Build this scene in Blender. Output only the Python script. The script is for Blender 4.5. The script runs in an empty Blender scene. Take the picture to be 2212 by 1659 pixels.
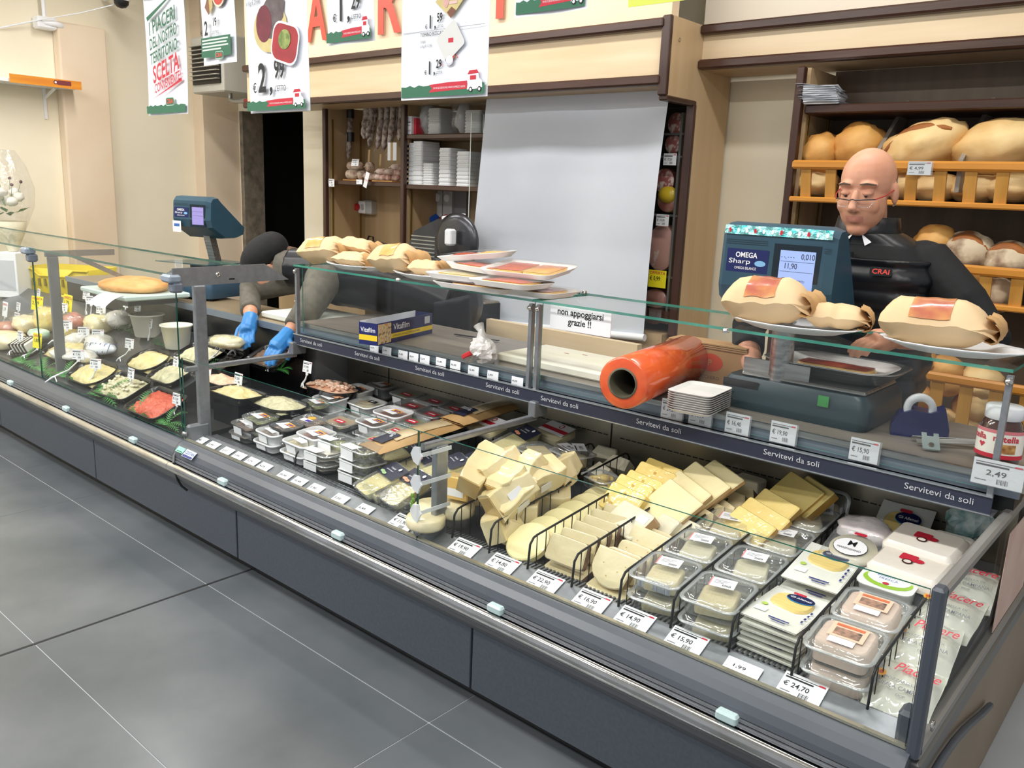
import bpy, bmesh, math, random
from mathutils import Vector as V, Matrix as MX, Euler, noise as mnoise
PI = math.pi
random.seed(7)
SC = bpy.context.scene
COL = SC.collection
# ------------------------------------------------------------------ camera
W, H, F = 2212, 1659, 1823.57
YAW, PITCH, ROLL = 0.70861, 0.2244, 0.0411
CAM = V((4.529, -1.4816, 1.4788))
_fw = V((-math.sin(YAW)*math.cos(PITCH), math.cos(YAW)*math.cos(PITCH), -math.sin(PITCH)))
_rt = V((math.cos(YAW), math.sin(YAW), 0)); _up = _rt.cross(_fw)
_r2 = _rt*math.cos(ROLL)+_up*math.sin(ROLL); _u2 = _up*math.cos(ROLL)-_rt*math.sin(ROLL)
cd = bpy.data.cameras.new('camera'); cam = bpy.data.objects.new('camera', cd); COL.objects.link(cam)
cd.sensor_width = 36; cd.lens = F*36/W; cd.clip_start = 0.05
cam.matrix_world = MX(((_r2.x, _u2.x, -_fw.x, CAM.x), (_r2.y, _u2.y, -_fw.y, CAM.y), (_r2.z, _u2.z, -_fw.z, CAM.z), (0, 0, 0, 1)))
SC.camera = cam
def at(u, v, **k):
    """surveying helper: where the sight line through a photo point meets a known plane of the room"""
    d = _fw+_r2*((u-W/2)/F)-_u2*((v-H/2)/F)
    a, val = list(k.items())[0]; i = 'xyz'.index(a)
    return CAM+d*((val-CAM[i])/d[i])
# ------------------------------------------------------------------ world, exposure
SC.view_settings.view_transform = 'Standard'; SC.view_settings.look = 'None'
SC.view_settings.exposure = 0.22; SC.view_settings.gamma = 1.0; SC.view_settings.use_curve_mapping = False
wd = bpy.data.worlds.new('shop_light'); SC.world = wd; wd.use_nodes = True
wd.node_tree.nodes['Background'].inputs[0].default_value = (0.93, 0.96, 1, 1)
wd.node_tree.nodes['Background'].inputs[1].default_value = 0.42
CEIL = 3.05
LAMPS = [(-1.6, -0.75), (0.4, -0.75), (2.4, -0.75), (4.4, -0.75), (-0.6, 1.15), (1.5, 1.15), (3.6, 1.15), (-1.0, -2.1), (1.0, -2.1), (4.0, -2.6)]
LAMP_W = 30.0
# ------------------------------------------------------------------ materials
MATS = {}
def _n(nt, t, x=0, y=0):
    n = nt.nodes.new(t); n.location = (x, y); return n
def rgb(h):
    if isinstance(h, str):
        h = h.lstrip('#'); c = [int(h[i:i+2], 16)/255 for i in (0, 2, 4)]
        return tuple(((x/12.92) if x <= .04045 else ((x+.055)/1.055)**2.4) for x in c)
    return h
def mat(name, c1, c2=None, scale=8, rough=.5, metal=0, bump=0, bscale=None, coat=0, spec=.5, stretch=None, det=4, lo=.35, hi=.65, emit=0, alpha=1, sss=0, world=False, ior=1.45, kind='noise', c3=None):
    if name in MATS: return MATS[name]
    m = bpy.data.materials.new(name); m.use_nodes = True; nt = m.node_tree; p = nt.nodes['Principled BSDF']; MATS[name] = m
    c1 = rgb(c1); p.inputs['Base Color'].default_value = (*c1, 1); p.inputs['Roughness'].default_value = rough
    p.inputs['Metallic'].default_value = metal; p.inputs['Specular IOR Level'].default_value = spec
    p.inputs['Coat Weight'].default_value = coat; p.inputs['Coat Roughness'].default_value = .08
    if sss: p.inputs['Subsurface Weight'].default_value = sss; p.inputs['Subsurface Radius'].default_value = (.02, .01, .006); p.inputs['Subsurface Scale'].default_value = .3
    if emit: p.inputs['Emission Color'].default_value = (*c1, 1); p.inputs['Emission Strength'].default_value = emit
    if alpha < 1: p.inputs['Alpha'].default_value = alpha
    if c2 is not None or bump:
        if world: src = _n(nt, 'ShaderNodeNewGeometry').outputs['Position']
        else: src = _n(nt, 'ShaderNodeTexCoord').outputs['Object']
        mp = _n(nt, 'ShaderNodeMapping'); nt.links.new(src, mp.inputs[0])
        if stretch: mp.inputs['Scale'].default_value = stretch
        src = mp.outputs[0]
    if c2 is not None:
        if kind == 'vor':
            tx = _n(nt, 'ShaderNodeTexVoronoi'); tx.inputs['Scale'].default_value = scale; out = tx.outputs['Distance']
        else:
            tx = _n(nt, 'ShaderNodeTexNoise'); tx.inputs['Scale'].default_value = scale; tx.inputs['Detail'].default_value = det; out = tx.outputs['Fac']
        nt.links.new(src, tx.inputs['Vector'])
        cr = _n(nt, 'ShaderNodeValToRGB'); e = cr.color_ramp.elements
        e[0].position = lo; e[0].color = (*c1, 1); e[1].position = hi; e[1].color = (*rgb(c2), 1)
        if c3 is not None:
            el = e.new((lo+hi)/2); el.color = (*rgb(c3), 1)
        nt.links.new(out, cr.inputs[0]); nt.links.new(cr.outputs[0], p.inputs['Base Color'])
    if bump:
        t2 = _n(nt, 'ShaderNodeTexNoise'); t2.inputs['Scale'].default_value = bscale or scale; t2.inputs['Detail'].default_value = 3
        nt.links.new(src, t2.inputs['Vector']); bp = _n(nt, 'ShaderNodeBump'); bp.inputs['Strength'].default_value = bump; bp.inputs['Distance'].default_value = .01
        nt.links.new(t2.outputs['Fac'], bp.inputs['Height'])
        nt.links.new(bp.outputs[0], p.inputs['Coat Normal' if coat else 'Normal'])
        if coat: nt.links.new(bp.outputs[0], p.inputs['Normal'])
    return m
def clear(name, tint=(1, 1, 1), gloss=.06, rough=.03, edge=.5, body=0.0, bodycol=(.9, .93, .92), bump=0, bscale=30):
    """thin clear sheet: light goes straight through, the rest mirrors or scatters"""
    if name in MATS: return MATS[name]
    m = bpy.data.materials.new(name); m.use_nodes = True; nt = m.node_tree; nt.nodes.clear(); MATS[name] = m
    o = _n(nt, 'ShaderNodeOutputMaterial'); tr = _n(nt, 'ShaderNodeBsdfTransparent'); gl = _n(nt, 'ShaderNodeBsdfGlossy'); mx = _n(nt, 'ShaderNodeMixShader')
    tr.inputs[0].default_value = (*tint, 1); gl.inputs['Roughness'].default_value = rough
    lw = _n(nt, 'ShaderNodeLayerWeight'); lw.inputs[0].default_value = .25
    mm = _n(nt, 'ShaderNodeMath'); mm.operation = 'MULTIPLY_ADD'; mm.inputs[1].default_value = edge; mm.inputs[2].default_value = gloss
    nt.links.new(lw.outputs['Facing'], mm.inputs[0]); 
    pw = _n(nt, 'ShaderNodeMath'); pw.operation = 'POWER'; pw.inputs[1].default_value = 3.0
    nt.links.new(lw.outputs['Facing'], pw.inputs[0]); nt.links.new(pw.outputs[0], mm.inputs[0])
    nt.links.new(mm.outputs[0], mx.inputs[0]); nt.links.new(tr.outputs[0], mx.inputs[1]); nt.links.new(gl.outputs[0], mx.inputs[2])
    if bump:
        tc = _n(nt, 'ShaderNodeTexCoord'); t2 = _n(nt, 'ShaderNodeTexNoise'); t2.inputs['Scale'].default_value = bscale
        nt.links.new(tc.outputs['Object'], t2.inputs['Vector']); bp = _n(nt, 'ShaderNodeBump'); bp.inputs['Strength'].default_value = bump; bp.inputs['Distance'].default_value = .01
        nt.links.new(t2.outputs['Fac'], bp.inputs['Height']); nt.links.new(bp.outputs[0], gl.inputs['Normal']); 
    last = mx.outputs[0]
    if body:
        df = _n(nt, 'ShaderNodeBsdfDiffuse'); df.inputs[0].default_value = (*bodycol, 1); m2 = _n(nt, 'ShaderNodeMixShader'); m2.inputs[0].default_value = body
        nt.links.new(last, m2.inputs[1]); nt.links.new(df.outputs[0], m2.inputs[2]); last = m2.outputs[0]
    nt.links.new(last, o.inputs[0]); return m
def wood(name, c1, c2, axis='z', scale=3, rough=.45, bump=.05):
    st = {'z': (6, 6, .5), 'x': (.5, 6, 6), 'y': (6, .5, 6)}[axis]
    return mat(name, c1, c2, scale=scale, rough=rough, stretch=st, det=6, lo=.3, hi=.7, bump=bump, bscale=scale*2, world=True)
# ------------------------------------------------------------------ mesh builder
_txt = {}
def text_mesh(s, bold=0, res=3):
    k = (s, bold, res)
    if k in _txt: return _txt[k]
    cu = bpy.data.curves.new('t', 'FONT'); cu.body = s; cu.size = 1; cu.resolution_u = res; cu.offset = bold; cu.align_x = 'LEFT'
    ob = bpy.data.objects.new('t', cu); me = bpy.data.meshes.new_from_object(ob)
    vs = [tuple(v.co) for v in me.vertices]; fs = [tuple(p.vertices) for p in me.polygons]
    bpy.data.objects.remove(ob); bpy.data.curves.remove(cu); bpy.data.meshes.remove(me)
    w = max((v[0] for v in vs), default=0)
    _txt[k] = (vs, fs, w); return _txt[k]
def T(x=0, y=0, z=0, rx=0, ry=0, rz=0): return MX.Translation((x, y, z)) @ Euler((rx, ry, rz)).to_matrix().to_4x4()
FACE = Euler((PI/2, 0, 0)).to_matrix().to_4x4()      # drawing plane xy -> xz, facing -y
class B:
    def __init__(s): s.v = []; s.f = []; s.m = []; s.s = []; s.mats = []
    def mi(s, m):
        if m not in s.mats: s.mats.append(m)
        return s.mats.index(m)
    def add(s, vs, fs, m, X=None, smooth=False):
        o = len(s.v); k = s.mi(m)
        s.v += [tuple(X @ V(p)) if X is not None else tuple(p) for p in vs]
        for f in fs: s.f.append(tuple(i+o for i in f)); s.m.append(k); s.s.append(smooth)
        return s
    def box(s, c, d, m, X=None, bev=0):
        x, y, z = d[0]/2, d[1]/2, d[2]/2
        if bev:
            b = min(bev, x*.9, y*.9, z*.9)
            return s.rl([(-z, x-b, y-b, b*.2), (-z+b, x, y, b), (z-b, x, y, b), (z, x-b, y-b, b*.2)], m, (X or MX()) @ T(*c), n=2, smooth=False)
        vs = [(c[0]+a*x, c[1]+b*y, c[2]+e*z) for a in (-1, 1) for b in (-1, 1) for e in (-1, 1)]
        return s.add(vs, [(0, 1, 3, 2), (4, 6, 7, 5), (0, 4, 5, 1), (2, 3, 7, 6), (0, 2, 6, 4), (1, 5, 7, 3)], m, X)
    def bar(s, a, b, w, h, m, up=(0, 0, 1)):
        a, b = V(a), V(b); d = (b-a); L = d.length; d.normalize(); up = V(up)
        if abs(d.dot(up)) > .95: up = V((0, 1, 0))
        r = d.cross(up).normalized(); u = r.cross(d)
        X = MX(((d.x, r.x, u.x, (a.x+b.x)/2), (d.y, r.y, u.y, (a.y+b.y)/2), (d.z, r.z, u.z, (a.z+b.z)/2), (0, 0, 0, 1)))
        return s.box((0, 0, 0), (L, w, h), m, X)
    def rl(s, secs, m, X=None, n=4, smooth=True, cap=(1, 1), close=False):
        """loft of rounded rectangles: (z, hx, hy, r[, ox, oy])"""
        vs = []; N = 4*(n+1)
        for q in secs:
            z, hx, hy, r = q[:4]; ox, oy = q[4:6] if len(q) > 4 else (0, 0); r = min(r, hx, hy)
            for (sx, sy, a0) in ((1, 1, 0), (-1, 1, PI/2), (-1, -1, PI), (1, -1, PI*1.5)):
                for i in range(n+1):
                    a = a0+PI/2*i/n; vs.append((ox+sx*(hx-r)+r*math.cos(a), oy+sy*(hy-r)+r*math.sin(a), z))
        fs = []
        for j in range(len(secs)-1):
            for i in range(N): fs.append((j*N+i, j*N+(i+1) % N, (j+1)*N+(i+1) % N, (j+1)*N+i))
        s.add(vs, fs, m, X, smooth)
        if cap[0]: s.add(vs[:N], [tuple(range(N))[::-1]], m, X)
        if cap[1]: s.add(vs[-N:], [tuple(range(N))], m, X)
        return s
    def lathe(s, prof, m, X=None, n=20, smooth=True, sx=1, sy=1, cap=True):
        vs = [(r*math.cos(2*PI*i/n)*sx, r*math.sin(2*PI*i/n)*sy, z) for r, z in prof for i in range(n)]
        fs = [(j*n+i, j*n+(i+1) % n, (j+1)*n+(i+1) % n, (j+1)*n+i) for j in range(len(prof)-1) for i in range(n)]
        s.add(vs, fs, m, X, smooth)
        if cap and prof[0][0] > 1e-5: s.add(vs[:n], [tuple(range(n))[::-1]], m, X)
        if cap and prof[-1][0] > 1e-5: s.add(vs[-n:], [tuple(range(n))], m, X)
        return s
    def tube(s, pts, r, m, n=6, X=None, closed=False, smooth=True):
        pts = [V(p) for p in pts]; L = len(pts); vs = []; pn = None
        for i, p in enumerate(pts):
            if closed: d = pts[(i+1) % L]-pts[i-1]
            else: d = pts[min(i+1, L-1)]-pts[max(i-1, 0)]
            if d.length < 1e-9: d = V((0, 0, 1))
            d.normalize()
            if pn is None: pn = d.orthogonal().normalized()
            else:
                pn = pn-d*pn.dot(d); pn = pn.normalized() if pn.length > 1e-6 else d.orthogonal().normalized()
            q = d.cross(pn); rr = r[i] if isinstance(r, (list, tuple)) else r
            for k in range(n):
                a = 2*PI*k/n; vs.append(p+pn*(rr*math.cos(a))+q*(rr*math.sin(a)))
        fs = [(j*n+i, j*n+(i+1) % n, (j+1)*n+(i+1) % n, (j+1)*n+i) for j in range(L-1) for i in range(n)]
        if closed: fs += [((L-1)*n+i, (L-1)*n+(i+1) % n, (i+1) % n, i) for i in range(n)]
        s.add(vs, fs, m, X, smooth)
        if not closed: s.add(vs[:n], [tuple(range(n))[::-1]], m, X); s.add(vs[-n:], [tuple(range(n))], m, X)
        return s
    def ell(s, c, r, m, X=None, nu=16, nv=10, jit=0, seed=0, smooth=True, pw=1):
        vs = []
        for j in range(nv+1):
            t = -PI/2+PI*j/nv
            for i in range(nu):
                a = 2*PI*i/nu; ct = math.cos(t)
                x, y, z = ct*math.cos(a), ct*math.sin(a), math.sin(t)
                if pw != 1: x, y = [math.copysign(abs(q)**pw, q) for q in (x, y)]
                k = 1
                if jit: k = 1+jit*mnoise.noise(V((x*2.2+seed*7.1, y*2.2+seed*3.3, z*2.2)))
                vs.append((c[0]+r[0]*x*k, c[1]+r[1]*y*k, c[2]+r[2]*z*k))
        fs = [(j*nu+i, j*nu+(i+1) % nu, (j+1)*nu+(i+1) % nu, (j+1)*nu+i) for j in range(nv) for i in range(nu)]
        return s.add(vs, fs, m, X, smooth)
    def prism(s, poly, z0, z1, m, X=None, side=None):
        n = len(poly); vs = [(p[0], p[1], z0) for p in poly]+[(p[0], p[1], z1) for p in poly]
        s.add(vs, [tuple(range(n))[::-1], tuple(range(n, 2*n))], m, X)
        return s.add(vs, [(i, (i+1) % n, n+(i+1) % n, n+i) for i in range(n)], side or m, X)
    def profile(s, prof, x0, x1, m, smooth=False, closed=True):
        """(y,z) outline swept along x"""
        n = len(prof); vs = [(x0, y, z) for y, z in prof]+[(x1, y, z) for y, z in prof]
        s.add(vs, [(i, n+i, n+(i+1) % n, (i+1) % n) for i in range(n if closed else n-1)], m, None, smooth)
        if closed: s.add(vs, [tuple(range(n)), tuple(range(2*n-1, n-1, -1))], m)
        return s
    def poly(s, pts, m, X=None): return s.add([(p[0], p[1], p[2] if len(p) > 2 else 0) for p in pts], [tuple(range(len(pts)))], m, X)
    def rect(s, x0, y0, x1, y1, m, X=None, z=0): return s.poly([(x0, y0, z), (x1, y0, z), (x1, y1, z), (x0, y1, z)], m, X)
    def disc(s, c, rx, ry, m, X=None, n=20, z=0): return s.poly([(c[0]+rx*math.cos(2*PI*i/n), c[1]+ry*math.sin(2*PI*i/n), z) for i in range(n)], m, X)
    def text(s, t, size, m, X=None, al='L', bold=0, sx=1, res=3, width=None):
        vs, fs, w = text_mesh(t, bold, res)
        if width and w: sx = width/(w*size)
        o = {'L': 0, 'C': -w/2, 'R': -w}[al]
        return s.add([((v[0]+o)*size*sx, v[1]*size, 0) for v in vs], fs, m, X)
    def grid(s, fn, nu, nv, m, X=None, smooth=True):
        vs = [fn(i/nu, j/nv) for j in range(nv+1) for i in range(nu+1)]
        fs = [(j*(nu+1)+i, j*(nu+1)+i+1, (j+1)*(nu+1)+i+1, (j+1)*(nu+1)+i) for j in range(nv) for i in range(nu)]
        return s.add(vs, fs, m, X, smooth)
    def mesh(s, name):
        me = bpy.data.meshes.new(name); me.from_pydata(s.v, [], s.f)
        for m in s.mats: me.materials.append(m)
        me.polygons.foreach_set('material_index', s.m); me.polygons.foreach_set('use_smooth', s.s); me.update(); return me
    def obj(s, name, parent=None, X=None): return link(name, s.mesh(name), parent, X)
def link(name, me, parent=None, X=None):
    o = bpy.data.objects.new(name, me); COL.objects.link(o)
    if parent is not None: o.parent = parent
    if X is not None: o.matrix_basis = X if isinstance(X, MX) else MX.Translation(X)
    return o
def tag(o, label, cat, group=None, kind=None):
    if label: o['label'] = label
    if cat: o['category'] = cat
    if group: o['group'] = group
    if kind: o['kind'] = kind
    return o
def thing(name, label, cat, X=None, group=None):
    if X is None: X = MX()
    elif not isinstance(X, MX): X = MX.Translation(X)
    o = bpy.data.objects.new(name, None); COL.objects.link(o); o.matrix_basis = X; o.empty_display_size = .05
    return tag(o, label, cat, group)
def struct(o): o['kind'] = 'structure'; return o
def copy_tree(o, X=None, label=None):
    c = o.copy(); COL.objects.link(c)
    if X is not None: c.matrix_basis = X if isinstance(X, MX) else MX.Translation(X)
    if label: c['label'] = label
    for ch in o.children:
        d = ch.copy(); COL.objects.link(d); d.parent = c
        for g in ch.children:
            e = g.copy(); COL.objects.link(e); e.parent = d
    return c
def part_label(o, t): o['label'] = t; return o
# common materials
WHITE = mat('white_plastic', '#eef0f2', rough=.35)
PAPER = mat('white_paper', '#f3f5f8', rough=.6)
INK = mat('black_ink', '#15161a', rough=.6)
GREYINK = mat('grey_ink', '#7d8088', rough=.6)
REDINK = mat('red_ink', '#c8243a', rough=.6)
GREENINK = mat('green_ink', '#2c6b4f', rough=.6)
YELLOW = mat('yellow_paper', '#f5e623', rough=.6)
ALU = mat('anodised_aluminium', '#8e9297', '#9a9ea3', scale=40, rough=.38, metal=.65, spec=.4)
ALUD = mat('grey_painted_steel', '#7b7f84', rough=.45, metal=.35)
STEEL = mat('brushed_steel', '#b3b4b3', '#8f8f8d', scale=12, rough=.3, metal=.9, stretch=(.4, 8, 8))
CHROME = mat('chrome', '#d8d8d8', '#b9b6b0', scale=20, rough=.12, metal=1, bump=.04, bscale=60, stretch=(.3, 1, 1))
BLACK = mat('black_plastic', '#141517', rough=.35)
WIRE = mat('black_wire', '#0d0e10', rough=.4)
GLASS = clear('clear_glass', tint=(.985, .995, .99), gloss=.03, edge=.35)
EDGE = mat('green_glass_edge', '#2f7d6c', '#4c9d8a', scale=6, rough=.08, spec=.8, alpha=.9)
EDGED = mat('dark_glass_edge', '#12493f', '#1d5f52', scale=6, rough=.08, spec=.8)
CLEAR = clear('clear_plastic', tint=(.96, .97, .97), gloss=.12, edge=.8, rough=.08, body=.07, bump=.25, bscale=40)
RIM = clear('clear_rim', tint=(.95, .97, .97), gloss=.3, edge=.6, rough=.12, body=.3, bodycol=(.85, .88, .88))
FILM = clear('cling_film', tint=(.98, .98, .98), gloss=.1, edge=.6, rough=.1, body=.04, bump=.6, bscale=45)
FROST = clear('frosted_plastic', tint=(.95, .97, .97), gloss=.06, edge=.5, rough=.3, body=.45, bodycol=(.82, .85, .86))
# ================================================================== THE SETTING
YB, XL = 2.5, -2.12
M_WALL = mat('cream_wall_paint', '#efe5cc', '#f3ead3', scale=2.2, rough=.75, bump=.06, bscale=60, world=True)
M_PILL = mat('beige_pilaster_paint', '#e2cdb2', '#e7d5bd', scale=2.5, rough=.75, bump=.06, bscale=60, world=True)
M_GROUT = mat('pale_grout', '#a9adb0', rough=.8)
M_TILE = mat('grey_stone_tile', '#50565a', '#6f7376', scale=1.7, rough=.27, spec=.95, bump=.04, bscale=9, det=9, lo=.3, hi=.72, world=True, c3='#5f6468')
M_DARKJ = mat('dark_joint', '#1d1e20', rough=.7)
# floor: slab + tiles on a 60 cm grid with the dark expansion joint at x = 1.8
b = B(); b.box((1, -0.2, -.0265), (9, 7.4, .05), M_GROUT); floor = struct(b.obj('floor'))
b = B(); b.rl([(0, .2985, .2985, .002), (.0045, .2985, .2985, .002), (.005, .298, .298, .002)], M_TILE, n=1, smooth=False, cap=(0, 1)); tile_me = b.mesh('tile')
for i in range(-4, 9):
    for j in range(-5, 1):
        sh = 0.0
        o = link('tile', tile_me, floor, (i*.6+.3+(.004 if i == 3 else 0)-(.004 if i == 2 else 0), j*.6+.3+sh, -.005))
b = B(); b.box((1.8, -1.2, -.0025), (.011, 3.7, .006), M_DARKJ); b.obj('expansion_joint', floor)
# left wall with two pilasters
b = B(); b.box((XL-.1, 0.3, 1.5), (.2, 4.6, 3.2), M_WALL); struct(b.obj('wall_left'))
yp0, yp1 = at(130, 300, x=XL).y, at(237, 400, x=XL).y
zt = at(180, 54, x=XL+.1).z
b = B(); b.box((XL+.05, (yp0+yp1)/2, zt/2), (.1, yp1-yp0, zt), M_PILL, bev=.012); struct(b.obj('trim_1'))
P2 = at(520, 400, y=YB); y20 = at(445, 400, x=P2.x).y
b = B(); b.box(((XL+P2.x)/2, (y20+YB)/2, 1.5), (P2.x-XL, YB-y20, 3.1), M_PILL); struct(b.obj('trim_2'))
# back wall with a doorway to a dark store room
dx0, dx1 = P2.x+.02, at(655, 300, y=YB).x
dz = at(560, 244, y=YB).z+.02
b = B()
b.box(((dx0+dx1)/2, YB+.1, (dz+3.1)/2), (dx1-dx0, .2, 3.1-dz), M_WALL)
b.box(((dx1+6)/2, YB+.1, 1.55), (6-dx1, .2, 3.1), M_WALL)
b.box(((XL-.2+dx0)/2, YB+.1, 1.55), (dx0-XL+.2, .2, 3.1), M_WALL)
wb = struct(b.obj('wall_back'))
M_ROUGH = mat('bare_concrete_jamb', '#8d8272', '#6d6558', scale=14, rough=.9, bump=.5, bscale=25)
b = B(); b.box((dx0+.02, YB+.09, dz/2), (.05, .19, dz), M_ROUGH); struct(b.obj('trim_3'))
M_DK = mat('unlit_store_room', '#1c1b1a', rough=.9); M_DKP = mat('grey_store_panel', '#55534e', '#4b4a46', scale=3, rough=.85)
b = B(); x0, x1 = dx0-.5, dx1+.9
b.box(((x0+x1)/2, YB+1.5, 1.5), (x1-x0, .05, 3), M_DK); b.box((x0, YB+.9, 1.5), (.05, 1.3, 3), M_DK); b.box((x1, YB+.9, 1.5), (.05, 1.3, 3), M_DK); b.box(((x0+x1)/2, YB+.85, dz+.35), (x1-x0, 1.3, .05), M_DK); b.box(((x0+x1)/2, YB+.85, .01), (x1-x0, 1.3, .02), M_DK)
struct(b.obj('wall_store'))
zg = at(590, 318, y=YB+1.2).z; b = B()
n = 24; top = [(x0+.05+(x1-x0-.1)*i/n, zg+.012*math.sin(i*2.3)-.02*(i > 14)) for i in range(n+1)]
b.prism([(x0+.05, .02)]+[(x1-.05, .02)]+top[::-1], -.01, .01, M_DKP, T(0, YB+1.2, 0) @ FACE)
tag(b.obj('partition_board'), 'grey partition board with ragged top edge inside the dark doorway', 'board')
# ceiling and its strip lamps
M_CEIL = mat('white_ceiling', '#e9e7e2', rough=.8)
b = B(); b.box((1, -0.2, CEIL+.05), (9, 7.4, .1), M_CEIL); struct(b.obj('ceiling'))
M_TUBE = mat('lit_diffuser', '#fbfdff', emit=3.0)
for i, (x, y) in enumerate(LAMPS):
    t = thing('ceiling_lamp', '%s white strip lamp with lit diffuser under the ceiling' % ['first front', 'second front', 'third front', 'fourth front', 'first rear', 'second rear', 'third rear', 'left aisle', 'middle aisle', 'right aisle'][i], 'lamp', (x, y, CEIL), 'ceiling strip lamps')
    b = B(); b.box((0, 0, -.03), (1.5, .16, .06), WHITE, bev=.01); b.obj('housing', t)
    b = B(); b.box((0, 0, -.065), (1.46, .12, .012), M_TUBE); b.obj('diffuser', t)
    ld = bpy.data.lights.new('strip', 'AREA'); ld.shape = 'RECTANGLE'; ld.size = 1.45; ld.size_y = .14; ld.energy = LAMP_W*(.58 if y > 0 else 1.35 if y == -2.1 else .9); ld.color = (1, .975, .94)
    lo = bpy.data.objects.new('strip_light', ld); COL.objects.link(lo); lo.parent = t; lo.location = (0, 0, -.08)
# ------------------------------------------------------------------ fascias over the shelving
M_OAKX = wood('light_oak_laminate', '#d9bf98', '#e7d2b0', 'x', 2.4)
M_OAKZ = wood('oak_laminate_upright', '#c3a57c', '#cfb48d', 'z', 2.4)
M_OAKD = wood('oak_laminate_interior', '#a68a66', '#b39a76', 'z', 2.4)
M_WALN = wood('dark_walnut_edge', '#3a241c', '#4d3126', 'x', 4, rough=.3)
M_WALNZ = wood('dark_walnut_post', '#3a241c', '#4a2f25', 'z', 4, rough=.3)
YF = 1.9
PC = at(1440, 33, y=YF); XS = PC.x
zA1, zA0 = at(1200, 66, y=YF).z, at(1200, 196, y=YF).z
xfl = at(520, 160, y=YF+.03).x+.05
b = B(); zsb = zA1-.02
b.box(((xfl+XS)/2, YF+.07, (zsb+3.05)/2), (XS-xfl, .06, 3.05-zsb), mat('cream_sign_board', '#f3dfc2', '#f0d8b8', scale=1.2, rough=.6, world=True))
sign = tag(b.obj('sign_board'), 'cream sign board with large red letters above the oak fascia', 'sign')
M_LET = mat('orange_red_letter', '#e4533f', rough=.45); M_LETS = mat('pale_letter_side', '#e9cfae', rough=.5)
def letter(ch, u, v, h, wid=None):
    P = at(u, v, y=YF+.03); vs, fs, w = text_mesh(ch, .025, 6)
    b = B(); sx = (wid or w*h)/w
    for k, (yy, m) in enumerate(((0, M_LETS), (-.011, M_LET))):
        b.add([((q[0])*sx, q[1]*h, 0) for q in vs], fs, m, T(P.x, P.y+yy, P.z) @ FACE)
    o = b.obj('letter', sign)
letter('G', 612, 93, .42, .20); letter('A', 667, 88, .42, .20); letter('R', 815, 72, .48, .22); letter('D', 968, 48, .42, .3); letter('I', 1068, 37, .5, .07)
def fascia(name, x0, x1, y, z0, z1, label):
    t = thing(name, label, 'fascia', (0, 0, 0))
    b = B(); b.box(((x0+x1)/2, y+.03, (z0+z1)/2), (x1-x0, .03, z1-z0-.03), M_OAKX); b.obj('panel', t)
    for z in (z0+.02, z1-.02):
        b = B(); b.box(((x0+x1)/2, y, z), (x1-x0, .05, .042), M_WALN, bev=.008); b.obj('rail', t)
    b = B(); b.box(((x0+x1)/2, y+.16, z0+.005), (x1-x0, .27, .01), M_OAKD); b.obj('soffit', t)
    return t
fascia('oak_fascia', xfl+.05, XS, YF, zA0, zA1, 'light oak fascia with dark rails above the cured meat cabinet')
zB1, zB0 = at(1612, 46, y=2.17).z, at(1612, 144, y=2.17).z
fascia('oak_fascia', XS+.03, 4.9, 2.17, zB0, zB1, 'light oak fascia with dark rails above the bread shelves')
b = B(); b.box(((XS+5)/2, 2.26, (zB1+3.05)/2), (5-XS, .06, 3.05-zB1+.02), mat('cream_bulkhead', '#ecdfcb', '#efe4d2', scale=2, rough=.7, world=True)); struct(b.obj('wall_bulkhead'))
# stepped oak side panel between the two sections
t = thing('side_panel', 'stepped oak end panel with walnut edging beside the hanging white blind', 'panel', (0, 0, 0))
ys = at(1492, 213, x=XS).y; zs = at(1432, 208, x=XS).z; zt = PC.z
poly = [(YF, zs), (YF, zt), (YB-.02, zt), (YB-.02, 0), (ys, 0), (ys, zs)]
b = B(); b.prism([(p[0], p[1]) for p in poly], 0, .03, M_OAKZ, MX(((0, 0, 1, XS), (1, 0, 0, 0), (0, 1, 0, 0), (0, 0, 0, 1)))); b.obj('panel', t)
b = B(); b.box((XS+.012, YF-.004, (zs+zt)/2), (.046, .024, zt-zs), M_WALNZ, bev=.006); b.obj('edging', t)
b = B(); b.box((XS+.012, (YF+ys)/2, zs-.008), (.046, ys-YF, .024), M_WALN, bev=.006); b.obj('edging', t)
b = B(); b.box((XS+.012, ys-.008, zs/2+.4), (.046, .024, zs-.82), M_WALNZ, bev=.006); b.obj('edging', t)
b = B(); b.lathe([(.009, 0), (.009, .004), (.005, .004), (.004, .001)], M_OAKD, T(XS+.03, YF+.07, zt-.09, ry=PI/2), n=12); b.obj('screw_cap', t)
# ------------------------------------------------------------------ cured meat cabinet (left) with shelves
YC = 2.13
def X_(u, v, y): return at(u, v, y=y).x
t = cab = thing('wall_cabinet', 'tall oak wall cabinet with walnut posts holding sausages and plastic boxes', 'cabinet', (0, 0, 0))
xl, xm = X_(697, 300, YC), X_(873, 300, YC)
xr = XS-.02; ztop = zA0+.02
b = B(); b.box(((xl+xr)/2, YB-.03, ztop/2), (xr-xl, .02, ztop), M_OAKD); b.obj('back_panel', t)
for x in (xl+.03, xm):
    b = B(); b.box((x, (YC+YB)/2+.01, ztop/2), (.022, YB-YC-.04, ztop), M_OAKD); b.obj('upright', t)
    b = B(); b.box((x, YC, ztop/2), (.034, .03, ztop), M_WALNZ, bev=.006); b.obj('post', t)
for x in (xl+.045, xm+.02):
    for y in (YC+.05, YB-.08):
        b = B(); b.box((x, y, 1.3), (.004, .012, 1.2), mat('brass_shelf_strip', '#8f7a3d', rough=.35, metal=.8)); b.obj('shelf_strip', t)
zs1 = at(780, 392, y=YC).z; xe = xr-.02
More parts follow.
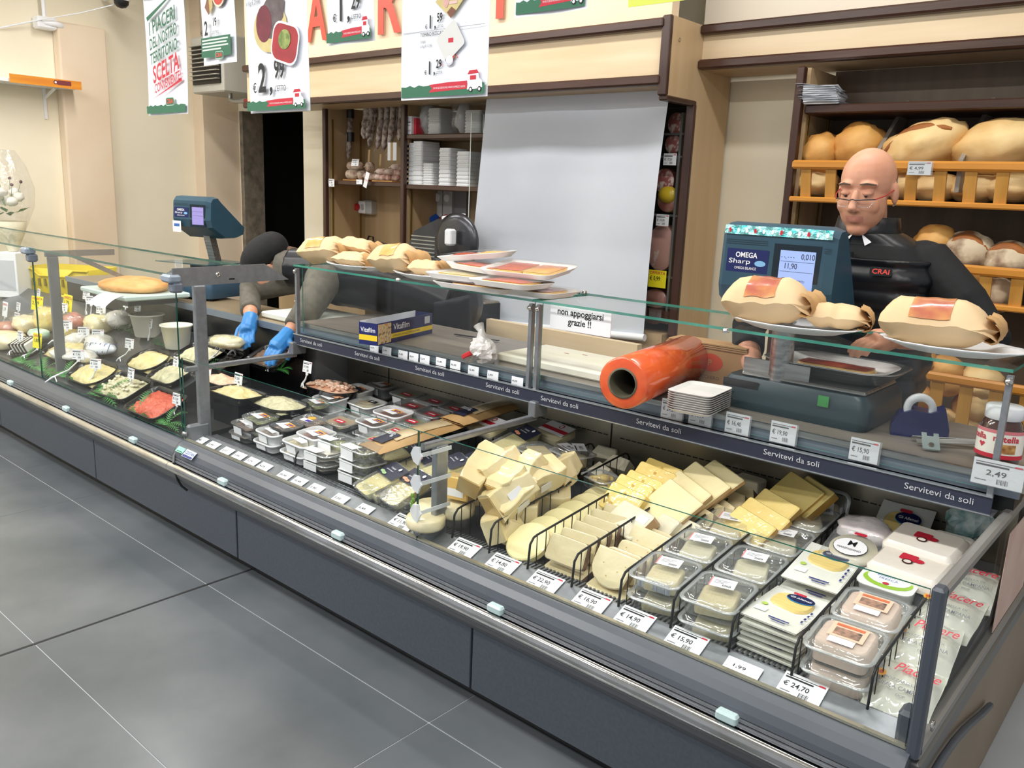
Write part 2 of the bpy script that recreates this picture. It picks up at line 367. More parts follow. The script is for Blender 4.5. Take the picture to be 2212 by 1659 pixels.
zs2, zs3 = at(930, 290, y=YC).z, at(930, 401, y=YC).z
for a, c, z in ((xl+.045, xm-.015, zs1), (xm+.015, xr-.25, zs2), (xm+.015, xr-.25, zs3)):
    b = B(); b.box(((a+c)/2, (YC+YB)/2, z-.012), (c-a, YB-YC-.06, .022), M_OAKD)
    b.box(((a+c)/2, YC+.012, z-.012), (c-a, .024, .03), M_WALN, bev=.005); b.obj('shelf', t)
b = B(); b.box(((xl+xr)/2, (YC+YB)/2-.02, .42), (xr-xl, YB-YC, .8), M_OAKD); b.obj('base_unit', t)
# grey granite back counter
t = thing('back_counter', 'stone topped back counter under the meat cabinet with the slicer on it', 'counter', (0, 0, 0))
zc = .87; yc0 = 1.72; xce = at(985, 650, y=yc0).x
M_GRAN = mat('brown_granite', '#6e6455', '#8e8472', scale=30, rough=.25, bump=.02)
b = B(); b.box(((xl+xce)/2, (yc0+YC)/2-.01, zc-.02), (xce-xl-.01, YC-yc0, .04), M_GRAN, bev=.006); b.obj('worktop', t)
b = B(); b.box((xl+.45, (yc0+YC)/2, .41), (.9, YC-yc0-.08, .8), M_OAKD); b.obj('base', t)
b = B(); b.box((xce-.015, (yc0+YC)/2, .43), (.03, YC-yc0, .86), BLACK); b.obj('end_panel', t)
t = thing('display_plinth', 'worn oak plinth below the bottom bar of the white blind', 'plinth', (0, 0, 0))
b = B(); b.box(((xce+xr)/2+.02, 1.93, .40), (xr-xce-.06, .04, .78), M_OAKX); b.obj('panel', t)
b = B(); b.box(((xce+xr)/2+.02, 1.908, .66), (xr-xce-.06, .006, .022), BLACK); b.obj('shadow_rail', t)
# ================================================================== THE COUNTERS
YG, XD, XJ, XE = .13, 1.432, 2.80, 4.19
XDL = -2.0
M_SLATE = mat('slate_grey_bumper', '#4c525a', '#555b63', scale=3, rough=.34, spec=.6)
M_PANEL = mat('blue_grey_panel', '#59606a', '#5f6670', scale=90, rough=.5, metal=.2)
M_BAND = mat('grey_sheet_band', '#7e7f80', rough=.42, metal=.55)
M_CLIP = mat('pale_plastic_clip', '#bcd3d3', rough=.3)
M_DECK = mat('dark_display_deck', '#3a3b3c', '#46474a', scale=6, rough=.3, metal=.5)
M_STL = mat('satin_steel_sheet', '#a7a294', '#8f8b80', scale=2.2, rough=.32, metal=.75)
M_STRIP = mat('navy_label_strip', '#34384a', '#2d3040', scale=2, rough=.3)
M_TOPW = mat('taupe_worktop', '#8a8177', '#766f68', scale=3, rough=.35, stretch=(.5, 5, 5))
def counter_front(t, x0, x1, joints):
    b = B(); b.box(((x0+x1)/2, .24, .03), (x1-x0, .10, .06), BLACK); b.obj('plinth', t)
    for a, c in joints:
        b = B(); b.box(((a+c)/2, .156, .149), (c-a-.008, .02, .2), M_PANEL, bev=.003); b.obj('front_panel', t)
    b = B(); b.box(((x0+x1)/2, .20, .149), (x1-x0, .06, .2), BLACK); b.obj('panel_frame', t)
    b = B(); b.profile([(.15, .243), (.128, .262), (.098, .292), (.082, .318), (.078, .338), (.16, .338), (.17, .243)], x0, x1, M_BAND, smooth=False); b.obj('lower_band', t)
    pr = []
    for i in range(13):
        a = -PI/2-PI*i/12; pr.append((.066+.018*math.cos(a), .358+.021*math.sin(a)))
    b = B(); b.profile(pr, x0, x1, CHROME, smooth=True); b.obj('chrome_rail', t)
    for z, y in ((.384, .068), (.3935, .074)):
        b = B(); b.box(((x0+x1)/2, y+.02, z), (x1-x0, .04, .0065), ALU); b.obj('groove_strip', t)
    b = B(); b.box(((x0+x1)/2, .12, .388), (x1-x0, .06, .02), BLACK); b.obj('groove_backing', t)
    b = B(); b.profile([(.078, .399), (.081, .412), (.09, .430), (.104, .446), (.122, .4535), (.128, .4545), (.15, .4545), (.15, .399)], x0, x1, M_SLATE, smooth=False); b.obj('bumper', t)
# ---------------- self service counter
t = ss = thing('self_service_counter', 'long self service chilled counter with low glass front full of cheeses', 'counter', (0, 0, 0))
counter_front(t, XD, XE+.01, [(1.772, 3.02), (3.02, XE+.02)])
b = B(); b.profile([(.138, .40), (.138, .438), (.15, .436), (.213, .462), (.218, .462), (.218, .40)], XD, XE, ALU); b.obj('price_rail', t)
b = B(); b.profile([(.14, .456), (.128, .456), (.128, .462), (.140, .462)], XD, XE, mat('pale_gold_trim', '#d8d2bd', rough=.25, metal=.8)); b.obj('edge_trim', t)
b = B(); 
for i in range(int((XE-XD)/.013)): b.box((XD+.02+i*.013, .241, .453), (.006, .046, .006), ALU)
b.box(((XD+XE)/2, .241, .43), (XE-XD, .05, .004), BLACK); b.obj('air_grille', t)
YBK = .95
b = B(); b.profile([(.265, .42), (.265, .4455), (YBK, .4455+.1*(YBK-.265)), (YBK, .42)], XD, XE, M_DECK); b.obj('deck', t)
b = B(); b.box(((XD+XE)/2, YBK+.01, .63), (XE-XD, .02, .42), M_STL); bp = b.obj('back_panel', t)
b = B()
for z in (.70, .645):
    x = XD+.12
    while x < XE-.05:
        if not any(abs(x-j) < .03 for j in (2.93, 3.6)): b.box((x, YBK-.0005, z), (.018, .003, .0035), BLACK)
        x += .024
b.obj('vent_slots', bp)['kind'] = 'stuff'
b = B(); b.box((2.92, YBK-.001, .63), (.004, .003, .37), BLACK); b.box((1.72, YBK-.001, .63), (.004, .003, .37), BLACK); b.obj('panel_seam', bp)
ZW = .88
b = B(); b.box(((XD+XE)/2, .92, ZW-.006), (XE-XD+.06, .45, .012), M_TOPW); b.obj('worktop', t)
b = B(); b.box(((XD+XE)/2, .69, ZW-.006), (XE-XD+.06, .012, .016), STEEL); b.obj('worktop_edge', t)
b = B(); b.box(((XD+XE)/2, .697, ZW-.032), (XE-XD+.06, .01, .034), mat('blue_grey_edge', '#7d8894', rough=.35, metal=.3)); b.obj('ticket_edge', t)
b = B(); b.box(((XD+XE)/2, .76, .82), (XE-XD+.04, .1, .06), BLACK); b.obj('under_beam', t)
b = B(); b.box(((XD+XE)/2, 1.06, .42), (XE-XD, .16, .8), mat('rear_cabinet_grey', '#9da0a2', rough=.5)); b.obj('rear_body', t)
b = B(); b.box(((XD+XE)/2, .35, .3), (XE-XD-.02, .26, .22), BLACK); b.obj('tank', t)
YS = .65
b = B(); b.box(((XD+XE)/2-.005, YS+.004, .813), (XE-XD-.02, .006, .041), M_STRIP); st = b.obj('label_strip', t)
b = B(); b.box(((XD+XE)/2-.005, YS+.003, .8355), (XE-XD-.02, .012, .004), mat('bright_aluminium', '#d5d9dc', rough=.2, metal=.9)); b.box(((XD+XE)/2-.005, YS+.003, .791), (XE-XD-.02, .01, .003), mat('bright_aluminium', '#d5d9dc')); b.box(((XD+XE)/2, .70, .787), (XE-XD-.02, .09, .004), ALUD); b.obj('strip_rim', st)
M_STXT = mat('silver_lettering', '#c9ccd2', rough=.4)
b = B()
for u, v in ((672, 740), (793, 771), (928, 803), (1085, 843), (1208, 868), (1422, 920), (1708, 990), (2026, 1067)):
    P = at(u, v, y=YS); b.text('Servitevi da soli', .0225, M_STXT, T(P.x, YS-.001, .807) @ FACE, 'C', width=.155)
b.obj('lettering', st)
for x in (1.452, 2.765, 2.797, 4.166):
    b = B(); b.box((x, YS+.012, .955), (.013, .016, .33), ALU); b.lathe([(0, .0), (.007, .002), (.009, .006), (.007, .011), (0, .012)], CHROME, T(x, YS-.008, 1.107, rx=-PI/2), n=12); b.obj('shelf_post', t)
def pane(name, t, c, d, edge, X=None, axes=None):
    """glass slab: big faces clear, rim faces tinted"""
    b = B(); th = min(range(3), key=lambda i: d[i])
    x, y, z = d[0]/2, d[1]/2, d[2]/2
    vs = [(c[0]+a*x, c[1]+q*y, c[2]+e*z) for a in (-1, 1) for q in (-1, 1) for e in (-1, 1)]
    fs = {(0, -1): (0, 1, 3, 2), (0, 1): (4, 6, 7, 5), (1, -1): (0, 4, 5, 1), (1, 1): (2, 3, 7, 6), (2, -1): (0, 2, 6, 4), (2, 1): (1, 5, 7, 3)}
    for (ax, sg), f in fs.items(): b.add(vs, [f], GLASS if ax == th else edge, X)
    return b.obj(name, t)
for a, c in ((1.45, 2.779), (2.782, 4.172)):
    pane('glass_shelf', t, ((a+c)/2, .80, 1.133), (c-a, .31, .008), EDGE)
    pane('sneeze_glass', t, ((a+c)/2, YS+.03, .985), (c-a-.03, .005, .28), EDGE)
for u, v in ((1262, 633), (1248, 632), (1568, 716), (860, 606)):
    P = at(u, v, z=1.14); b = B(); b.lathe([(.009, 0), (.009, .01), (.004, .012)], CHROME, T(P.x, P.y, 1.137), n=10); b.obj('glass_stud', t)
def arm(t, X, tall):
    b = B(); b.rl([(0, .009, .011, .006), (.515, .009, .011, .006)], ALU, T(X, .143, .742, rx=-PI/2), n=3); b.obj('divider_arm', t)
    b = B(); b.box((X, .215, (.42+(1.07 if tall else .735))/2), (.022, .05, (1.07 if tall else .735)-.42), ALU, bev=.004); b.obj('arm_post', t)
    b = B(); b.box((X, .185, .465), (.03, .09, .10), ALUD, bev=.008); b.lathe([(.011, 0), (.011, .012), (0, .014)], STEEL, T(X-.002, .134, .48, rx=PI/2), n=12); b.obj('arm_foot', t)
    b = B(); b.box((X+.004, .665, .772), (.03, .07, .055), ALUD, bev=.004); b.obj('arm_bracket', t)
arm(t, XJ+.004, False)
pane('front_glass', t, ((XD+XJ)/2+.004, YG, .6), (XJ-XD-.01, .006, .385), EDGED)
pane('front_glass', t, ((XJ+XE)/2, YG, .6), (XE-XJ-.004, .006, .385), EDGED)
M_BARB = clear('milky_plastic', tint=(.9, .93, .95), gloss=.1, rough=.2, body=.6, bodycol=(.85, .88, .9))
for z in (.722, .635, .545):
    b = B(); b.prism([(-.02, 0), (-.008, .022), (.016, .026), (.02, .008), (.028, 0), (.02, -.012), (.012, -.03), (-.008, -.022)], -.003, .003, M_BARB, T(XJ-.002, YG-.008, z) @ FACE)
    b.bar((XJ+.02, YG-.004, z+.002), (XJ+.03, .235, z+.006), .003, .012, M_BARB); b.obj('barbed_clip', t)
# end frame
M_FRAME = mat('dark_end_frame', '#4a505a', '#454b54', scale=4, rough=.4)
M_FRAMEL = mat('grey_end_rail', '#8c8a86', rough=.4, metal=.3)
M_BEIGE = mat('beige_end_panel', '#8a7a66', '#93836f', scale=3, rough=.5)
b = B(); b.box((XE+.012, .14, .62), (.024, .034, .36), M_FRAME, bev=.006); b.obj('end_post', t)
b = B(); b.box((XE+.012, .64, .785), (.024, 1.0, .026), M_FRAMEL, bev=.006); b.obj('end_rail', t)
b = B(); b.box((XE+.012, .64, .447), (.024, 1.0, .03), M_FRAMEL, bev=.006); b.lathe([(.011, 0), (.011, .004), (.005, .004), (.005, .001)], CHROME, T(XE+.024, .2, .485, ry=PI/2), n=12); b.obj('end_rail', t)
b = B(); b.box((XE+.012, .64, .404), (.03, 1.0, .05), mat('grey_end_trim', '#6f6f6d', rough=.4, metal=.4), bev=.006); b.obj('end_rail', t)
b = B(); b.box((XE-.012, .165, .47), (.03, .05, .11), M_FRAME, bev=.008); b.obj('end_foot', t)
pane('end_glass', t, (XE+.012, .65, .615), (.006, .98, .31), EDGED)
b = B(); b.box((XE+.012, .9, .19), (.02, 1.5, .38), M_BEIGE); b.obj('end_panel', t)
b = B(); b.tube([(XE+.035, .10+.1*i, .36-.012*i+.03*math.sin(i*.6)) for i in range(8)], .008, M_FRAME, 6); b.obj('cable', t)
for u, v, w in ((20, 828), (140, 882), (285, 950), (478, 1037), (727, 1150), (1068, 1311), (1568, 1550)) and [(20, 828, 0), (140, 882, 0), (285, 950, 0), (478, 1037, 1), (727, 1150, 1), (1068, 1311, 1), (1568, 1550, 1)]:
    P = at(u, v, y=.065); 
    b = B(); b.box((P.x, .075, .392), (.05, .03, .024), M_CLIP, bev=.005)
    b.obj('rail_clip', ss if w else None)
    if not w: CL = bpy.context.scene.objects[-1] if False else None
# white paper poster stuck outside on the end glass
b = B(); b.box((XE+.0185, .92, .6), (.0015, .36, .26), mat('pink_notice_paper', '#d9bdae', '#cfae9f', scale=9, rough=.6)); tag(b.obj('notice'), 'pinkish paper notice taped outside the end glass of the counter', 'notice')
# ---------------- deli counter
t = dl = thing('deli_counter', 'serve-over deli counter with tall glass front full of salads and cold cuts', 'counter', (0, 0, 0))
counter_front(t, XDL, XD-.002, [(XDL, -.715), (-.715, .525), (.525, 1.77)])
for o in list(SC.objects):
    if o.name.startswith('rail_clip') and o.parent is None: o.parent = dl
def zdeck(y): return .462+(y-.16)*.45
def deck(u, v, h=0):
    d = at(u, v, y=1)-CAM; n = V((0, -.45, 1)); k = .462-.16*.45+h
    return CAM+d*((k-n.dot(CAM))/n.dot(d))
b = B(); b.profile([(.135, .43), (.135, .462), (.16, zdeck(.16)), (.70, zdeck(.70)), (.70, .4), (.3, .3)], XDL, 1.0, mat('grey_deli_deck', '#75787c', '#55585c', scale=3, rough=.25, metal=.6)); b.obj('deck', t)
XLL = -1.1
b = B(); b.box(((XLL+XD)/2, .72, .68), (XD-XLL-.03, .02, .3), BLACK); b.obj('back_panel', t)
b = B(); b.profile([(.135, .43), (.135, .455), (.70, .50), (.70, .43)], 1.0, XD-.002, M_DECK); b.obj('low_deck', t)
b = B(); b.box(((XLL+XD)/2-.02, .86, .832), (XD-XLL-.05, .3, .016), mat('tan_ledge', '#9c8a6d', '#8a7c66', scale=4, rough=.35)); b.obj('ledge', t)
b = B(); b.box(((XLL+XD)/2-.02, .712, .828), (XD-XLL-.05, .012, .03), mat('blue_grey_edge', '#7d8894')); b.obj('ledge_edge', t)
b = B(); b.box(((XLL+XD)/2, .9, .4), (XD-XLL-.05, .22, .8), mat('rear_cabinet_grey', '#9da0a2')); b.obj('rear_body', t)
for a, c in ((XDL, .006), (.010, XD-.012)):
    pane('front_glass', t, ((a+c)/2, YG, .785), (c-a, .006, .645), EDGED)
pane('top_glass', t, ((XDL+XD)/2-.008, .33, 1.113), (XD-XDL-.016, .44, .009), EDGED)
arm(t, XD+.006, True)
b = B(); b.prism([(.11, 1.14), (.515, 1.143), (.631, 1.072), (.135, 1.068), (.11, 1.075)], 0, .005, ALU, MX(((0, 0, 1, XD), (1, 0, 0, 0), (0, 1, 0, 0), (0, 0, 0, 1))))
b.lathe([(.011, 0), (.009, .006), (.004, .006), (.003, .003)], CHROME, T(XD+.005, .3, 1.108, ry=PI/2), n=14); b.box((XD+.0055, .36, 1.088), (.002, .024, .005), BLACK); b.obj('canopy_bracket', t)
for x in (.0, XD-.018):
    b = B(); b.box((x, .115, 1.10), (.075, .05, .032), mat('blue_grey_clamp', '#8794a3', rough=.3), bev=.008); b.box((x+.015, .125, 1.066), (.045, .045, .04), mat('clamp_grey', '#6b7480', rough=.35), bev=.008); b.obj('glass_clamp', t)
b = B(); b.box((.03, .215, .76), (.02, .05, .62), ALUD, bev=.004); b.box((.03, .35, 1.085), (.016, .34, .03), ALUD); b.obj('canopy_post', t)
b = B(); b.bar((.03, .3, 1.08), (.03, .74, .86), .014, .022, ALU); b.obj('canopy_strut', t)
b = B(); pts = [at(395, 955, y=.12), at(385, 970, y=.10), at(376, 985, y=.075), at(375, 1000, y=.062)]
b.tube(pts, .006, mat('grey_cable', '#5b5c5e', rough=.5)); b.obj('cable', t)
b = B(); pts = [at(378, 1018, y=.075), at(383, 1035, y=.09), at(392, 1050, y=.10), at(405, 1060, y=.115)]; b.tube(pts, .005, BLACK); b.obj('cable', t)
# maker's plate
b = B(); P0, P1 = at(388, 976, y=.094), at(404, 985, y=.094); X = T(P0.x, .085, .434, rx=-.85) @ FACE
b.rect(0, -.012, .055, .012, mat('mint_label', '#8fd9bd', rough=.4), X, .001); b.rect(.008, -.009, .05, -.005, GREENINK, X, .0015); b.rect(.06, -.02, .135, .014, mat('blue_white_label', '#c9d6ea', rough=.4), X, .001); b.rect(.063, -.019, .132, -.010, mat('navy_ink', '#1d2a78', rough=.5), X, .0015); b.text('COSTAN', .019, mat('navy_ink', '#1d2a78'), X @ T(.064, -.006, .0015), bold=.01, width=.066); o = b.obj('maker_plate', ss); part_label(o, 'small mint and blue maker label')
# ================================================================== HANGING POSTERS
YP = .75
NAVYINK = mat('navy_ink', '#1d2a78')
M_POST = mat('poster_paper', '#e6ebf5', '#eef1f8', scale=3, rough=.45, bump=.03, bscale=4)
def poster(u0, u1, v0, h, label, seed):
    a = at(u0, v0, y=YP); c = at(u1, v0-(u1-u0)*.06, y=YP); w = c.x-a.x
    t = thing('hanging_poster', label, 'poster', (a.x, YP, a.z), 'posters hung over the counter')
    b = B(); b.grid(lambda i, j: (w*i, .006*math.sin(3.1*j+seed)+.004*math.sin(5*i+seed), h*j), 6, 10, M_POST)
    b.grid(lambda i, j: (w*(1-i), .001+.006*math.sin(3.1*j+seed)+.004*math.sin(5*(1-i)+seed), h*j), 6, 10, M_POST); b.obj('sheet', t)
    b = B(); b.box((w/2, .004, h+.004), (w, .008, .014), CLEAR); b.obj('top_clip', t)
    for x in (.03, w-.03):
        b = B(); b.tube([(x, .004, h), (x, .004, CEIL-a.z)], .0008, FROST, 4); b.obj('hanging_cord', t)
    return t, w, h
Y0 = -.0125
def PX(z=0): return T(0, Y0-z, 0) @ FACE
def band(t, w, truck=True):
    b = B(); n = 18; top = [(.006+(w-.012)*i/n, .046+.004*math.sin(i*3.7)) for i in range(n+1)]
    b.poly([(.006, .008), (w-.006, .008)]+top[::-1], GREENINK, PX()); b.obj('green_band', t)
    if truck:
        k = w/.42; b = B(); b.poly([(.15*k, .022), (.335*k, .028), (.335*k, .054), (.24*k, .053), (.15*k, .048), (.165*k, .036)], REDINK, PX(.0005))
        b.text('DA NOI LE COSE BUONE, HANNO UN PREZZO GIUSTO.', .009, PAPER, PX(.001) @ T(.172*k, .033), width=.155*k); b.obj('banner', t)
        b = B(); b.poly([(.335*k, .024), (.385*k, .026), (.405*k, .03), (.402*k, .052), (.39*k, .06), (.385*k, .078), (.34*k, .076)], M_POST, PX(.001))
        b.poly([(.336*k, .074), (.388*k, .076), (.38*k, .088), (.345*k, .087)], REDINK, PX(.0015)); b.rect(.348*k, .056, .376*k, .07, REDINK, PX(.0015))
        for x in (.352, .392): b.disc((x*k, .024), .009, .009, INK, PX(.0015)); b.disc((x*k, .024), .005, .005, PAPER, PX(.002))
        b.obj('van_print', t)
def price(b, x, z, s, big, cents, w1=None):
    b.text('€', .34*s, INK, PX() @ T(x-.26*s, z), bold=.01, sx=.8); b.text(big, 1.0*s, INK, PX() @ T(x, z+.02*s), bold=.03, sx=.72)
    b.text(',', .7*s, INK, PX() @ T(x+.52*s, z+.01*s), bold=.03); b.text(cents, .66*s, INK, PX() @ T(x+.74*s, z+.33*s), bold=.025, sx=.72)
    b.text("L'ETTO", .2*s, INK, PX() @ T(x+.76*s, z), sx=.8)
def crai(t, x, z, s):
    b = B(); b.rl([(0, .5*s, .24*s, .15*s), (.0006, .5*s, .24*s, .15*s)], mat('mint_outline', '#bfe3cf', rough=.5), PX(.001) @ T(x, z)); b.rl([(0, .46*s, .2*s, .12*s), (.0006, .46*s, .2*s, .12*s)], GREENINK, PX(.0018) @ T(x, z)); b.text('CRAI', .36*s, mat('logo_red', '#e3433b', rough=.5), PX(.003) @ T(x, z-.12*s), 'C', bold=.02, width=.75*s); b.obj('shop_logo', t)
def shear(k, x=0, z=0): return T(x, z) @ MX(((1, 0, 0, 0), (k, 1, 0, 0), (0, 0, 1, 0), (0, 0, 0, 1)))
# 1 slogan
t, w, h = poster(322, 408, 250, .594, 'tall white slogan poster with slanted green and red lettering', 0)
b = B()
for s, sz, z, wd in (('I PIACERI', .09, .385, .27), ('DEL NOSTRO', .075, .315, .28), ('TERRITORIO:', .075, .245, .29)):
    b.text(s, sz, GREENINK, PX() @ shear(.22, .07, z), bold=.015, width=wd)
b.poly([(.05, .475), (.06, .455), (.33, .56), (.33, .565)], GREENINK, PX()); b.obj('green_lettering', t)
b = B(); b.text('SCELTA', .115, REDINK, PX() @ shear(.22, .09, .155), bold=.02, width=.27); b.text('CONVENIENTE!', .062, REDINK, PX() @ shear(.22, .1, .105), bold=.012, width=.27)
b.poly([(.06, .075), (.38, .155), (.38, .17), (.2, .115)], REDINK, PX()); b.obj('red_lettering', t)
band(t, w, False); crai(t, w*.62, .062, .085)
b = B(); n = 14; b.poly([(.006, h-.008), (w-.006, h-.008)]+[(w-.006-(w-.012)*i/n, h-.03+.004*math.sin(i*4)) for i in range(n+1)], GREENINK, PX()); b.obj('green_top_band', t)
# 2 cheese wheel poster
t, w, h = poster(437, 510, 142, .42, 'small price poster with round cheese wheel picture reading 2,19', 1)
b = B(); b.disc((w*.66, .325), .07, .085, mat('print_brown', '#5b3b3a', rough=.6), PX()); b.disc((w*.63, .32), .062, .08, mat('print_cream', '#e8dfc8', rough=.6), PX(.0006)); b.disc((w*.63, .295), .046, .045, mat('print_tomato', '#cf4a3c', rough=.6), PX(.0012)); b.text('Sbirro', .045, mat('print_tomato', '#cf4a3c'), PX(.0018) @ T(w*.63, .345), 'C', width=.09)
b.poly([(w*.22, .25), (w*.33, .215), (w*.45, .245), (w*.45, .29), (w*.33, .305)], mat('print_straw', '#c9b277', rough=.6), PX(.0006)); b.poly([(w*.22, .25), (w*.33, .215), (w*.36, .22), (w*.33, .3)], mat('print_rind', '#8c5f43', rough=.6), PX(.0012)); b.obj('cheese_picture', t)
b = B(); b.text('2', .085, INK, PX() @ T(w*.18, .13), bold=.03, sx=.7); b.text('€', .03, INK, PX() @ T(w*.06, .13)); b.text('19', .05, INK, PX() @ T(w*.42, .165), bold=.02, sx=.75); b.text(", L'ETTO", .018, INK, PX() @ T(w*.38, .13)); b.text('TOMA SBIRRO', .02, INK, PX() @ T(.025, .395), sx=.7); b.text('Rossi', .016, GREYINK, PX() @ T(.025, .375)); b.text('al Kg € 21,90', .016, GREYINK, PX() @ T(.025, .355)); b.obj('price_print', t)
b = B(); b.rect(.02, .03, w-.02, .118, GREENINK, PX()); b.obj('green_panel', t)
b = B()
for i in range(4): b.rect(.03, .102-i*.014, w-.04-(.05 if i == 3 else 0)-.012*(i % 2), .109-i*.014, mat('pale_print', '#d5e4da', rough=.6), PX(.0006))
b.obj('small_print', t); crai(t, w*.6, .035, .07)
# 3 bresaola
t, w, h = poster(538, 667, 245, .594, 'large price poster with dark cured beef picture reading 2,99', 2)
band(t, w)
b = B(); price(b, .10, .085, .165, '2', '99'); b.text('DELLA VALTELLINA I.G.P.', .026, INK, PX() @ T(.02, .515), bold=.01, width=.24); b.text("BRESAOLA PUNTA D'ANCA", .026, INK, PX() @ T(.02, .553), bold=.01, width=.26); b.text('Bordoni', .026, GREYINK, PX() @ T(.02, .482), sx=.75); b.text('al Kg € 29,90', .026, GREYINK, PX() @ T(.02, .45), sx=.75); b.obj('price_print', t)
M_PB = mat('print_board', '#d8c98f', '#c9b777', scale=12, rough=.6)
b = B(); b.disc((.20, .345), .125, .10, M_PB, PX()); b.obj('board_picture', t)
b = B(); b.poly([(.10, .39), (.20, .48), (.27, .49), (.31, .44), (.30, .38), (.21, .30), (.15, .31)], mat('print_casing', '#6e6263', '#57494d', scale=25, rough=.6), PX(.0006)); b.disc((.155, .365), .058, .075, mat('print_meat', '#7c2637', '#6a1c2e', scale=14, rough=.6), PX(.0012)); b.obj('meat_picture', t)
b = B(); b.rl([(0, .098, .082, .05), (.0006, .098, .082, .05)], PAPER, PX(.001) @ T(.31, .275) @ T(rz=-.25)); b.rl([(0, .09, .073, .045), (.0006, .09, .073, .045)], mat('print_red', '#b32d35', '#9a2630', scale=16, rough=.6), PX(.0018) @ T(.31, .275) @ T(rz=-.25)); b.ell((.31, -.002, .29), (.045, .0005, .04), mat('print_salad', '#a9b36a', '#6e8446', scale=40, rough=.7), T(0, Y0-.002, 0)); b.obj('plate_picture', t)
# 4 tomino
t, w, h = poster(709, 808, 100, .42, 'small price poster with white cheese round picture reading 1,29', 3)
band(t, w)
M_PW = mat('print_white_cheese', '#d9dbe4', '#c6c9d6', scale=8, rough=.6); M_PV = mat('print_veg', '#8aa650', '#b3452f', scale=30, rough=.6)
def tomino(t, x, z, s):
    b = B(); b.poly([(x-.5*s, z+.3*s), (x-.1*s, z-.3*s), (x+.5*s, z+.2*s), (x+.3*s, z+.7*s), (x-.2*s, z+.75*s)], M_PV, PX()); b.disc((x+.02*s, z), .33*s, .27*s, M_PW, PX(.0006)); b.disc((x+.05*s, z+.06*s), .3*s, .22*s, PAPER, PX(.0012))
    for dx, dz in ((-.75, -.1), (-.62, -.2), (.7, .15), (.62, .28)): b.disc((x+dx*s, z+dz*s), .05*s, .04*s, REDINK, PX(), n=6)
    b.obj('cheese_picture', t)
tomino(t, w*.5, .245, .12); b = B(); price(b, w*.27, .085, .115, '1', '29'); b.obj('price_print', t)
# 5 three offers
t, w, h = poster(870, 1054, 218, .594, 'large poster with three offers and ruled lines reading 0,99', 4)
band(t, w)
b = B(); price(b, .06, .45, .13, '0', '99'); price(b, .145, .24, .06, '1', '59'); price(b, .145, .085, .06, '1', '29')
for s, z, m, q in (('SALAME COTTO', .40, INK, .018), ('al Kg € 15,90', .38, GREYINK, .014), ('TOMINO BOSCAIOLO', .215, INK, .018), ('Longo', .195, GREYINK, .014), ('al Kg € 12,90', .178, GREYINK, .014)): b.text(s, q, m, PX() @ T(.105, z), sx=.8)
b.obj('price_print', t)
for z in (.425, .232):
    b = B(); b.rect(.012, z, w-.012, z+.0015, GREYINK, PX()); b.obj('rule', t)
b = B(); b.poly([(.18, .325), (.26, .265), (.335, .335), (.26, .385)], M_PB, PX()); b.poly([(.24, .285), (.26, .265), (.285, .288), (.262, .302)], mat('print_walnut', '#7a4a35', rough=.6), PX(.0006)); b.disc((.235, .355), .02, .055, mat('print_ham', '#d8aba0', '#c9958c', scale=20, rough=.6), PX(.0012)); 
for i in range(4): b.rect(.25+.003*i, .31+i*.014, .29+.003*i, .32+i*.014, mat('print_pink', '#e3bdb8', rough=.6), PX(.0012))
b.poly([(.26, .375), (.275, .36), (.31, .405), (.285, .39), (.275, .41)], mat('print_lime', '#cfd34b', rough=.6), PX(.0014)); b.obj('ham_picture', t)
b = B(); b.rl([(0, .055, .05, .012), (.0006, .055, .05, .012)], mat('print_tray', '#d5d6d4', rough=.5), PX() @ T(.26, .19) @ T(rz=.6)); b.rect(.25, .185, .275, .2, REDINK, PX(.0012)); b.obj('tray_picture', t); tomino(t, .255, .125, .06)
b = B(); b.poly([(.22, .56), (.26, .52), (.31, .55), (.3, .585), (.24, .588)], M_PV, PX()); b.obj('salad_picture', t)
# 6
t, w, h = poster(1116, 1270, 40, .42, 'small price poster at the top edge with only its van banner showing', 5)
band(t, w); b = B(); price(b, w*.3, .075, .13, '1', '09'); b.obj('price_print', t)
# yellow-green card hung higher up
a = at(1357, 16, y=YP); c = at(1478, 2, y=YP); b = B(); b.box(((a.x+c.x)/2, YP, a.z+.21), (c.x-a.x, .002, .42), mat('lime_card', '#dde85a', rough=.5)); b.tube([((a.x+c.x)/2, YP, a.z+.42), ((a.x+c.x)/2, YP, CEIL)], .001, FROST, 4)
tag(b.obj('hanging_card'), 'lime yellow card hanging above the white blind, mostly out of frame', 'card')
# ================================================================== LEFT WALL THINGS
# wall shelf
a, c = at(20, 168, x=XL+.24), at(175, 184, x=XL+.24)
t = thing('wall_shelf', 'white wall shelf with orange front edge on the cream wall', 'shelf', (0, 0, 0)); zsf = a.z
b = B(); b.box((XL+.12, (a.y+c.y)/2-.25, zsf-.012), (.23, c.y-a.y+.5, .02), WHITE); b.obj('board', t)
b = B(); b.box((XL+.245, (a.y+c.y)/2, zsf), (.006, c.y-a.y, .055), mat('orange_shelf_edge', '#e79a2a', '#d9832a', scale=5, rough=.35, stretch=(1, 1, 6))); e = b.obj('front_edge', t)
b = B(); X = MX(((0, 0, 1, XL+.249), (1, 0, 0, c.y-.16), (0, 1, 0, zsf-.01), (0, 0, 0, 1))); b.rect(0, 0, .09, .03, mat('maroon_print', '#7a2f34', rough=.5), X); b.disc((-.012, .015), .014, .014, mat('maroon_print', '#7a2f34'), X); b.disc((-.012, .015), .007, .007, PAPER, X, z=.0006); b.obj('maker_print', e)
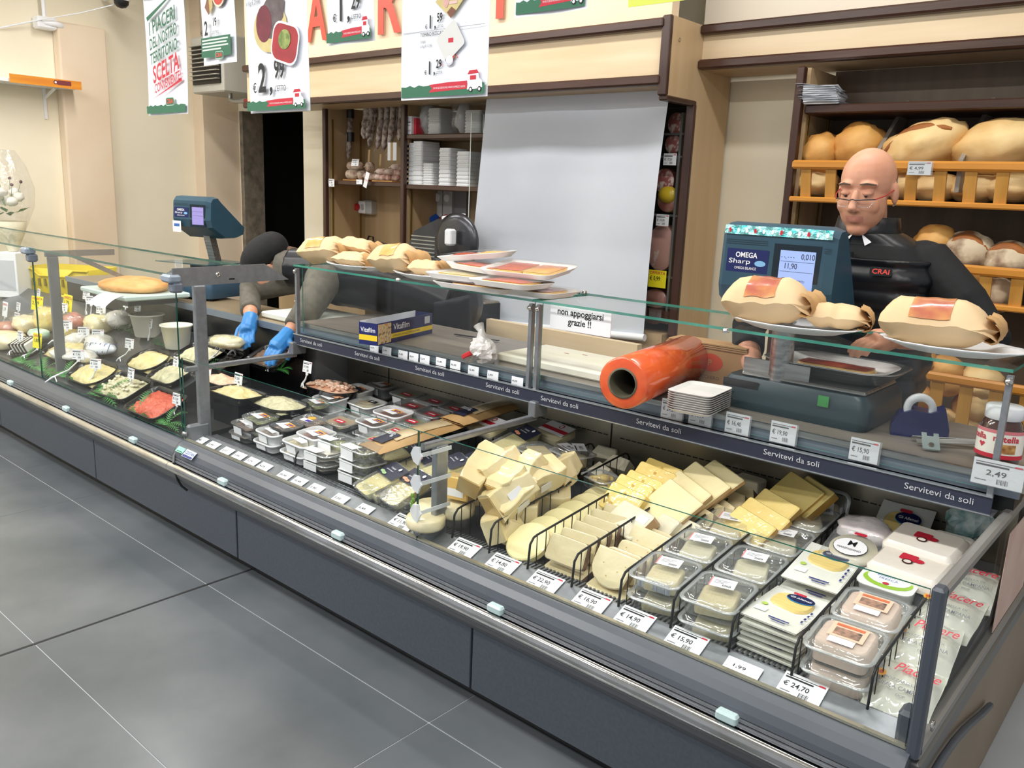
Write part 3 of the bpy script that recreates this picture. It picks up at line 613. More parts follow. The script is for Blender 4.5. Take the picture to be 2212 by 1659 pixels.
for y in (a.y-.08, c.y-.16):
    b = B(); b.box((XL+.008, y, zsf-.12), (.012, .018, .22), WHITE); b.bar((XL+.01, y, zsf-.09), (XL+.2, y, zsf-.03), .012, .014, WHITE); b.obj('bracket', t)
# emergency light with conduit, dome camera with cable
P = at(98, 50, x=XL+.06); t = thing('conduit_box', 'white conduit box with elbow fitting and pipe going up', 'fitting', (XL+.05, P.y, P.z))
b = B(); b.box((0, 0, 0), (.09, .13, .08), WHITE, bev=.01); b.obj('box', t); b = B(); b.tube([(0, .0, .04), (0, 0, CEIL-P.z)], .014, WHITE, 8); b.obj('pipe', t); b = B(); b.tube([(.03, -.02, 0), (.05, .05, 0), (.045, .09, -.005), (.02, .1, -.01)], .02, WHITE, 8); b.obj('elbow', t)
P = at(262, 2, x=XL+.35); t = thing('dome_camera', 'white dome security camera with black lens below a wall arm', 'camera', tuple(P))
b = B(); b.lathe([(0, .08), (.05, .08), (.058, .03), (.055, 0)], WHITE); b.obj('housing', t); b = B(); b.lathe([(.05, 0), (.048, -.022), (.03, -.042), (0, -.05)], BLACK); b.obj('dome', t); b = B(); b.tube([(-.03, 0, .06), (-.3, .02, .05)], .02, WHITE, 8); b.obj('arm', t)
b = B(); p0, p1 = at(0, 60, x=XL+.03), at(90, 42, x=XL+.1); p2 = at(255, 8, x=XL+.3); b.tube([p0, (p0+p1)/2, p1], .006, WHITE, 6); b.tube([p1+V((.02, 0, .0)), (p1+p2)/2+V((0, 0, -.01)), p2], .004, WHITE, 6); tag(b.obj('cable'), 'thin white cable slung from the conduit box to the dome camera', 'cable')
# unit heater hung from the ceiling
yh = 1.95; xa, xb = at(413, 190, y=yh).x, at(481, 197, y=yh).x; z0, z1 = at(481, 197, y=yh).z, at(430, 78, y=yh).z
t = thing('unit_heater', 'grey louvred unit heater hung beside the doorway', 'heater', ((xa+xb)/2, yh, z0)); w, h = xb-xa, z1-z0
M_HT = mat('heater_grey', '#b9b6ab', rough=.5); b = B(); b.box((0, .2, h/2), (w, .38, h), M_HT, bev=.01); b.obj('casing', t)
b = B(); b.box((.0, .008, h/2), (w-.06, .02, h-.12), BLACK); b.obj('opening', t)
for i in range(9):
    b = B(); b.box((0, -.012, .09+i*(h-.16)/8), (w-.06, .035, .004), M_HT, T(rx=0)); b.obj('louvre', t)
b = B(); b.tube([(0, .2, h), (0, .2, CEIL-z0)], .008, ALUD, 6); b.obj('hanger', t)
b = B(); b.tube([(w*.35, .1, 0), (w*.35, .1, -.05), (w*.5, .1, -.06), (w*1.4, .1, -.07)], .016, mat('pipe_steel', '#9b9c98', rough=.35, metal=.8), 8); b.obj('pipe', t)
b = B(); b.tube([(w*.8, .1, -.064), (w*1.2, .1, -.068)], .018, mat('red_tape', '#7c2b2c', rough=.5), 8); b.obj('pipe_wrap', t)
# ================================================================== SHELF CONTENTS AT THE BACK
def card(P, w, h, txt, label, group=None, tilt=0, rz=0, m=PAPER, head=True, name='price_card', sc=1, X=None, hold=None, big=None):
    """price card: paper (or yellow) card, its print, an optional clear holder; origin bottom centre, faces -y"""
    if X is None: X = T(P[0], P[1], P[2], rz=rz) @ T(rx=-tilt)
    t = thing(name, label, 'price card', X, group)
    b = B(); b.box((0, .0008, h/2), (w, .0016, h), m); b.obj('sheet', t)
    b = B(); Q = lambda x, z: T(x, -.0004, z) @ FACE
    if head:
        b.rect(-w*.46, h*.86, w*.46, h*.89, INK, T(0, -.0004, 0) @ FACE); b.rect(-w*.45, h*.74, w*.2, h*.81, INK, T(0, -.0004, 0) @ FACE); b.rect(w*.3, h*.85, w*.45, h*.92, REDINK, T(0, -.0006, 0) @ FACE)
    b.text(txt, h*(big or .3), INK, Q(-w*.43, h*.4), bold=.012, width=min(w*.6, h*(big or .3)*.62*len(txt)), res=2)
    if head:
        for i in range(9): b.rect(w*(.0+i*.026), h*.1, w*(.0+i*.026+(.008 if i % 3 else .016)), h*.3, INK, T(0, -.0004, 0) @ FACE)
        b.rect(-w*.43, h*.16, -w*.2, h*.2, GREYINK, T(0, -.0004, 0) @ FACE)
    b.obj('print', t)
    if hold:
        b = B(); b.box((w*.04, -.001, h*.5), (w*1.08, .0012, h*1.04), CLEAR); b.obj('holder', t)
    return t
M_SAL = mat('mouldy_salami_casing', '#6e5a50', '#b5aaa0', scale=45, rough=.75, bump=.3, bscale=60, lo=.38, hi=.62)
M_SAL2 = mat('floury_salami_casing', '#c9b6a2', '#8d6a58', scale=40, rough=.8, bump=.3, bscale=50, lo=.4, hi=.7)
M_SAL3 = mat('pink_floury_casing', '#d3bfb2', '#a86f66', scale=35, rough=.8, bump=.3, bscale=50, lo=.45, hi=.72)
M_STR = mat('butcher_string', '#d8cdb4', rough=.8); M_KRAFT = mat('kraft_tag', '#b89a6c', rough=.7)
YH = 2.3
b = B(); p0, p1 = at(700, 208, y=YH), at(868, 190, y=YH); b.tube([(xl+.05, YH, p1.z+.03), (xm, YH, p1.z+.03)], .006, STEEL); tag(b.obj('hanging_rod'), 'steel rod with salami hanging from it under the fascia', 'rod')
zr = p1.z+.03
def salami(pts, r, m, label, group, name='hanging_salami'):
    t = thing(name, label, 'salami', tuple(pts[0]), group); o = V(pts[0]); q = [V(p)-o for p in pts]
    n = 14; path = []
    for i in range(n+1):
        k = i/n*(len(q)-1); j = min(int(k), len(q)-2); path.append(q[j].lerp(q[j+1], k-j))
    rr = [r*(1-.75*max(0, abs(i/n-.5)*2-.8)/.2)*(1+.1*math.sin(i*2.1)) for i in range(n+1)]
    b = B(); b.tube(path, rr, m, 10); b.obj('sausage', t); return t
for i, (u, v0, u1, v1, r) in enumerate([(812, 195, 797, 318, .021), (826, 195, 815, 322, .02), (838, 195, 828, 327, .021), (850, 195, 841, 322, .02), (860, 195, 849, 300, .02), (867, 195, 862, 305, .019), (806, 235, 793, 300, .024), (795, 240, 786, 300, .028)]):
    a, c = at(u, v0, y=YH-.01*i % .04), at(u1, v1, y=YH-.01*i % .04)
    t = salami([(a.x, a.y, zr-.01), (a.x*.6+c.x*.4, a.y+.01, (zr+c.z)/2), tuple(c)], r, M_SAL, '%s long mouldy salami hanging from the rod, counted from the right' % ['fifth', 'fourth', 'third', 'second', 'sixth', 'first', 'seventh', 'eighth'][i], 'salami hanging from the rod')
    if i in (0, 2): b = B(); b.box((0.0, -.02, c.z-zr-.07), (.02, .002, .12), M_KRAFT, T(ry=.1)); b.tube([(0, 0, c.z-zr), (0, -.015, c.z-zr-.02)], .002, M_STR, 4); b.obj('paper_tag', t)
a, c = at(757, 252, y=YH), at(752, 345, y=YH)
t = salami([(a.x, YH, zr), (a.x, YH, a.z), tuple(c)], .02, M_SAL, 'single knotted salami with black paper bands hanging at the left', None)
for z in (.3, .62):
    b = B(); b.tube([(0, 0, (c.z-zr)*z), (0, 0, (c.z-zr)*z-.06)], .026, BLACK, 10); b.obj('paper_band', t)
# dark artificial fern above
M_DF = mat('dark_fern', '#1d241b', rough=.7)
def frond(b, base, d, L, wd, m, up=V((0, 0, 1)), n=9, droop=.35):
    base = V(base); d = V(d).normalized(); s = d.cross(up).normalized(); prev = base
    for i in range(1, n+1):
        k = i/n; p = base+d*L*k+up*(L*(.35*k-droop*2*k*k)); ww = wd*math.sin(PI*min(.98, k*.92+.06))**.7
        for sg in (-1, 1):
            tip = p+s*sg*ww+d*ww*.5-up*ww*.15; q = (tip-prev)*.3
            b.add([prev, prev+(p-prev)*.75, tip], [(0, 1, 2)], m)
        b.add([prev-s*.0012, prev+s*.0012, p], [(0, 1, 2)], m); prev = p
a = at(735, 225, y=2.24); b = B()
for i in range(7): frond(b, (a.x, a.y, a.z+.03), (math.cos(i*.9+2), -.3+.2*math.sin(i), .1), .16, .03, M_DF)
tag(b.obj('artificial_fern'), 'dark artificial fern tucked under the fascia beside the hanging salami', 'plant')
# salami lying on small boards
M_BRD = wood('pale_board', '#b98d52', '#a97c44', 'x', 5)
for u, v, w, lb in ((768, 383, .2, 'small wooden board under the fat salami'), (832, 386, .2, 'small wooden board under the thin salami')):
    P = at(u, v, y=2.22); b = B(); b.box((P.x, 2.27, zs1+.006), (w, .16, .012), M_BRD, bev=.003); tag(b.obj('wooden_board'), lb, 'board')
SZ = zs1+.012
for i, (u, v, L, r, rz, m, dz) in enumerate([(762, 372, .11, .032, .2, M_SAL2, 0), (784, 375, .08, .03, 1.3, M_SAL2, 0), (768, 349, .15, .032, .1, M_SAL2, .055), (799, 349, .06, .03, 1.4, M_SAL2, .055), (798, 370, .08, .024, .6, M_SAL3, 0), (812, 365, .1, .022, .2, M_SAL3, .0), (822, 378, .1, .02, .1, M_SAL3, 0), (836, 379, .09, .02, -.1, M_SAL3, 0), (852, 379, .09, .02, .2, M_SAL3, 0), (828, 361, .1, .02, .5, M_SAL3, .035), (846, 358, .09, .02, 1.2, M_SAL3, .035), (858, 366, .1, .02, .1, M_SAL3, .035), (858, 352, .08, .02, 1.1, M_SAL3, .065)]):
    P = at(u, v, y=2.2+.02*(i % 3)); lab = ['fat floury salami at the front left of the board', 'fat floury salami end-on beside the front left one', 'fat floury salami lying on top with a price card on it', 'fat floury salami end-on at the back', 'short pink floury salami beside the fat ones', 'pink floury salami behind the paper tag', 'thin pink salami first in the front row', 'thin pink salami second in the front row', 'thin pink salami third in the front row', 'thin pink salami lying across the pile', 'thin pink salami standing in the pile', 'thin pink salami at the right end of the pile', 'topmost thin pink salami by the walnut post'][i]
    t = thing('salami', lab, 'salami', T(P.x, P.y, SZ+r+dz, rz=rz), 'salami on the cabinet shelf')
    b = B(); n = 8; b.tube([(-L/2+L*k/n, 0, .002*math.sin(k*2)) for k in range(n+1)], [r*(.35 if k in (0, n) else .85 if k in (1, n-1) else 1) for k in range(n+1)], m, 10); b.obj('sausage', t)
    b = B(); b.tube([(-L/2, 0, 0), (-L/2-.012, .003, -.005)], .0025, M_STR, 5); b.obj('string', t)
P = at(766, 358, y=2.13); card(P, .055, .045, '12,90', 'white price card clipped on the fat salami pile', tilt=.3, rz=.3)
P = at(716, 403, y=YC-.02); card(P, .06, .05, '11,90', 'white price card hung on the left end of the salami shelf')
P = at(776, 398, y=YC-.02); card(P, .06, .03, '9,90', 'small white price card on the edge of the salami shelf', head=False)
P = at(788, 403, y=YC-.03); b = B(); b.box((0, 0, .045), (.035, .002, .1), PAPER, T(ry=.35)); b.text('DOLCE', .012, REDINK, T(ry=.35) @ T(-.012, -.0015, .04) @ FACE); tag(b.obj('paper_tag', None, (P.x, P.y, P.z)), 'long white paper tag with red print hanging over the salami shelf', 'tag')
P = at(847, 343, y=2.2); b = B(); b.box((P.x, 2.2, P.z+.045), (.085, .003, .11), PAPER); b.box((P.x-.002, 2.197, P.z+.045), (.02, .002, .11), M_KRAFT); tag(b.obj('white_card'), 'large white card with brown strip below the hanging salami', 'card')
# plastic box stacks
def stack(u, v, w, d, h, n, label, y=2.25, zsh=None, m=None):
    P = at(u, v, y=y); z0 = zsh; t = thing('container_stack', label, 'containers', (P.x, y, z0), 'stacked plastic containers in the cabinet')
    st = h/n
    for i in range(n):
        b = B(); hh = st*.98
        b.rl([(i*st, w/2, d/2, .015), (i*st+hh*.5, w/2, d/2, .015), (i*st+hh*.55, w/2-.003, d/2-.003, .013), (i*st+hh, w/2-.003, d/2-.003, .013)], m or FROST, n=3, smooth=False); b.obj('container', t)
M_FR = mat('milky_container', '#dfe2e4', rough=.35)
for u, v, w, h, z, lb in [(904, 345, .10, .25, zs3, 'tallest stack of white plastic boxes, leftmost on its shelf'), (921, 345, .09, .26, zs3, 'tall stack of milky boxes behind the leftmost one'), (943, 370, .09, .13, zs3, 'short stack of white plastic boxes'), (979, 357, .10, .22, zs3, 'tall stack of white boxes in the middle of the shelf'), (1019, 362, .11, .2, zs3, 'stack of white boxes beside the white blind')]:
    stack(u, v, w, .16, h, 9, lb, 2.24, z+.002, M_FR)
for u, w, h, lb in [(957, .11, .15, 'stack of clear box lids on the upper shelf'), (1040, .13, .13, 'stack of clear boxes on the upper shelf by the blind')]:
    stack(u, 265, w, .16, h, 7, lb, 2.24, zs2+.002)
for u, w, lb in ((925, .15, 'crumpled clear plastic bag of trays on the upper shelf'), (1000, .13, 'second crumpled plastic bag on the upper shelf')):
    P = at(u, 262, y=2.25); b = B(); b.ell((0, 0, .10), (w/2, .07, .115), FILM, nu=18, nv=12, jit=.35, seed=u); b.ell((0, 0, .09), (w/2-.02, .05, .09), FROST, nu=12, nv=8, jit=.3, seed=u+1); tag(b.obj('plastic_bag', None, (P.x, 2.25, zs2+.005)), lb, 'bag')
P = at(885, 268, y=2.17); t = thing('carton', 'small white and red carton with printed label on the upper shelf', 'box', (P.x, 2.19, zs2)); b = B(); b.box((0, 0, .055), (.075, .08, .11), PAPER); b.obj('box', t); b = B(); b.box((.048, .01, .05), (.02, .06, .1), REDINK); b.obj('red_flap', t); b = B(); b.rect(-.03, .07, .03, .078, GREYINK, T(0, -.0406, 0) @ FACE); b.rect(-.03, .055, .03, .06, GREYINK, T(0, -.0406, 0) @ FACE); b.text('CAREPACK', .014, INK, T(-.033, -.0406, .02) @ FACE, width=.066); b.obj('print', t)
# sockets
P = at(795, 448, y=2.44); t = thing('socket_box', 'grey wall socket box with red plug below the salami shelf', 'socket', (P.x, 2.44, P.z))
M_SOCK = mat('socket_grey', '#b9bcbc', rough=.4); b = B(); b.box((.02, 0, 0), (.10, .06, .095), M_SOCK, bev=.008); b.obj('box', t); b = B(); b.box((-.02, -.035, 0), (.075, .02, .085), WHITE, bev=.006); b.rl([(0, .013, .02, .012), (.008, .013, .02, .012)], M_SOCK, T(-.005, -.045, 0, rx=PI/2)); b.obj('switch_plate', t); b = B(); b.lathe([(.025, 0), (.025, .035), (.02, .045)], mat('red_plug', '#b52229', rough=.35), T(-.06, -.03, .0, rx=PI/2), n=16); b.obj('plug', t)
P = at(966, 448, y=2.44); t = thing('double_socket', 'double grey socket panel with blue and red plugs beside the slicer', 'socket', (P.x, 2.44, P.z))
b = B(); b.box((.03, .01, 0), (.3, .04, .24), mat('panel_grey', '#86888a', rough=.5)); b.obj('back_box', t)
for x in (-.06, .03):
    b = B(); b.box((x, -.015, .02), (.082, .03, .17), M_SOCK, bev=.004); b.lathe([(.026, 0), (.026, .01), (.02, .012)], WHITE, T(x, -.03, .06, rx=PI/2), n=16); b.obj('socket', t)
for x, c, n in ((-.07, '#2450a8', 'blue_plug'), (.035, '#b52229', 'red_plug2')):
    b = B(); b.lathe([(.03, 0), (.03, .05), (.024, .065)], mat(n, c, rough=.35), T(x, -.03, -.07, rx=PI/2+.4), n=16); b.obj('plug', t)
b = B(); p = [at(790, 530, y=2.4), at(797, 510, y=2.4), at(806, 512, y=2.4), at(808, 550, y=2.4)]; b.tube(p, .006, BLACK); tag(b.obj('power_cord'), 'black power cord looping behind the paper bags', 'cord')
# slicer
P = at(925, 640, y=1.88); t = thing('meat_slicer', 'steel meat slicer with dark guard on the back counter', 'slicer', T(P.x, 1.9, zc))
M_SLC = mat('slicer_aluminium', '#b9bbba', '#a5a7a6', scale=6, rough=.28, metal=.8); M_SLD = mat('slicer_dark', '#55565a', '#45464a', scale=5, rough=.25, metal=.7)
b = B(); b.rl([(.0, .30, .15, .05), (.03, .30, .15, .05), (.1, .28, .14, .05), (.125, .24, .12, .05)], M_SLC); b.obj('base', t)
b = B(); b.lathe([(.036, 0), (.036, .02), (.03, .022), (.03, .045), (.024, .05)], BLACK, T(.14, -.15, .065, rx=PI/2), n=18); b.lathe([(.042, 0), (.042, .01)], WHITE, T(.14, -.148, .065, rx=PI/2), n=18); b.obj('thickness_knob', t)
b = B(); b.lathe([(.15, 0), (.16, .01), (.16, .03), (.12, .04), (.0, .042)], M_SLD, T(.2, .02, .32, rx=PI/2), n=30); b.obj('blade_guard', t)
b = B(); b.prism([(-.26, .12), (.14, .12), (.14, .42), (.02, .44), (-.18, .36), (-.27, .2)], -.012, .012, M_SLD, T(0, .04, 0) @ FACE)
for i in range(7): b.box((-.1, .026, .2+i*.022), (.2, .004, .006), M_SLC)
b.obj('gauge_plate', t)
b = B(); b.box((.1, -.02, .2), (.2, .1, .03), M_SLC, bev=.008); b.box((.22, -.07, .35), (.05, .05, .09), WHITE, bev=.01); b.box((.16, .1, .43), (.12, .08, .02), WHITE, T(ry=-.2), bev=.004); b.obj('carriage', t)
# ------------------------------------------------------------------ glazed cold cut display with the white blind
t = thing('cold_cut_display', 'glazed refrigerated wall display half covered by a white blind', 'display case', (0, 0, 0))
xv = at(1000, 400, y=YC-.1).x; yv = at(1478, 300, x=XS).y
zv1 = zs-.02; zv0 = .95
pane('glass_side', t, (xv, (YC+yv)/2, (zv0+zv1)/2), (.006, .1, zv1-zv0), mat('white_glass_edge', '#cfd8d4', rough=.2))
b = B(); b.box(((xv+XS)/2, YB-.06, 1.4), (XS-xv, .04, 1.2), mat('dark_case_back', '#2c2a29', rough=.5)); b.obj('back', t)
b = B(); b.box((XS-.05, yv+.06, 1.4), (.012, .02, zv1-zv0), mat('bright_aluminium', '#d5d9dc')); b.obj('glass_frame', t)
pane('glass_front', t, ((XS-.32+XS)/2, yv+.05, 1.42), (.3, .005, .95), mat('white_glass_edge', '#cfd8d4'))
YM = 2.27
shz = [at(u, v, y=YM).z for u, v in ((1450, 338), (1440, 462), (1415, 665))]
for z in shz+[at(1450, 290, y=YM).z, at(1415, 590, y=YM).z]:
    b = B(); b.box((XS-.25, YM+.05, z-.006), (.46, .26, .01), mat('case_shelf_grey', '#5c5d5f', rough=.4)); b.obj('shelf', t)
b = B(); b.box(((xv+XS)/2, YM+.03, .9), (XS-xv-.01, .3, .06), M_WALN); b.obj('sill', t)
M_MORT = mat('mortadella', '#d9a59b', '#f0d8cf', scale=16, rough=.4, lo=.6, hi=.66, coat=.6); M_SALC = mat('salami_cut', '#a85f5c', '#e6cfc6', scale=30, rough=.4, lo=.5, hi=.6, coat=.6); M_HAM = mat('cooked_ham', '#d7a59a', '#a85f55', scale=12, rough=.4, coat=.6)
M_CASE = mat('dark_rind', '#5a2f2b', rough=.4); M_YCAS = mat('yellow_casing', '#e2c032', rough=.3, coat=.5)
for i, (u, v, rx, rz, m, nm, lb, mc) in enumerate([(1459, 267, .045, .052, M_SALC, 'cut_salami', 'upper small cut salami in the cold cut display', M_CASE), (1453, 311, .045, .048, M_SALC, 'cut_salami', 'second small cut salami in the cold cut display', M_CASE), (1434, 391, .055, .062, M_SALC, 'cut_salami', 'fat flecked cut salami above the yellow sausage', M_CASE), (1441, 432, .058, .06, M_HAM, 'cut_mortadella', 'cut sausage in yellow casing in the cold cut display', M_YCAS), (1426, 536, .082, .115, M_MORT, 'mortadella', 'large pink mortadella face in the cold cut display', M_MORT), (1414, 645, .07, .05, M_HAM, 'cured_ham', 'marbled cured ham above the sill of the cold cut display', M_CASE), (1410, 688, .05, .03, M_HAM, 'cured_ham', 'dark cured ham end at the foot of the cold cut display', M_CASE)]):
    P = at(u, v, y=YM-.06); t2 = thing(nm, lb, 'cold cut', (P.x, YM-.06, P.z), 'cold cuts in the display case')
    b = B(); b.lathe([(.0, .0), (.9, -.002), (.98, .004)], m, T(rx=-PI/2) @ MX.Diagonal((rx, rz, 1, 1)), n=28); b.obj('cut_face', t2)
    b = B(); b.lathe([(.98, .004), (1, .012), (1, .16), (.7, .19), (0, .2)], mc, T(rx=-PI/2) @ MX.Diagonal((rx, rz, 1, 1)), n=28); b.obj('casing', t2)
    if mc is M_YCAS: b = B(); b.ell((0, .005, .025), (rx*.95, .03, rz*.7), M_YCAS, nu=14, nv=8); b.obj('yellow_cap', t2)
P = at(1446, 357, y=YM-.1); card(P, .07, .055, '€ 17,50', 'price card reading 17,50 inside the cold cut display')
P = at(1430, 488, y=YM-.1); card(P, .07, .055, '€ 19,30', 'price card reading 19,30 above the large mortadella')
P = at(1418, 621, y=YM-.1); tt = card(P, .10, .085, '€ 0,99', 'yellow offer card reading OFFERTA 0,99 below the mortadella', m=YELLOW, head=False, big=.36); b = B(); b.text('OFFERTA', .02, REDINK, T(-.045, -.0008, .066) @ FACE, bold=.01, width=.09); b.obj('offer_print', tt)
# white blind
M_BLIND = mat('white_blind_cloth', '#ccd2dc', '#d6dbe3', scale=1.6, rough=.6, bump=.1, bscale=5, world=True)
ybl = yv-.06
c4 = [at(u, v, y=ybl) for u, v in ((1052, 205), (1450, 178), (1388, 728), (999, 690))]
t = thing('roller_blind', 'white roller blind pulled down askew over the cold cut display', 'blind', (0, 0, 0))
def bl(i, j):
    a = c4[0].lerp(c4[1], i); c = c4[3].lerp(c4[2], i); p = a.lerp(c, j); return (p.x, p.y+.012*math.sin(i*5+1)*j+.008*math.sin(i*11+j*3)*(.3+j)-.02*math.sin(j*PI)*(i > .9)*(i-.9)*10, p.z)
b = B(); b.grid(bl, 40, 24, M_BLIND); b.obj('cloth', t)
b = B(); b.tube([c4[3]+V((-.02, -.012, 0)), c4[2]+V((.02, -.012, 0))], .018, WHITE, 10); b.obj('bottom_bar', t)
b = B(); b.tube([c4[0]+V((0, 0, .01)), c4[1]+V((0, 0, .01))], .025, ALUD, 10); b.obj('roller', t)
# ================================================================== BREAD SHELVES
YK = 2.13
xk = at(1725, 300, y=YK).x; t = thing('bread_shelving', 'dark oak bread shelving with three slatted wooden baskets', 'shelving', (0, 0, 0))
M_OAKV = wood('dark_oak_back', '#5a4a3a', '#6a5947', 'z', 2.4)
b = B(); b.box(((xk+4.9)/2, YB-.03, 1.03), (4.9-xk, .03, 2.05), M_OAKV); b.obj('back_panel', t)
b = B(); b.box((xk, (YK+YB)/2, 1.02), (.02, YB-YK-.06, 2.03), M_OAKD); b.obj('upright', t)
b = B(); b.box((xk-.012, YK-.01, 1.02), (.034, .04, 2.03), M_WALNZ, bev=.006); b.obj('post', t)
for y in (YK+.05, YB-.1):
    b = B(); b.box((xk+.014, y, 1.3), (.005, .012, 1.3), mat('brass_shelf_strip', '#8f7a3d')); b.obj('shelf_strip', t)
zk = at(1735, 226, y=YK).z
b = B(); b.box(((xk+4.9)/2, (YK+YB)/2-.02, zk-.02), (4.9-xk-.02, YB-YK-.04, .036), M_WALN, bev=.005); b.obj('shelf', t)
M_BEECH = wood('orange_beech', '#d9963f', '#c98433', 'x', 5, rough=.35); M_BEECHZ = wood('orange_beech_slat', '#cf9a4d', '#bd873c', 'z', 5, rough=.4)
def basket(x0, x1, yt, zt, zl, sp=.105, sw=.042, tilt=.0):
    b = B(); b.box(((x0+x1)/2, yt, zt-.016), (x1-x0, .03, .036), M_BEECH, bev=.008); r = b.obj('basket_rail', t)
    b = B(); b.box(((x0+x1)/2, yt+.04, zl), (x1-x0, .09, .022), M_BEECH, bev=.005); b.obj('basket_ledge', t)
    b = B(); b.box(((x0+x1)/2, (yt+YB)/2, zl-.005), (x1-x0, YB-yt-.08, .012), M_OAKV); b.obj('basket_floor', t)
    x = x0+.06
    while x < x1-.03:
        b = B(); b.bar((x, yt+.004, zt-.03), (x, yt+.028, zl), .012, sw, M_BEECHZ, up=(1, 0, 0)); b.obj('slat', t); x += sp
YT = 2.07
r1, l1 = at(1712, 352, y=YT).z, at(1725, 430, y=YT+.05).z
basket(at(1713, 352, y=YT).x, 4.85, YT, r1+.01, l1)
r2z, l2 = at(2080, 572, y=YT).z, at(2090, 655, y=YT+.05).z
basket(at(1713, 352, y=YT).x, 4.85, YT, r2z, l2)
YT3 = 1.98
r3, l3 = at(1960, 795, y=YT3).z, .5
basket(at(1935, 790, y=YT3).x-.5, 4.85, YT3, r3, l3, .10, .045)
M_GREYW = wood('grey_partition', '#8a8178', '#978e84', 'z', 5)
for u, v in ((1905, 330), (2095, 320), (2300, 310)):
    P = at(u, v, y=2.2); b = B(); b.prism([(2.10, r1-.1), (2.10, r1+.02), (YB-.06, r1+.28), (YB-.06, r1-.1)], -.008, .008, M_GREYW, MX(((0, 0, 1, P.x), (1, 0, 0, 0), (0, 1, 0, 0), (0, 0, 0, 1)))); b.obj('partition', t)
M_CR = mat('golden_crust', '#c07a32', '#e3b063', scale=7, rough=.55, bump=.35, bscale=18, lo=.3, hi=.7); M_CR2 = mat('pale_crust', '#d9ab68', '#edcf95', scale=6, rough=.6, bump=.4, bscale=14); M_CRF = mat('floured_dark_crust', '#6b4226', '#d9c7a8', scale=8, rough=.75, bump=.5, bscale=16, lo=.42, hi=.58)
M_CRD = mat('dark_crust_split', '#8a4f22', '#a8662e', scale=9, rough=.7, bump=.4)
def loaf(u, v, y, r, m, label, rot=(0, 0, 0), seed=0, split=False, group='loaves on the bread shelves', name='bread_loaf'):
    P = at(u, v, y=y); t = thing(name, label, 'bread', T(P.x, y, P.z, *rot), group)
    b = B(); b.ell((0, 0, 0), r, m, nu=22, nv=14, jit=.16, seed=seed); b.obj('crust', t)
    if split:
        b = B(); b.tube([(-r[0]*.75+r[0]*1.5*k/8, -r[1]*.55-.004*math.sin(k), r[2]*.62*math.sin(PI*(.12+.76*k/8))) for k in range(9)], [.006+.02*math.sin(PI*k/8) for k in range(9)], M_CRD, 7); b.obj('split', t)
    return t
loaf(1778, 330, 2.22, (.085, .1, .085), M_CR, 'round golden loaf, leftmost in the top basket', seed=1)
loaf(1857, 320, 2.24, (.11, .12, .105), M_CR, 'oval golden loaf behind the bald man in the top basket', (0, -.3, 0), seed=2)
loaf(1995, 318, 2.22, (.17, .12, .095), M_CR2, 'big split country loaf beside the 4,99 price card', (0, -.35, 0), seed=3, split=True)
loaf(2160, 318, 2.22, (.17, .12, .10), M_CR2, 'big country loaf at the right of the top basket', (0, -.2, 0), seed=4)
for i, (u, v) in enumerate([(1765, 395), (1960, 400), (2020, 405), (2110, 405), (2180, 405)]):
    loaf(u, v, 2.24, (.1, .09, .06), M_CR2, ['loaf low behind the leftmost top slats', 'loaf behind the slats just right of the bald head', 'loaf behind the slats under the price card', 'loaf behind the top slats, second from the right edge', 'loaf behind the top slats at the right edge'][i], seed=10+i)
P = at(1984, 378, y=YT-.03); card(P, .085, .05, '€ 4,99', 'white price card reading 4,99 on the top basket rail', hold=1)
loaf(2022, 525, 2.2, (.08, .09, .075), M_CR, 'seeded golden loaf by the man\'s shoulder', seed=5)
loaf(2092, 548, 2.2, (.10, .1, .085), M_CRF, 'round floured loaf with dark split in the middle basket', seed=6, split=True)
loaf(2182, 562, 2.2, (.10, .1, .07), M_CRF, 'flatter floured loaf at the right of the middle basket', seed=7, split=True)
loaf(2160, 625, 2.22, (.06, .07, .09), M_CRF, 'dark floured loaf low behind the middle slats', seed=8)
loaf(2095, 600, 2.22, (.09, .08, .06), M_CR, 'golden loaf low behind the middle slats', seed=8.5)
for i, (u, v, rx, rz, m) in enumerate([(1985, 778, .07, .045, M_CR), (2040, 795, .075, .05, M_CR), (2120, 815, .08, .045, M_CR2), (2045, 830, .06, .05, M_CR), (2125, 838, .06, .045, M_CR2), (2085, 880, .05, .07, M_CR), (2040, 905, .06, .045, M_CR2), (2120, 875, .06, .07, M_CR2), (2110, 920, .06, .05, M_CR2), (1990, 860, .06, .05, M_CR), (2070, 935, .06, .04, M_CR2)]):
    loaf(u, v, 2.1+.03*(i % 3), (rx, .06, rz), m, ['roll peeping over the left of the lowest basket', 'large golden roll on top of the lowest basket', 'pale roll on top right of the lowest basket', 'golden roll behind the second slat of the lowest basket', 'pale roll behind the fourth slat of the lowest basket', 'ridged golden roll between the middle slats of the lowest basket', 'pale roll low behind the tape dispenser', 'pale roll at the right behind the lowest basket slats', 'pale roll beside the chocolate spread jar', 'golden roll behind the first slat of the lowest basket', 'pale roll at the bottom of the lowest basket'][i], seed=20+i, name='bread_roll', group='rolls in the lowest basket')
P = at(1735, 222, y=2.13); t = thing('paper_bundle', 'untidy bundle of white paper bags at the left of the top bread shelf', 'paper', T(P.x+.06, 2.22, zk, rz=.2))
for i in range(9):
    b = B(); b.grid(lambda a, c, i=i: ((a-.5)*(.15+.012*(i % 3))-.006*i*.5, (c-.5)*.24, .004+i*.0085+.006*math.sin(a*4+i)+.004*math.sin(c*6+i)), 6, 4, PAPER); b.box((-.003*i, 0, .003+i*.0085), (.14, .2, .006), PAPER); b.obj('paper_bag', t)
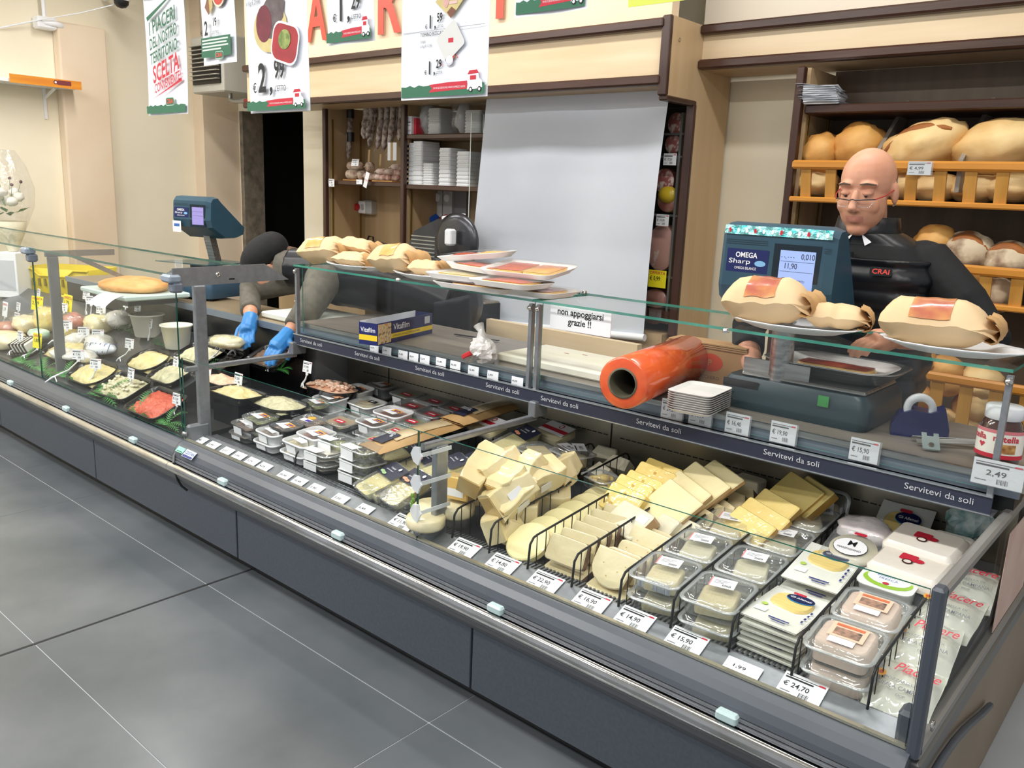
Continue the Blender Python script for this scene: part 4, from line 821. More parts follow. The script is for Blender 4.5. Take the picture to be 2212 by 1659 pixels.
# sheet of cardboard boxes behind the orange roll
# ================================================================== GOODS IN THE SELF SERVICE COUNTER
DZ = .446
def zss(y): return DZ+.1*(max(y, .265)-.265)
def ss(u, v, zz):
    """point of the gently rising deck, raised by zz-DZ, on the sight line"""
    d = at(u, v, y=1)-CAM; n = V((0, -.1, 1)); k = zz-.0265
    return CAM+d*((k-n.dot(CAM))/n.dot(d))
# wire dividers

def rnd(pts, X): return [(X, y, z) for y, z in pts]
def wire_divider(X, y0=.215, y1=.92, h=.104, label=''):
    t = thing('wire_divider', label, 'divider', (X, 0, DZ), 'black wire dividers between the goods')
    b = B(); g = .1*(y1-.265); b.tube([(0, y0-.008, 0), (0, y0, h-.02), (0, y0+.014, h-.004), (0, y0+.03, h), (0, y1-.03, h+g), (0, y1-.014, h-.004+g), (0, y1, h-.02+g), (0, y1, g)], .0034, WIRE, 6); b.obj('frame', t)
    b = B(); y = y0+.03
    while y < y1-.02:
        b.tube([(0, y, max(0, .1*(y-.265))), (0, y, h+max(0, .1*(y-.245)))], .0015, WIRE, 4); y += .04
    o = b.obj('rungs', t); o['kind'] = 'stuff'
ORD = ['first', 'second', 'third', 'fourth', 'fifth', 'sixth', 'seventh', 'eighth', 'ninth']
for i, X in enumerate((2.87, 3.02, 3.165, 3.318, 3.468, 3.62, 3.775, 3.925, 4.09)): wire_divider(X, label='black wire divider, %s to the right of the barbed white clips' % ORD[i])
for i, (u, v) in enumerate(((640, 1010), (808, 1060))):
    X = ss(u, v, zz=DZ).x; wire_divider(X, y0=.27, h=.07, label='black wire divider among the packed trays, %s from the left' % ORD[i])
# cheeses
def cheese(n, c1, c2, sc=6, lo=.4, hi=.62, **k): return mat(n, c1, c2, scale=sc, rough=.42, coat=.55, bump=.25, bscale=28, lo=lo, hi=hi, sss=.0, **k)
M_PARM = cheese('parmesan_wrapped', '#e3d09a', '#eee0b4', 9); M_PARMD = cheese('parmesan_rind', '#d3b06c', '#dcc084', 9)
M_PROV = cheese('provolone', '#eee2a4', '#f3eab8', 5); M_EMM = cheese('emmental', '#eccf6f', '#f2da85', 4); M_HOLE = mat('cheese_hole', '#c9a242', rough=.5)
M_TOMA = cheese('toma_paste', '#d9cb9e', '#e2d6ac', 10); M_RIND = cheese('brown_rind', '#7d6353', '#9a7f6a', 20)
M_TOMB = cheese('pale_toma', '#e9dcae', '#efe4bd', 12); M_RINB = cheese('tan_rind', '#c3a173', '#b18e63', 16)
M_PALE = cheese('pale_slab', '#efe0a6', '#f3e7b6', 6); M_BRIE = cheese('brie_paste', '#ecdcae', '#f2e5c0', 8); M_BRR = cheese('grey_brie_rind', '#8f7a68', '#d8cdb8', 12)
M_FONT = cheese('fontina', '#e8cf7a', '#efd98c', 5); M_FONR = cheese('fontina_rind', '#b48a3f', '#c79d50', 8); M_WHC = cheese('white_cheese', '#e6dfc2', '#eee8d2', 8)
M_LBL = mat('white_sticker', '#f2f3f5', rough=.5)
def slab(P, outline, th, X, face, rind, name, label, group, holes=(), sticker=None, cat='cheese'):
    t = thing(name, label, cat, X, group)
    b = B(); Q = FACE
    n = len(outline); e = .004
    cx, cy = sum(p[0] for p in outline)/n, sum(p[1] for p in outline)/n
    ins = [(cx+(p[0]-cx)*(1-e/max(.02, math.hypot(p[0]-cx, p[1]-cy))), cy+(p[1]-cy)*(1-e/max(.02, math.hypot(p[0]-cx, p[1]-cy)))) for p in outline]
    rings = [(ins, 0), (outline, -.003), (outline, -th+.003), (ins, -th)]
    vs = [(p[0], p[1], z) for r, z in rings for p in r]
    b.add(vs, [tuple(range(n))], face, Q); b.add(vs, [tuple(range(3*n, 4*n))[::-1]], face, Q)
    for k in range(3): b.add(vs, [((k+1)*n+i, (k+1)*n+(i+1) % n, k*n+(i+1) % n, k*n+i) for i in range(n)], rind if k == 1 else face, Q, k != 1)
    b.obj('paste', t)
    for (hx, hy, hr) in holes:
        b = B(); b.disc((hx, hy), hr, hr*.8, M_HOLE, Q, z=.0008, n=12); b.obj('hole', t)
    if sticker:
        b = B(); b.rect(*sticker, M_LBL, Q, .0012); b.obj('sticker', t)
    return t
def quad(w, h, sk=0, rd=.012, tp=1): 
    pts = []
    for (sx, sy) in ((1, 1), (-1, 1), (-1, -1), (1, -1)):
        for k in range(3):
            a = {(1, 1): 0, (-1, 1): PI/2, (-1, -1): PI, (1, -1): 1.5*PI}[(sx, sy)]+PI/4*k
            x = sx*(w/2-rd)+rd*math.cos(a); y = sy*(h/2-rd)+rd*math.sin(a); pts.append((x*(tp if y > 0 else 1)+sk*y, y+h/2))
    return pts
def dround(w, h):   # D-shaped half wheel face, flat top
    pts = [(w/2, h), (-w/2*.9, h)]
    for k in range(9):
        a = PI-.15+PI*k/9*.9; pts.append((w/2*math.cos(a)*1.0, h*.5+h*.5*math.sin(a)))
    return pts
def disc_(r): return [(r*math.cos(2*PI*i/26), r+r*math.sin(2*PI*i/26)) for i in range(26)]
def lean(X, y, z, tilt, rz=0, ry=0): return T(X, y, z, rz=rz) @ T(rx=-tilt) @ T(ry=ry)
G = 'cheeses in the self service counter'
WRD = ['front', 'second', 'third', 'fourth', 'fifth', 'sixth', 'seventh', 'eighth']
# provolone discs
for i in range(6):
    slab(None, disc_(.067), .022, lean(3.093, .235+i*.068, zss(.235+i*.068)+.012, .95), M_PROV, M_PROV, 'provolone_slice', '%s round pale provolone slice in the leaning row' % WRD[i], G)
for i, (u, v, w, h) in enumerate([(1335, 1070, .15, .09), (1352, 1052, .15, .09), (1375, 1040, .15, .085), (1400, 1025, .16, .09), (1418, 1010, .15, .08)]):
    P = ss(u, v, zz=.57+.012*i); slab(None, quad(w, h, 0, .008), .04, lean(P.x, P.y-.02, P.z-.05, .7, rz=-.25), M_EMM, M_EMM, 'emmental_piece', '%s yellow holey emmental piece behind the provolone' % WRD[i], G, holes=[(.03-.02*(i % 2), h*.4, .01), (-.03, h*.25, .008), (.0, h*.75, .006)])
# brown rind toma
for i in range(6):
    slab(None, quad(.132-.006*(i % 2), .075, 0, .01, .95), .026, lean(3.242, .262+i*.05, zss(.262+i*.05)+.035, .42, rz=.07*math.sin(i*2)), M_TOMA, M_RIND, 'toma_slice', '%s brown rinded toma slice in its leaning row' % WRD[i], G)
for i in range(4):
    slab(None, quad(.132, .08, 0, .01), .022, lean(3.242, .26+i*.07, zss(.26+i*.07)+.01, 1.35), M_TOMA, M_RIND, 'toma_slice', '%s brown rinded toma slice lying under the leaning row' % WRD[i], G)
P = ss(1345, 1108, zz=.56); slab(None, quad(.15, .10, .1, .01), .04, lean(P.x, P.y-.03, P.z-.05, .85, rz=-.35), M_WHC, M_RINB, 'wrapped_cheese', 'film wrapped cheese block with dark sticker behind the brown rinded toma', G, sticker=(.03, .06, .07, .085))
for i, (u, v, w, h, sk) in enumerate([(1432, 1078, .16, .13, .15), (1458, 1055, .16, .12, .1), (1488, 1040, .17, .13, .2), (1522, 1030, .14, .13, .25)]):
    P = ss(u, v, zz=.585+.012*i); slab(None, quad(w, h, sk, .006), .018, lean(P.x, P.y-.045, P.z-.055, .75, rz=-.25, ry=.22), M_PALE, M_RINB, 'pale_cheese_slab', '%s large pale square cheese slab behind the wrapped block' % WRD[i], G)
# pale toma row
for i in range(6):
    slab(None, dround(.135, .10) if i in (0, 3) else quad(.13-.005*i, .08, 0, .018, .97), .028, lean(3.394, .255+i*.053, zss(.255+i*.053)+.022, .42, rz=-.08+.05*math.sin(i*1.7)), M_TOMB, M_RINB, 'pale_toma_slice', '%s cream coloured toma slice with tiny eyes in its leaning row' % WRD[i], G, holes=[(.02, .05, .002), (-.03, .06, .002), (.04, .07, .0018), (-.01, .03, .002)])
for i in range(3): slab(None, quad(.132, .085, 0, .012), .022, lean(3.394, .25+i*.08, zss(.25+i*.08)+.01, 1.4), M_TOMB, M_RIND, 'pale_toma_slice', '%s cream toma slice lying flat under the leaning row' % WRD[i], G)
for i, (u, v) in enumerate([(1432, 1118), (1478, 1128)]):
    P = ss(u, v, zz=.56); slab(None, quad(.075, .06, .1, .006), .06, lean(P.x, P.y-.02, P.z-.04, .8, rz=-.3), M_WHC, M_WHC, 'white_cheese_block', ['left', 'right'][i]+' small white wrapped cheese block behind the cream toma', G)
for i, (u, v, rz) in enumerate([(1500, 1098, -.3), (1522, 1085, -.2), (1548, 1082, -.5), (1567, 1062, -.15), (1585, 1050, -.1)]):
    P = ss(u, v, zz=.56+.004*i); slab(None, [(-.065, 0), (.06, .0), (.068, .03), (.055, .055), (-.02, .06), (-.062, .04)], .05, lean(P.x, P.y-.02, P.z-.04, .65, rz=rz), M_BRIE, M_BRR, 'brie_wedge', '%s soft cheese wedge with grey rind by the wire divider' % WRD[i], G)
for i, (u, v, w) in enumerate([(1545, 1036, .07), (1573, 1040, .07), (1610, 1038, .09)]):
    P = ss(u, v, zz=.58); t = thing('blue_cheese_block', ['leftmost', 'middle', 'rightmost and largest'][i]+' grey foil wrapped cheese block against the vented back panel', 'cheese', T(P.x, .90, zss(.9)+.035, rz=-.1), G); b = B(); b.box((0, 0, .045), (w, .06, .09+.02*(i == 2)), M_WHC, bev=.006); b.obj('paste', t); b = B(); b.box((0, -.008, .02), (w+.002, .05, .05), mat('printed_foil', '#6c4a55', '#b8adb0', scale=45, rough=.35), bev=.004); b.obj('foil', t)
# fontina
for i, (u, v, w, h) in enumerate([(1603, 1125, .15, .08), (1630, 1107, .16, .08), (1652, 1090, .14, .09), (1688, 1068, .14, .12), (1722, 1068, .11, .11)]):
    P = ss(u, v, zz=.58+.008*i); slab(None, quad(w, h, .15, .006), .02 if i < 3 else .035, lean(P.x, P.y-.015, P.z-.045, .7, rz=-.3, ry=.2 if i > 2 else .12), M_FONT, M_FONR, 'fontina_slice', '%s deep yellow fontina slice behind the clear boxes' % WRD[i], G)
# parmesan wedges
def rough_block(P, L, w, h, rot, m, label, name='parmesan_wedge', seed=0, sticker=None, tp=.75, grp=G, m2=None):
    t = thing(name, label, 'cheese', T(*P) @ Euler(rot).to_matrix().to_4x4(), grp)
    b = B(); secs = []; n = 7
    for k in range(n+1):
        f = k/n; j = lambda q: 1+.2*mnoise.noise(V((f*6+seed, q, seed*3.1)))
        s = (1 if f < .85 else .93)*(tp+(1-tp)*(1-f))
        secs.append((-L/2+L*f, w/2*s*j(1), h/2*(1 if f < .9 else .95)*j(2), .005, .004*math.sin(seed+f*5), .004*math.cos(seed*2+f*4)))
    secs[0] = (secs[0][0], secs[0][1]*.96, secs[0][2]*.96, .01); b.rl(secs, m, T(ry=PI/2), n=2, smooth=False); b.obj('paste', t)
    b = B(); b.box((-L/2-.001, 0, 0), (.003, h*.9, w*.9), m2 or M_PARMD, bev=.001); b.obj('rind', t)
    if sticker: b = B(); b.box((0, h/2*sticker+.003*sticker, 0), (.05, .0015, .03), M_LBL); b.obj('sticker', t)
    return t
# rot: x = along length; pitch by -ry lifts the +x end; heading rz
for i, (u, v, z, L, w, h, rz, up, st, lb) in enumerate([
 (1012, 1096, .60, .17, .075, .07, 2.35, .5, 0, 'front left parmesan wedge lying on the pile'), (1068, 1108, .59, .17, .085, .075, 2.2, .5, -1, 'front right parmesan wedge with white sticker'), (1132, 1080, .59, .17, .08, .07, 2.2, .45, -1, 'parmesan wedge with white sticker behind the front pair'),
 (1098, 1040, .62, .13, .07, .065, 2.3, .6, 0, 'pointed parmesan wedge in the middle of the pile'), (1038, 1012, .64, .19, .07, .07, 2.6, .5, 0, 'tallest parmesan wedge at the back left of the pile'), (1078, 1015, .63, .17, .08, .07, 2.3, .4, 0, 'broad parmesan wedge at the back of the pile'),
 (1147, 1008, .64, .10, .06, .06, 2.2, .8, 1, 'upright parmesan point with bright sticker'), (1190, 1040, .60, .18, .085, .075, 2.1, .35, -1, 'large parmesan wedge at the right of the pile'), (1222, 1012, .59, .12, .07, .06, 2.4, .3, 0, 'orange rinded hard cheese piece behind the parmesan'), (1240, 1040, .56, .09, .05, .06, 2.0, .3, 0, 'small hard cheese piece by the wire divider end'),
 (1015, 1160, .51, .17, .09, .06, -.35, 0, 0, 'lowest parmesan wedge behind the 19,90 card'), (1068, 1172, .50, .12, .08, .055, .5, 0, 0, 'parmesan wedge under the pile at the right'), (1110, 1105, .51, .17, .09, .07, 1.4, 0, 0, 'parmesan wedge hidden low behind the front pair'), (1180, 1075, .51, .17, .09, .07, 1.5, 0, 0, 'parmesan wedge low at the right of the pile'), (1060, 1060, .53, .17, .10, .08, 1.5, 0, 0, 'parmesan wedge low in the middle of the pile')]):
    P = ss(u, v, zz=z); P.x = min(P.x, 2.985); P.y = max(P.y, .315+(.03 if i < 2 else 0)); rough_block(P, L*.88, w*1.18, h*1.12, (.5*math.sin(i*2.1), -up, rz-.8), M_PARM, lb, seed=i*1.3, sticker=st)
P = ss(982, 1053, zz=.58); slab(None, quad(.09, .07, 0, .004), .06, lean(P.x, P.y, P.z-.04, .1, rz=.25), cheese('orange_cheese', '#e8bd62', '#eec876', 4), M_PARMD, 'yellow_cheese_block', 'deep yellow cheese block with white sticker behind the arm post', G, sticker=(-.03, .01, .03, .035))
for i, (u, v) in enumerate(((935, 1085), (985, 1085), (920, 1110))):
    P = ss(u, v, zz=.53); t = thing('cheese_round', ['left', 'right', 'front'][i]+' flat cream cheese round behind the barbed clips', 'cheese', (P.x, P.y, P.z-.04), G); b = B(); b.lathe([(0, 0), (.055, 0), (.06, .008), (.06, .03), (.055, .036), (0, .037)], M_TOMB, n=24); b.obj('paste', t)
b = B(); P = ss(893, 1100, zz=.5)
for i in range(9): b.ell((.004*math.sin(i*2), -.005, .012*i), (.008, .003, .008), mat('herb_leaf', '#6f9a2c', rough=.5), nu=8, nv=5)
b.tube([(0, 0, 0), (.003, 0, .1)], .0015, mat('herb_stem', '#7b9a45', rough=.6), 4); tag(b.obj('herb_sprig', None, (P.x, P.y, DZ)), 'small green herb sprig standing behind the glass joint', 'herb')
# clear boxes with cheese
def label_card(b, w, h, X, tilt=0):
    b.rect(-w/2, -h/2, w/2, h/2, M_LBL, X); b.rect(-w/2, -h/2, -w/2+w*.05, h/2, mat('pink_edge', '#e58c8c', rough=.5), X, .0004)
    for k in range(3): b.rect(-w*.35, h*(.2-k*.14), w*(.25-.1*k), h*(.24-k*.14), GREYINK, X, .0004)
    for k in range(7): b.rect(w*(.02+k*.05), -h*.35, w*(.02+k*.05+.025), -h*.15, INK, X, .0004)
def clambox(X, h, w, d, label, fill, group='clear boxes of cheese', stacked=1, name='clear_box', lab=True, lx=0, ly=.02, cat='box', film=False, labm=None):
    t = thing(name, label, cat, X, group)
    b = B(); b.rl([(0, w/2-.012, d/2-.012, .02), (.004, w/2-.006, d/2-.006, .022), (h*.72, w/2-.002, d/2-.002, .024), (h*.73, w/2+.004, d/2+.004, .026), (h*.8, w/2+.004, d/2+.004, .026), (h*.82, w/2-.003, d/2-.003, .022), (h, w/2-.01, d/2-.01, .02)], CLEAR, n=3, cap=(1, 1)); b.obj('box', t)
    b = B(); b.rl([(h*.735, w/2-.004, d/2-.004, .02), (h*.735, w/2+.005, d/2+.005, .026), (h*.79, w/2+.005, d/2+.005, .026), (h*.79, w/2-.004, d/2-.004, .02)], RIM, n=3, cap=(0, 0)); b.obj('rim', t)
    fill(t, w, d, h)
    if lab:
        b = B(); label_card(b, .062, .044, T(lx, ly, h+.0015, rz=.15)); b.obj('sticker', t)
    return t
def f_wedge(t, w, d, h, s=1, m=None, seed=0):
    b = B(); b.rl([(.004, w*.32*s, d*.28*s, .01), (h*.3, w*.33*s, d*.29*s, .012), (h*.62, w*.31*s, d*.27*s, .012, .004, 0), (h*.68, w*.28*s, d*.24*s, .01, .004, 0)], m or M_BLUE, T(0, -.008, 0, rz=.2+seed), n=3); b.obj('cheese', t)
M_BLUE = cheese('gorgonzola', '#ddd6b4', '#e9e3c9', 14); M_STRP = mat('striped_foil', '#9aa3b4', '#dfe3ea', scale=60, rough=.3, stretch=(6, 6, .2))
N5 = [(1418, 1250), (1495, 1197), (1572, 1150)]; N6 = [(1545, 1308), (1640, 1217), (1700, 1163), (1765, 1112)]
for i, (u, v) in enumerate(N5):
    P = ss(u, v, zz=.56); 
    for k in (0, 1):
        lb = '%s %s clear box of cheese in the left row of boxes' % (WRD[i], ('lower', 'upper')[k])
        t = clambox(T(3.545, .30+i*.165, zss(.30+i*.165)+.008+k*.057) @ T(rx=.1, rz=.05), .055, .136, .15, lb, lambda t, w, d, h: f_wedge(t, w, d, h, 1.0, M_TOMB if i != 1 else M_BLUE), lab=(k == 1))
        if i == 0 and k == 1: b = B(); b.box((-.005, -.052, .02), (.09, .003, .026), M_STRP); b.obj('striped_foil', t)
for i, (u, v) in enumerate(N6):
    for k in (0, 1):
        clambox(T(3.70, .29+i*.172, zss(.29+i*.172)+.008+k*.057) @ T(rx=.1, rz=.06-.03*i), .055, .138, .155, '%s %s clear box of cheese in the right row of boxes' % (WRD[i], ('lower', 'upper')[k]), lambda t, w, d, h: f_wedge(t, w, d, h, 1.05 if i == 0 else .95, M_BLUE if i else M_TOMA, .1*i), lab=(k == 1))
clambox(T(3.715, .925, .60, rx=1.3), .05, .13, .12, 'clear box of cheese standing upright against the back panel', lambda t, w, d, h: f_wedge(t, w, d, h, .8, M_TOMA), ly=.01)
# flat packs of sliced cheese with navy oval
M_PACK = mat('slice_pack', '#eef0ea', '#e6e6da', scale=5, rough=.25, coat=.4); M_SLI = mat('cheese_slices', '#ecd58c', '#e4c877', scale=18, rough=.4, stretch=(1, 8, 1)); M_NAVY = mat('navy_oval', '#17224f', rough=.35); M_SKY = mat('sky_swoosh', '#2f93d6', rough=.35)
def affettati(X, label):
    t = thing('sliced_cheese_pack', label, 'cheese pack', X, 'flat packs of sliced cheese')
    b = B(); b.grid(lambda i, j: ((i-.5)*.14, (j-.5)*.20, .006+.003*math.sin(i*5)*math.sin(j*4)), 5, 6, M_PACK); b.box((0, 0, .003), (.138, .198, .005), M_PACK, bev=.002); b.obj('tray', t)
    b = B(); b.rl([(.006, .05, .042, .035), (.013, .045, .038, .03)], M_SLI, T(0, .03, 0), n=4); b.obj('slices', t)
    b = B(); b.disc((.012, .052), .034, .02, M_SKY, T(0, -.003, .0145)); b.disc((.012, .052), .034, .02, M_NAVY, T(0, 0, .015)); b.rl([(0, .016, .005, .004), (.0005, .016, .005, .004)], REDINK, T(.0, .074, .015)); b.text('Gli Affettati', .012, PAPER, T(.012, .048, .0158), 'C', bold=.01, width=.052); b.obj('navy_label', t)
    b = B(); b.disc((-.045, -.02), .008, .007, mat('lime_dot', '#b4cf5e', rough=.5), T(z=.0105)); b.rect(-.055, -.06, -.025, -.04, M_LBL, T(z=.0105)); b.rect(-.01, -.075, .04, -.07, NAVYINK, T(z=.0105)); b.rect(.0, -.085, .035, -.081, NAVYINK, T(z=.0105))
    for k in range(4): b.rect(.055, -.05+k*.018, .06, -.04+k*.018, NAVYINK, T(z=.0105))
    b.obj('print', t); return t
for k in range(7): affettati(T(3.848+.003*math.sin(k*3), .34+.003*math.cos(k*2), DZ+.001+k*.0155, rz=.03*math.sin(k*5)), '%s flat pack of sliced cheese in the front stack, counted from the bottom' % ORD[k])
affettati(T(3.85, .55, DZ+.135, rx=.15, rz=.02), 'flat pack of sliced cheese lying behind the front stack')
for k in range(3): affettati(T(3.85, .545, zss(.53)+.012+k*.03) @ T(rx=.1), '%s flat pack of sliced cheese under the second one' % ORD[k])
affettati(T(3.93, .87, .60, rx=.7), 'flat pack of sliced cheese leaning on the back panel')
P = ss(1845, 1178, zz=.585); t = thing('round_cheese_pack', 'round white cheese in clear pack with big M label', 'cheese pack', T(P.x, P.y, P.z-.025, rx=.3)); b = B(); b.rl([(0, .07, .07, .02), (.02, .07, .07, .02), (.025, .066, .066, .02)], CLEAR, n=3); b.obj('pack', t); b = B(); b.lathe([(0, .002), (.058, .002), (.06, .01), (.058, .02), (0, .021)], M_WHC, n=26); b.obj('cheese', t); b = B(); b.disc((-.005, -.005), .043, .036, INK, T(z=.0262)); b.disc((-.005, -.005), .0415, .0345, M_LBL, T(z=.0268)); b.text('M', .03, INK, T(-.005, -.002, .0275), 'C', bold=.01); b.text('MARENGHINO', .011, INK, T(-.005, -.02, .0275), 'C', width=.06); b.rl([(0, .016, .005, .004), (.0005, .016, .005, .004)], REDINK, T(.0, .055, .026)); b.obj('label', t)
P = ss(1872, 1125, zz=.6); b = B(); b.ell((0, 0, 0), (.075, .06, .03), mat('shiny_white_film', '#efe6e6', rough=.15, coat=1, bump=.5, bscale=25), jit=.2, nu=18, nv=10, seed=3); tag(b.obj('film_pack', None, T(P.x, P.y, P.z-.03, rx=.3)), 'shiny white film pack lying behind the M labelled cheese', 'cheese pack', G)
# pink labelled boxes, burrata tubs, white packs
M_PINK = mat('pink_cheese', '#ecd0bd', '#f2ddcb', scale=10, rough=.45, bump=.2); M_ORP = mat('orange_print', '#e07a4d', '#c96a45', scale=40, rough=.5)
def f_pink(t, w, d, h):
    b = B(); b.rl([(.004, w*.4, d*.38, .015), (h*.85, w*.4, d*.38, .02), (h*.92, w*.36, d*.34, .02)], M_PINK, n=3); b.obj('cheese', t)
    b = B(); b.rect(-.038, -.02, .038, .04, mat('peach_label', '#f0c9ae', rough=.5), T(z=h+.0008)); b.rect(-.03, .024, .03, .034, M_ORP, T(z=h+.0014)); b.rect(-.028, -.012, .028, .018, mat('dark_picture', '#4a4a48', '#b98f77', scale=60, rough=.5), T(z=h+.0014)); b.rect(-.03, -.045, .025, -.022, M_LBL, T(z=h+.0014)); b.obj('printed_label', t)
for i, (y, n) in enumerate(((.285, 2), (.44, 2))):
    for k in range(n): clambox(T(4.008, y, zss(y)+.008+k*.057) @ T(rx=.1, rz=.05), .055, .142, .145, '%s %s clear box of soft cheese with orange printed label' % (['front', 'rear'][i], ['lower', 'upper'][k]), f_pink, 'boxes with orange printed label', lab=False)
M_TUB = mat('white_tub', '#f1f3f2', rough=.3); M_LIME = mat('lime_print', '#9fcb3c', rough=.4)
for i, (u, v, z, sy) in enumerate([(1897, 1305, .575, .515), (1935, 1262, .575, .595)]):
    t = thing('burrata_tub', ['front', 'rear'][i]+' white and lime burrata tub', 'tub', T(4.0+.008*i, .575+.11*i, zss(.57+.11*i)+.062, rx=.15), 'white and lime burrata tubs')
    b = B(); b.rl([(0, .055, .035, .02), (.05, .062, .042, .022), (.053, .066, .045, .024), (.056, .066, .045, .024)], M_TUB, n=4); b.obj('tub', t); b = B(); b.disc((0, 0), .058, .036, M_LIME, T(z=.0565)); b.disc((0, .008), .05, .03, M_TUB, T(z=.0569)); b.text('BURRATA', .015, mat('blue_print', '#3a6ab8', rough=.5), T(0, .012, .0574), 'C', width=.06); b.text('FRESCA', .012, mat('blue_print', '#3a6ab8'), T(0, .0, .0574), 'C', width=.045); b.disc((0, -.016), .008, .006, REDINK, T(z=.0574)); b.obj('lid_print', t)
    b = B(); b.rect(-.03, .04, .02, .055, M_LBL, T(z=.058)); b.obj('sticker', t)
    t2 = thing('burrata_tub', ['front', 'rear'][i]+' lower burrata tub under the printed one', 'tub', T(4.0+.008*i, .575+.11*i, zss(.57+.11*i)+.004), 'white and lime burrata tubs'); b = B(); b.rl([(0, .055, .035, .02), (.05, .062, .042, .022), (.056, .066, .045, .024)], M_TUB, n=4); b.obj('tub', t2)
M_CREAM = mat('cream_film_pack', '#f0e7d8', '#f6f0e6', scale=6, rough=.2, coat=.6, bump=.25, bscale=14)
for i, (u, v, z) in enumerate([(1972, 1205, .6), (2003, 1158, .62)]):
    P = ss(u, v, zz=z); t = thing('soft_cheese_pack', ['front', 'rear'][i]+' cream film pack with red stamp on it', 'cheese pack', T(P.x, P.y, P.z-.045, rx=.18, rz=-.1), 'cream film packs with red stamp')
    b = B(); b.rl([(0, .085, .065, .01), (.03, .085, .065, .014), (.04, .075, .055, .012)], M_CREAM, n=3); b.obj('pack', t)
    b = B(); X = T(-.005, .0, .042); b.rl([(0, .02, .014, .004), (.0006, .02, .014, .004)], REDINK, X @ T(-.004, .008)); b.disc((.022, .004), .012, .009, REDINK, X); b.disc((.0, -.012), .013, .011, mat('dark_stamp', '#4a2a26', rough=.5), X, z=.0006); b.disc((.0, -.012), .009, .007, M_CREAM, X, z=.001); b.obj('red_stamp', t)
    if i == 0: b = B(); b.box((-.01, -.075, .012), (.06, .002, .022), M_LBL, T(rx=.5)); b.obj('sticker', t)
for k in range(2):
    P = ss(1985, 1200, zz=.55); t = thing('soft_cheese_pack', ['lower', 'middle'][k]+' cream film pack under the stamped ones', 'cheese pack', T(P.x-.005, .80, zss(.8)+.01+k*.045) @ T(rx=.1), 'cream film packs with red stamp'); b = B(); b.rl([(0, .085, .075, .01), (.03, .085, .075, .014), (.04, .075, .065, .012)], M_CREAM, n=3); b.obj('pack', t)
P = at(2092, 1130, y=.88); t = thing('crumpled_bag', 'crumpled teal printed bag in the back right corner', 'bag', T(P.x, .88, P.z)); b = B(); b.ell((0, 0, 0), (.055, .04, .065), mat('teal_print_film', '#5d8d8c', '#c9d8d6', scale=26, rough=.25, coat=.5, bump=.5, bscale=20), nu=16, nv=10, jit=.4, seed=9, smooth=False); b.obj('bag', t)
P = ss(2055, 1170, zz=.6); t = thing('film_pack', 'white film pack with green print beside the teal bag', 'cheese pack', T(P.x, P.y-.02, P.z-.03, rx=.25)); b = B(); b.rl([(0, .05, .07, .01), (.02, .05, .07, .012), (.026, .044, .062, .01)], M_CREAM, n=3); b.obj('pack', t); b = B(); b.poly([(-.04, .03), (.0, .04), (.04, .03), (.0, .05)], GREENINK, T(z=.027)); b.rect(-.03, -.03, .03, -.022, GREENINK, T(z=.027)); b.rect(-.03, -.05, .02, -.043, GREENINK, T(z=.027)); b.obj('print', t)
# buffalo mozzarella bags
M_BUF = mat('clear_brine_bag', '#d6d8c8', '#e2e3d6', scale=7, rough=.12, coat=1, bump=.5, bscale=16)
for i, (X, y, z, rx, rz) in enumerate([(4.135, .29, DZ+.035, .35, .0), (4.13, .43, DZ+.08, .4, .05), (4.14, .57, DZ+.11, .3, -.05), (4.14, .71, DZ+.13, .3, .1)]):
    t = thing('mozzarella_bag', '%s shiny bag of buffalo mozzarella beside the end post' % WRD[i], 'bag', T(X, y, z, rx=rx, rz=rz), 'bags of buffalo mozzarella')
    b = B(); b.grid(lambda a, c: ((a-.5)*.13, (c-.5)*.16, .028*math.sin(PI*a)**.6*math.sin(PI*c)**.6+.004*math.sin(a*17+c*9+i)), 10, 10, M_BUF); b.grid(lambda a, c: ((.5-a)*.13, (c-.5)*.16, -.028*math.sin(PI*a)**.6*math.sin(PI*c)**.6), 8, 8, M_BUF); b.obj('bag', t)
    b = B(); X2 = T(-.03, .022, .034); b.text('Piacere', .034, mat('script_red', '#d8283f', rough=.4), X2 @ MX(((1, .3, 0, 0), (0, 1, 0, 0), (0, 0, 1, 0), (0, 0, 0, 1))), bold=.008, width=.09); b.text('MOZZARELLA DI', .01, GREYINK, T(-.04, -.008, .034), width=.08); b.text('BUFALA CAMPANA', .016, GREYINK, T(-.052, -.028, .033), bold=.005, width=.105); b.text('DOP', .009, GREYINK, T(-.005, -.042, .03)); b.obj('print', t)
    b = B(); b.disc((-.048, .005), .010, .010, mat('amber_seal', '#e0a12c', rough=.4), T(z=.031)); b.disc((-.048, .005), .005, .005, mat('seal_red', '#c4512a', rough=.4), T(z=.0315)); b.obj('seal', t)
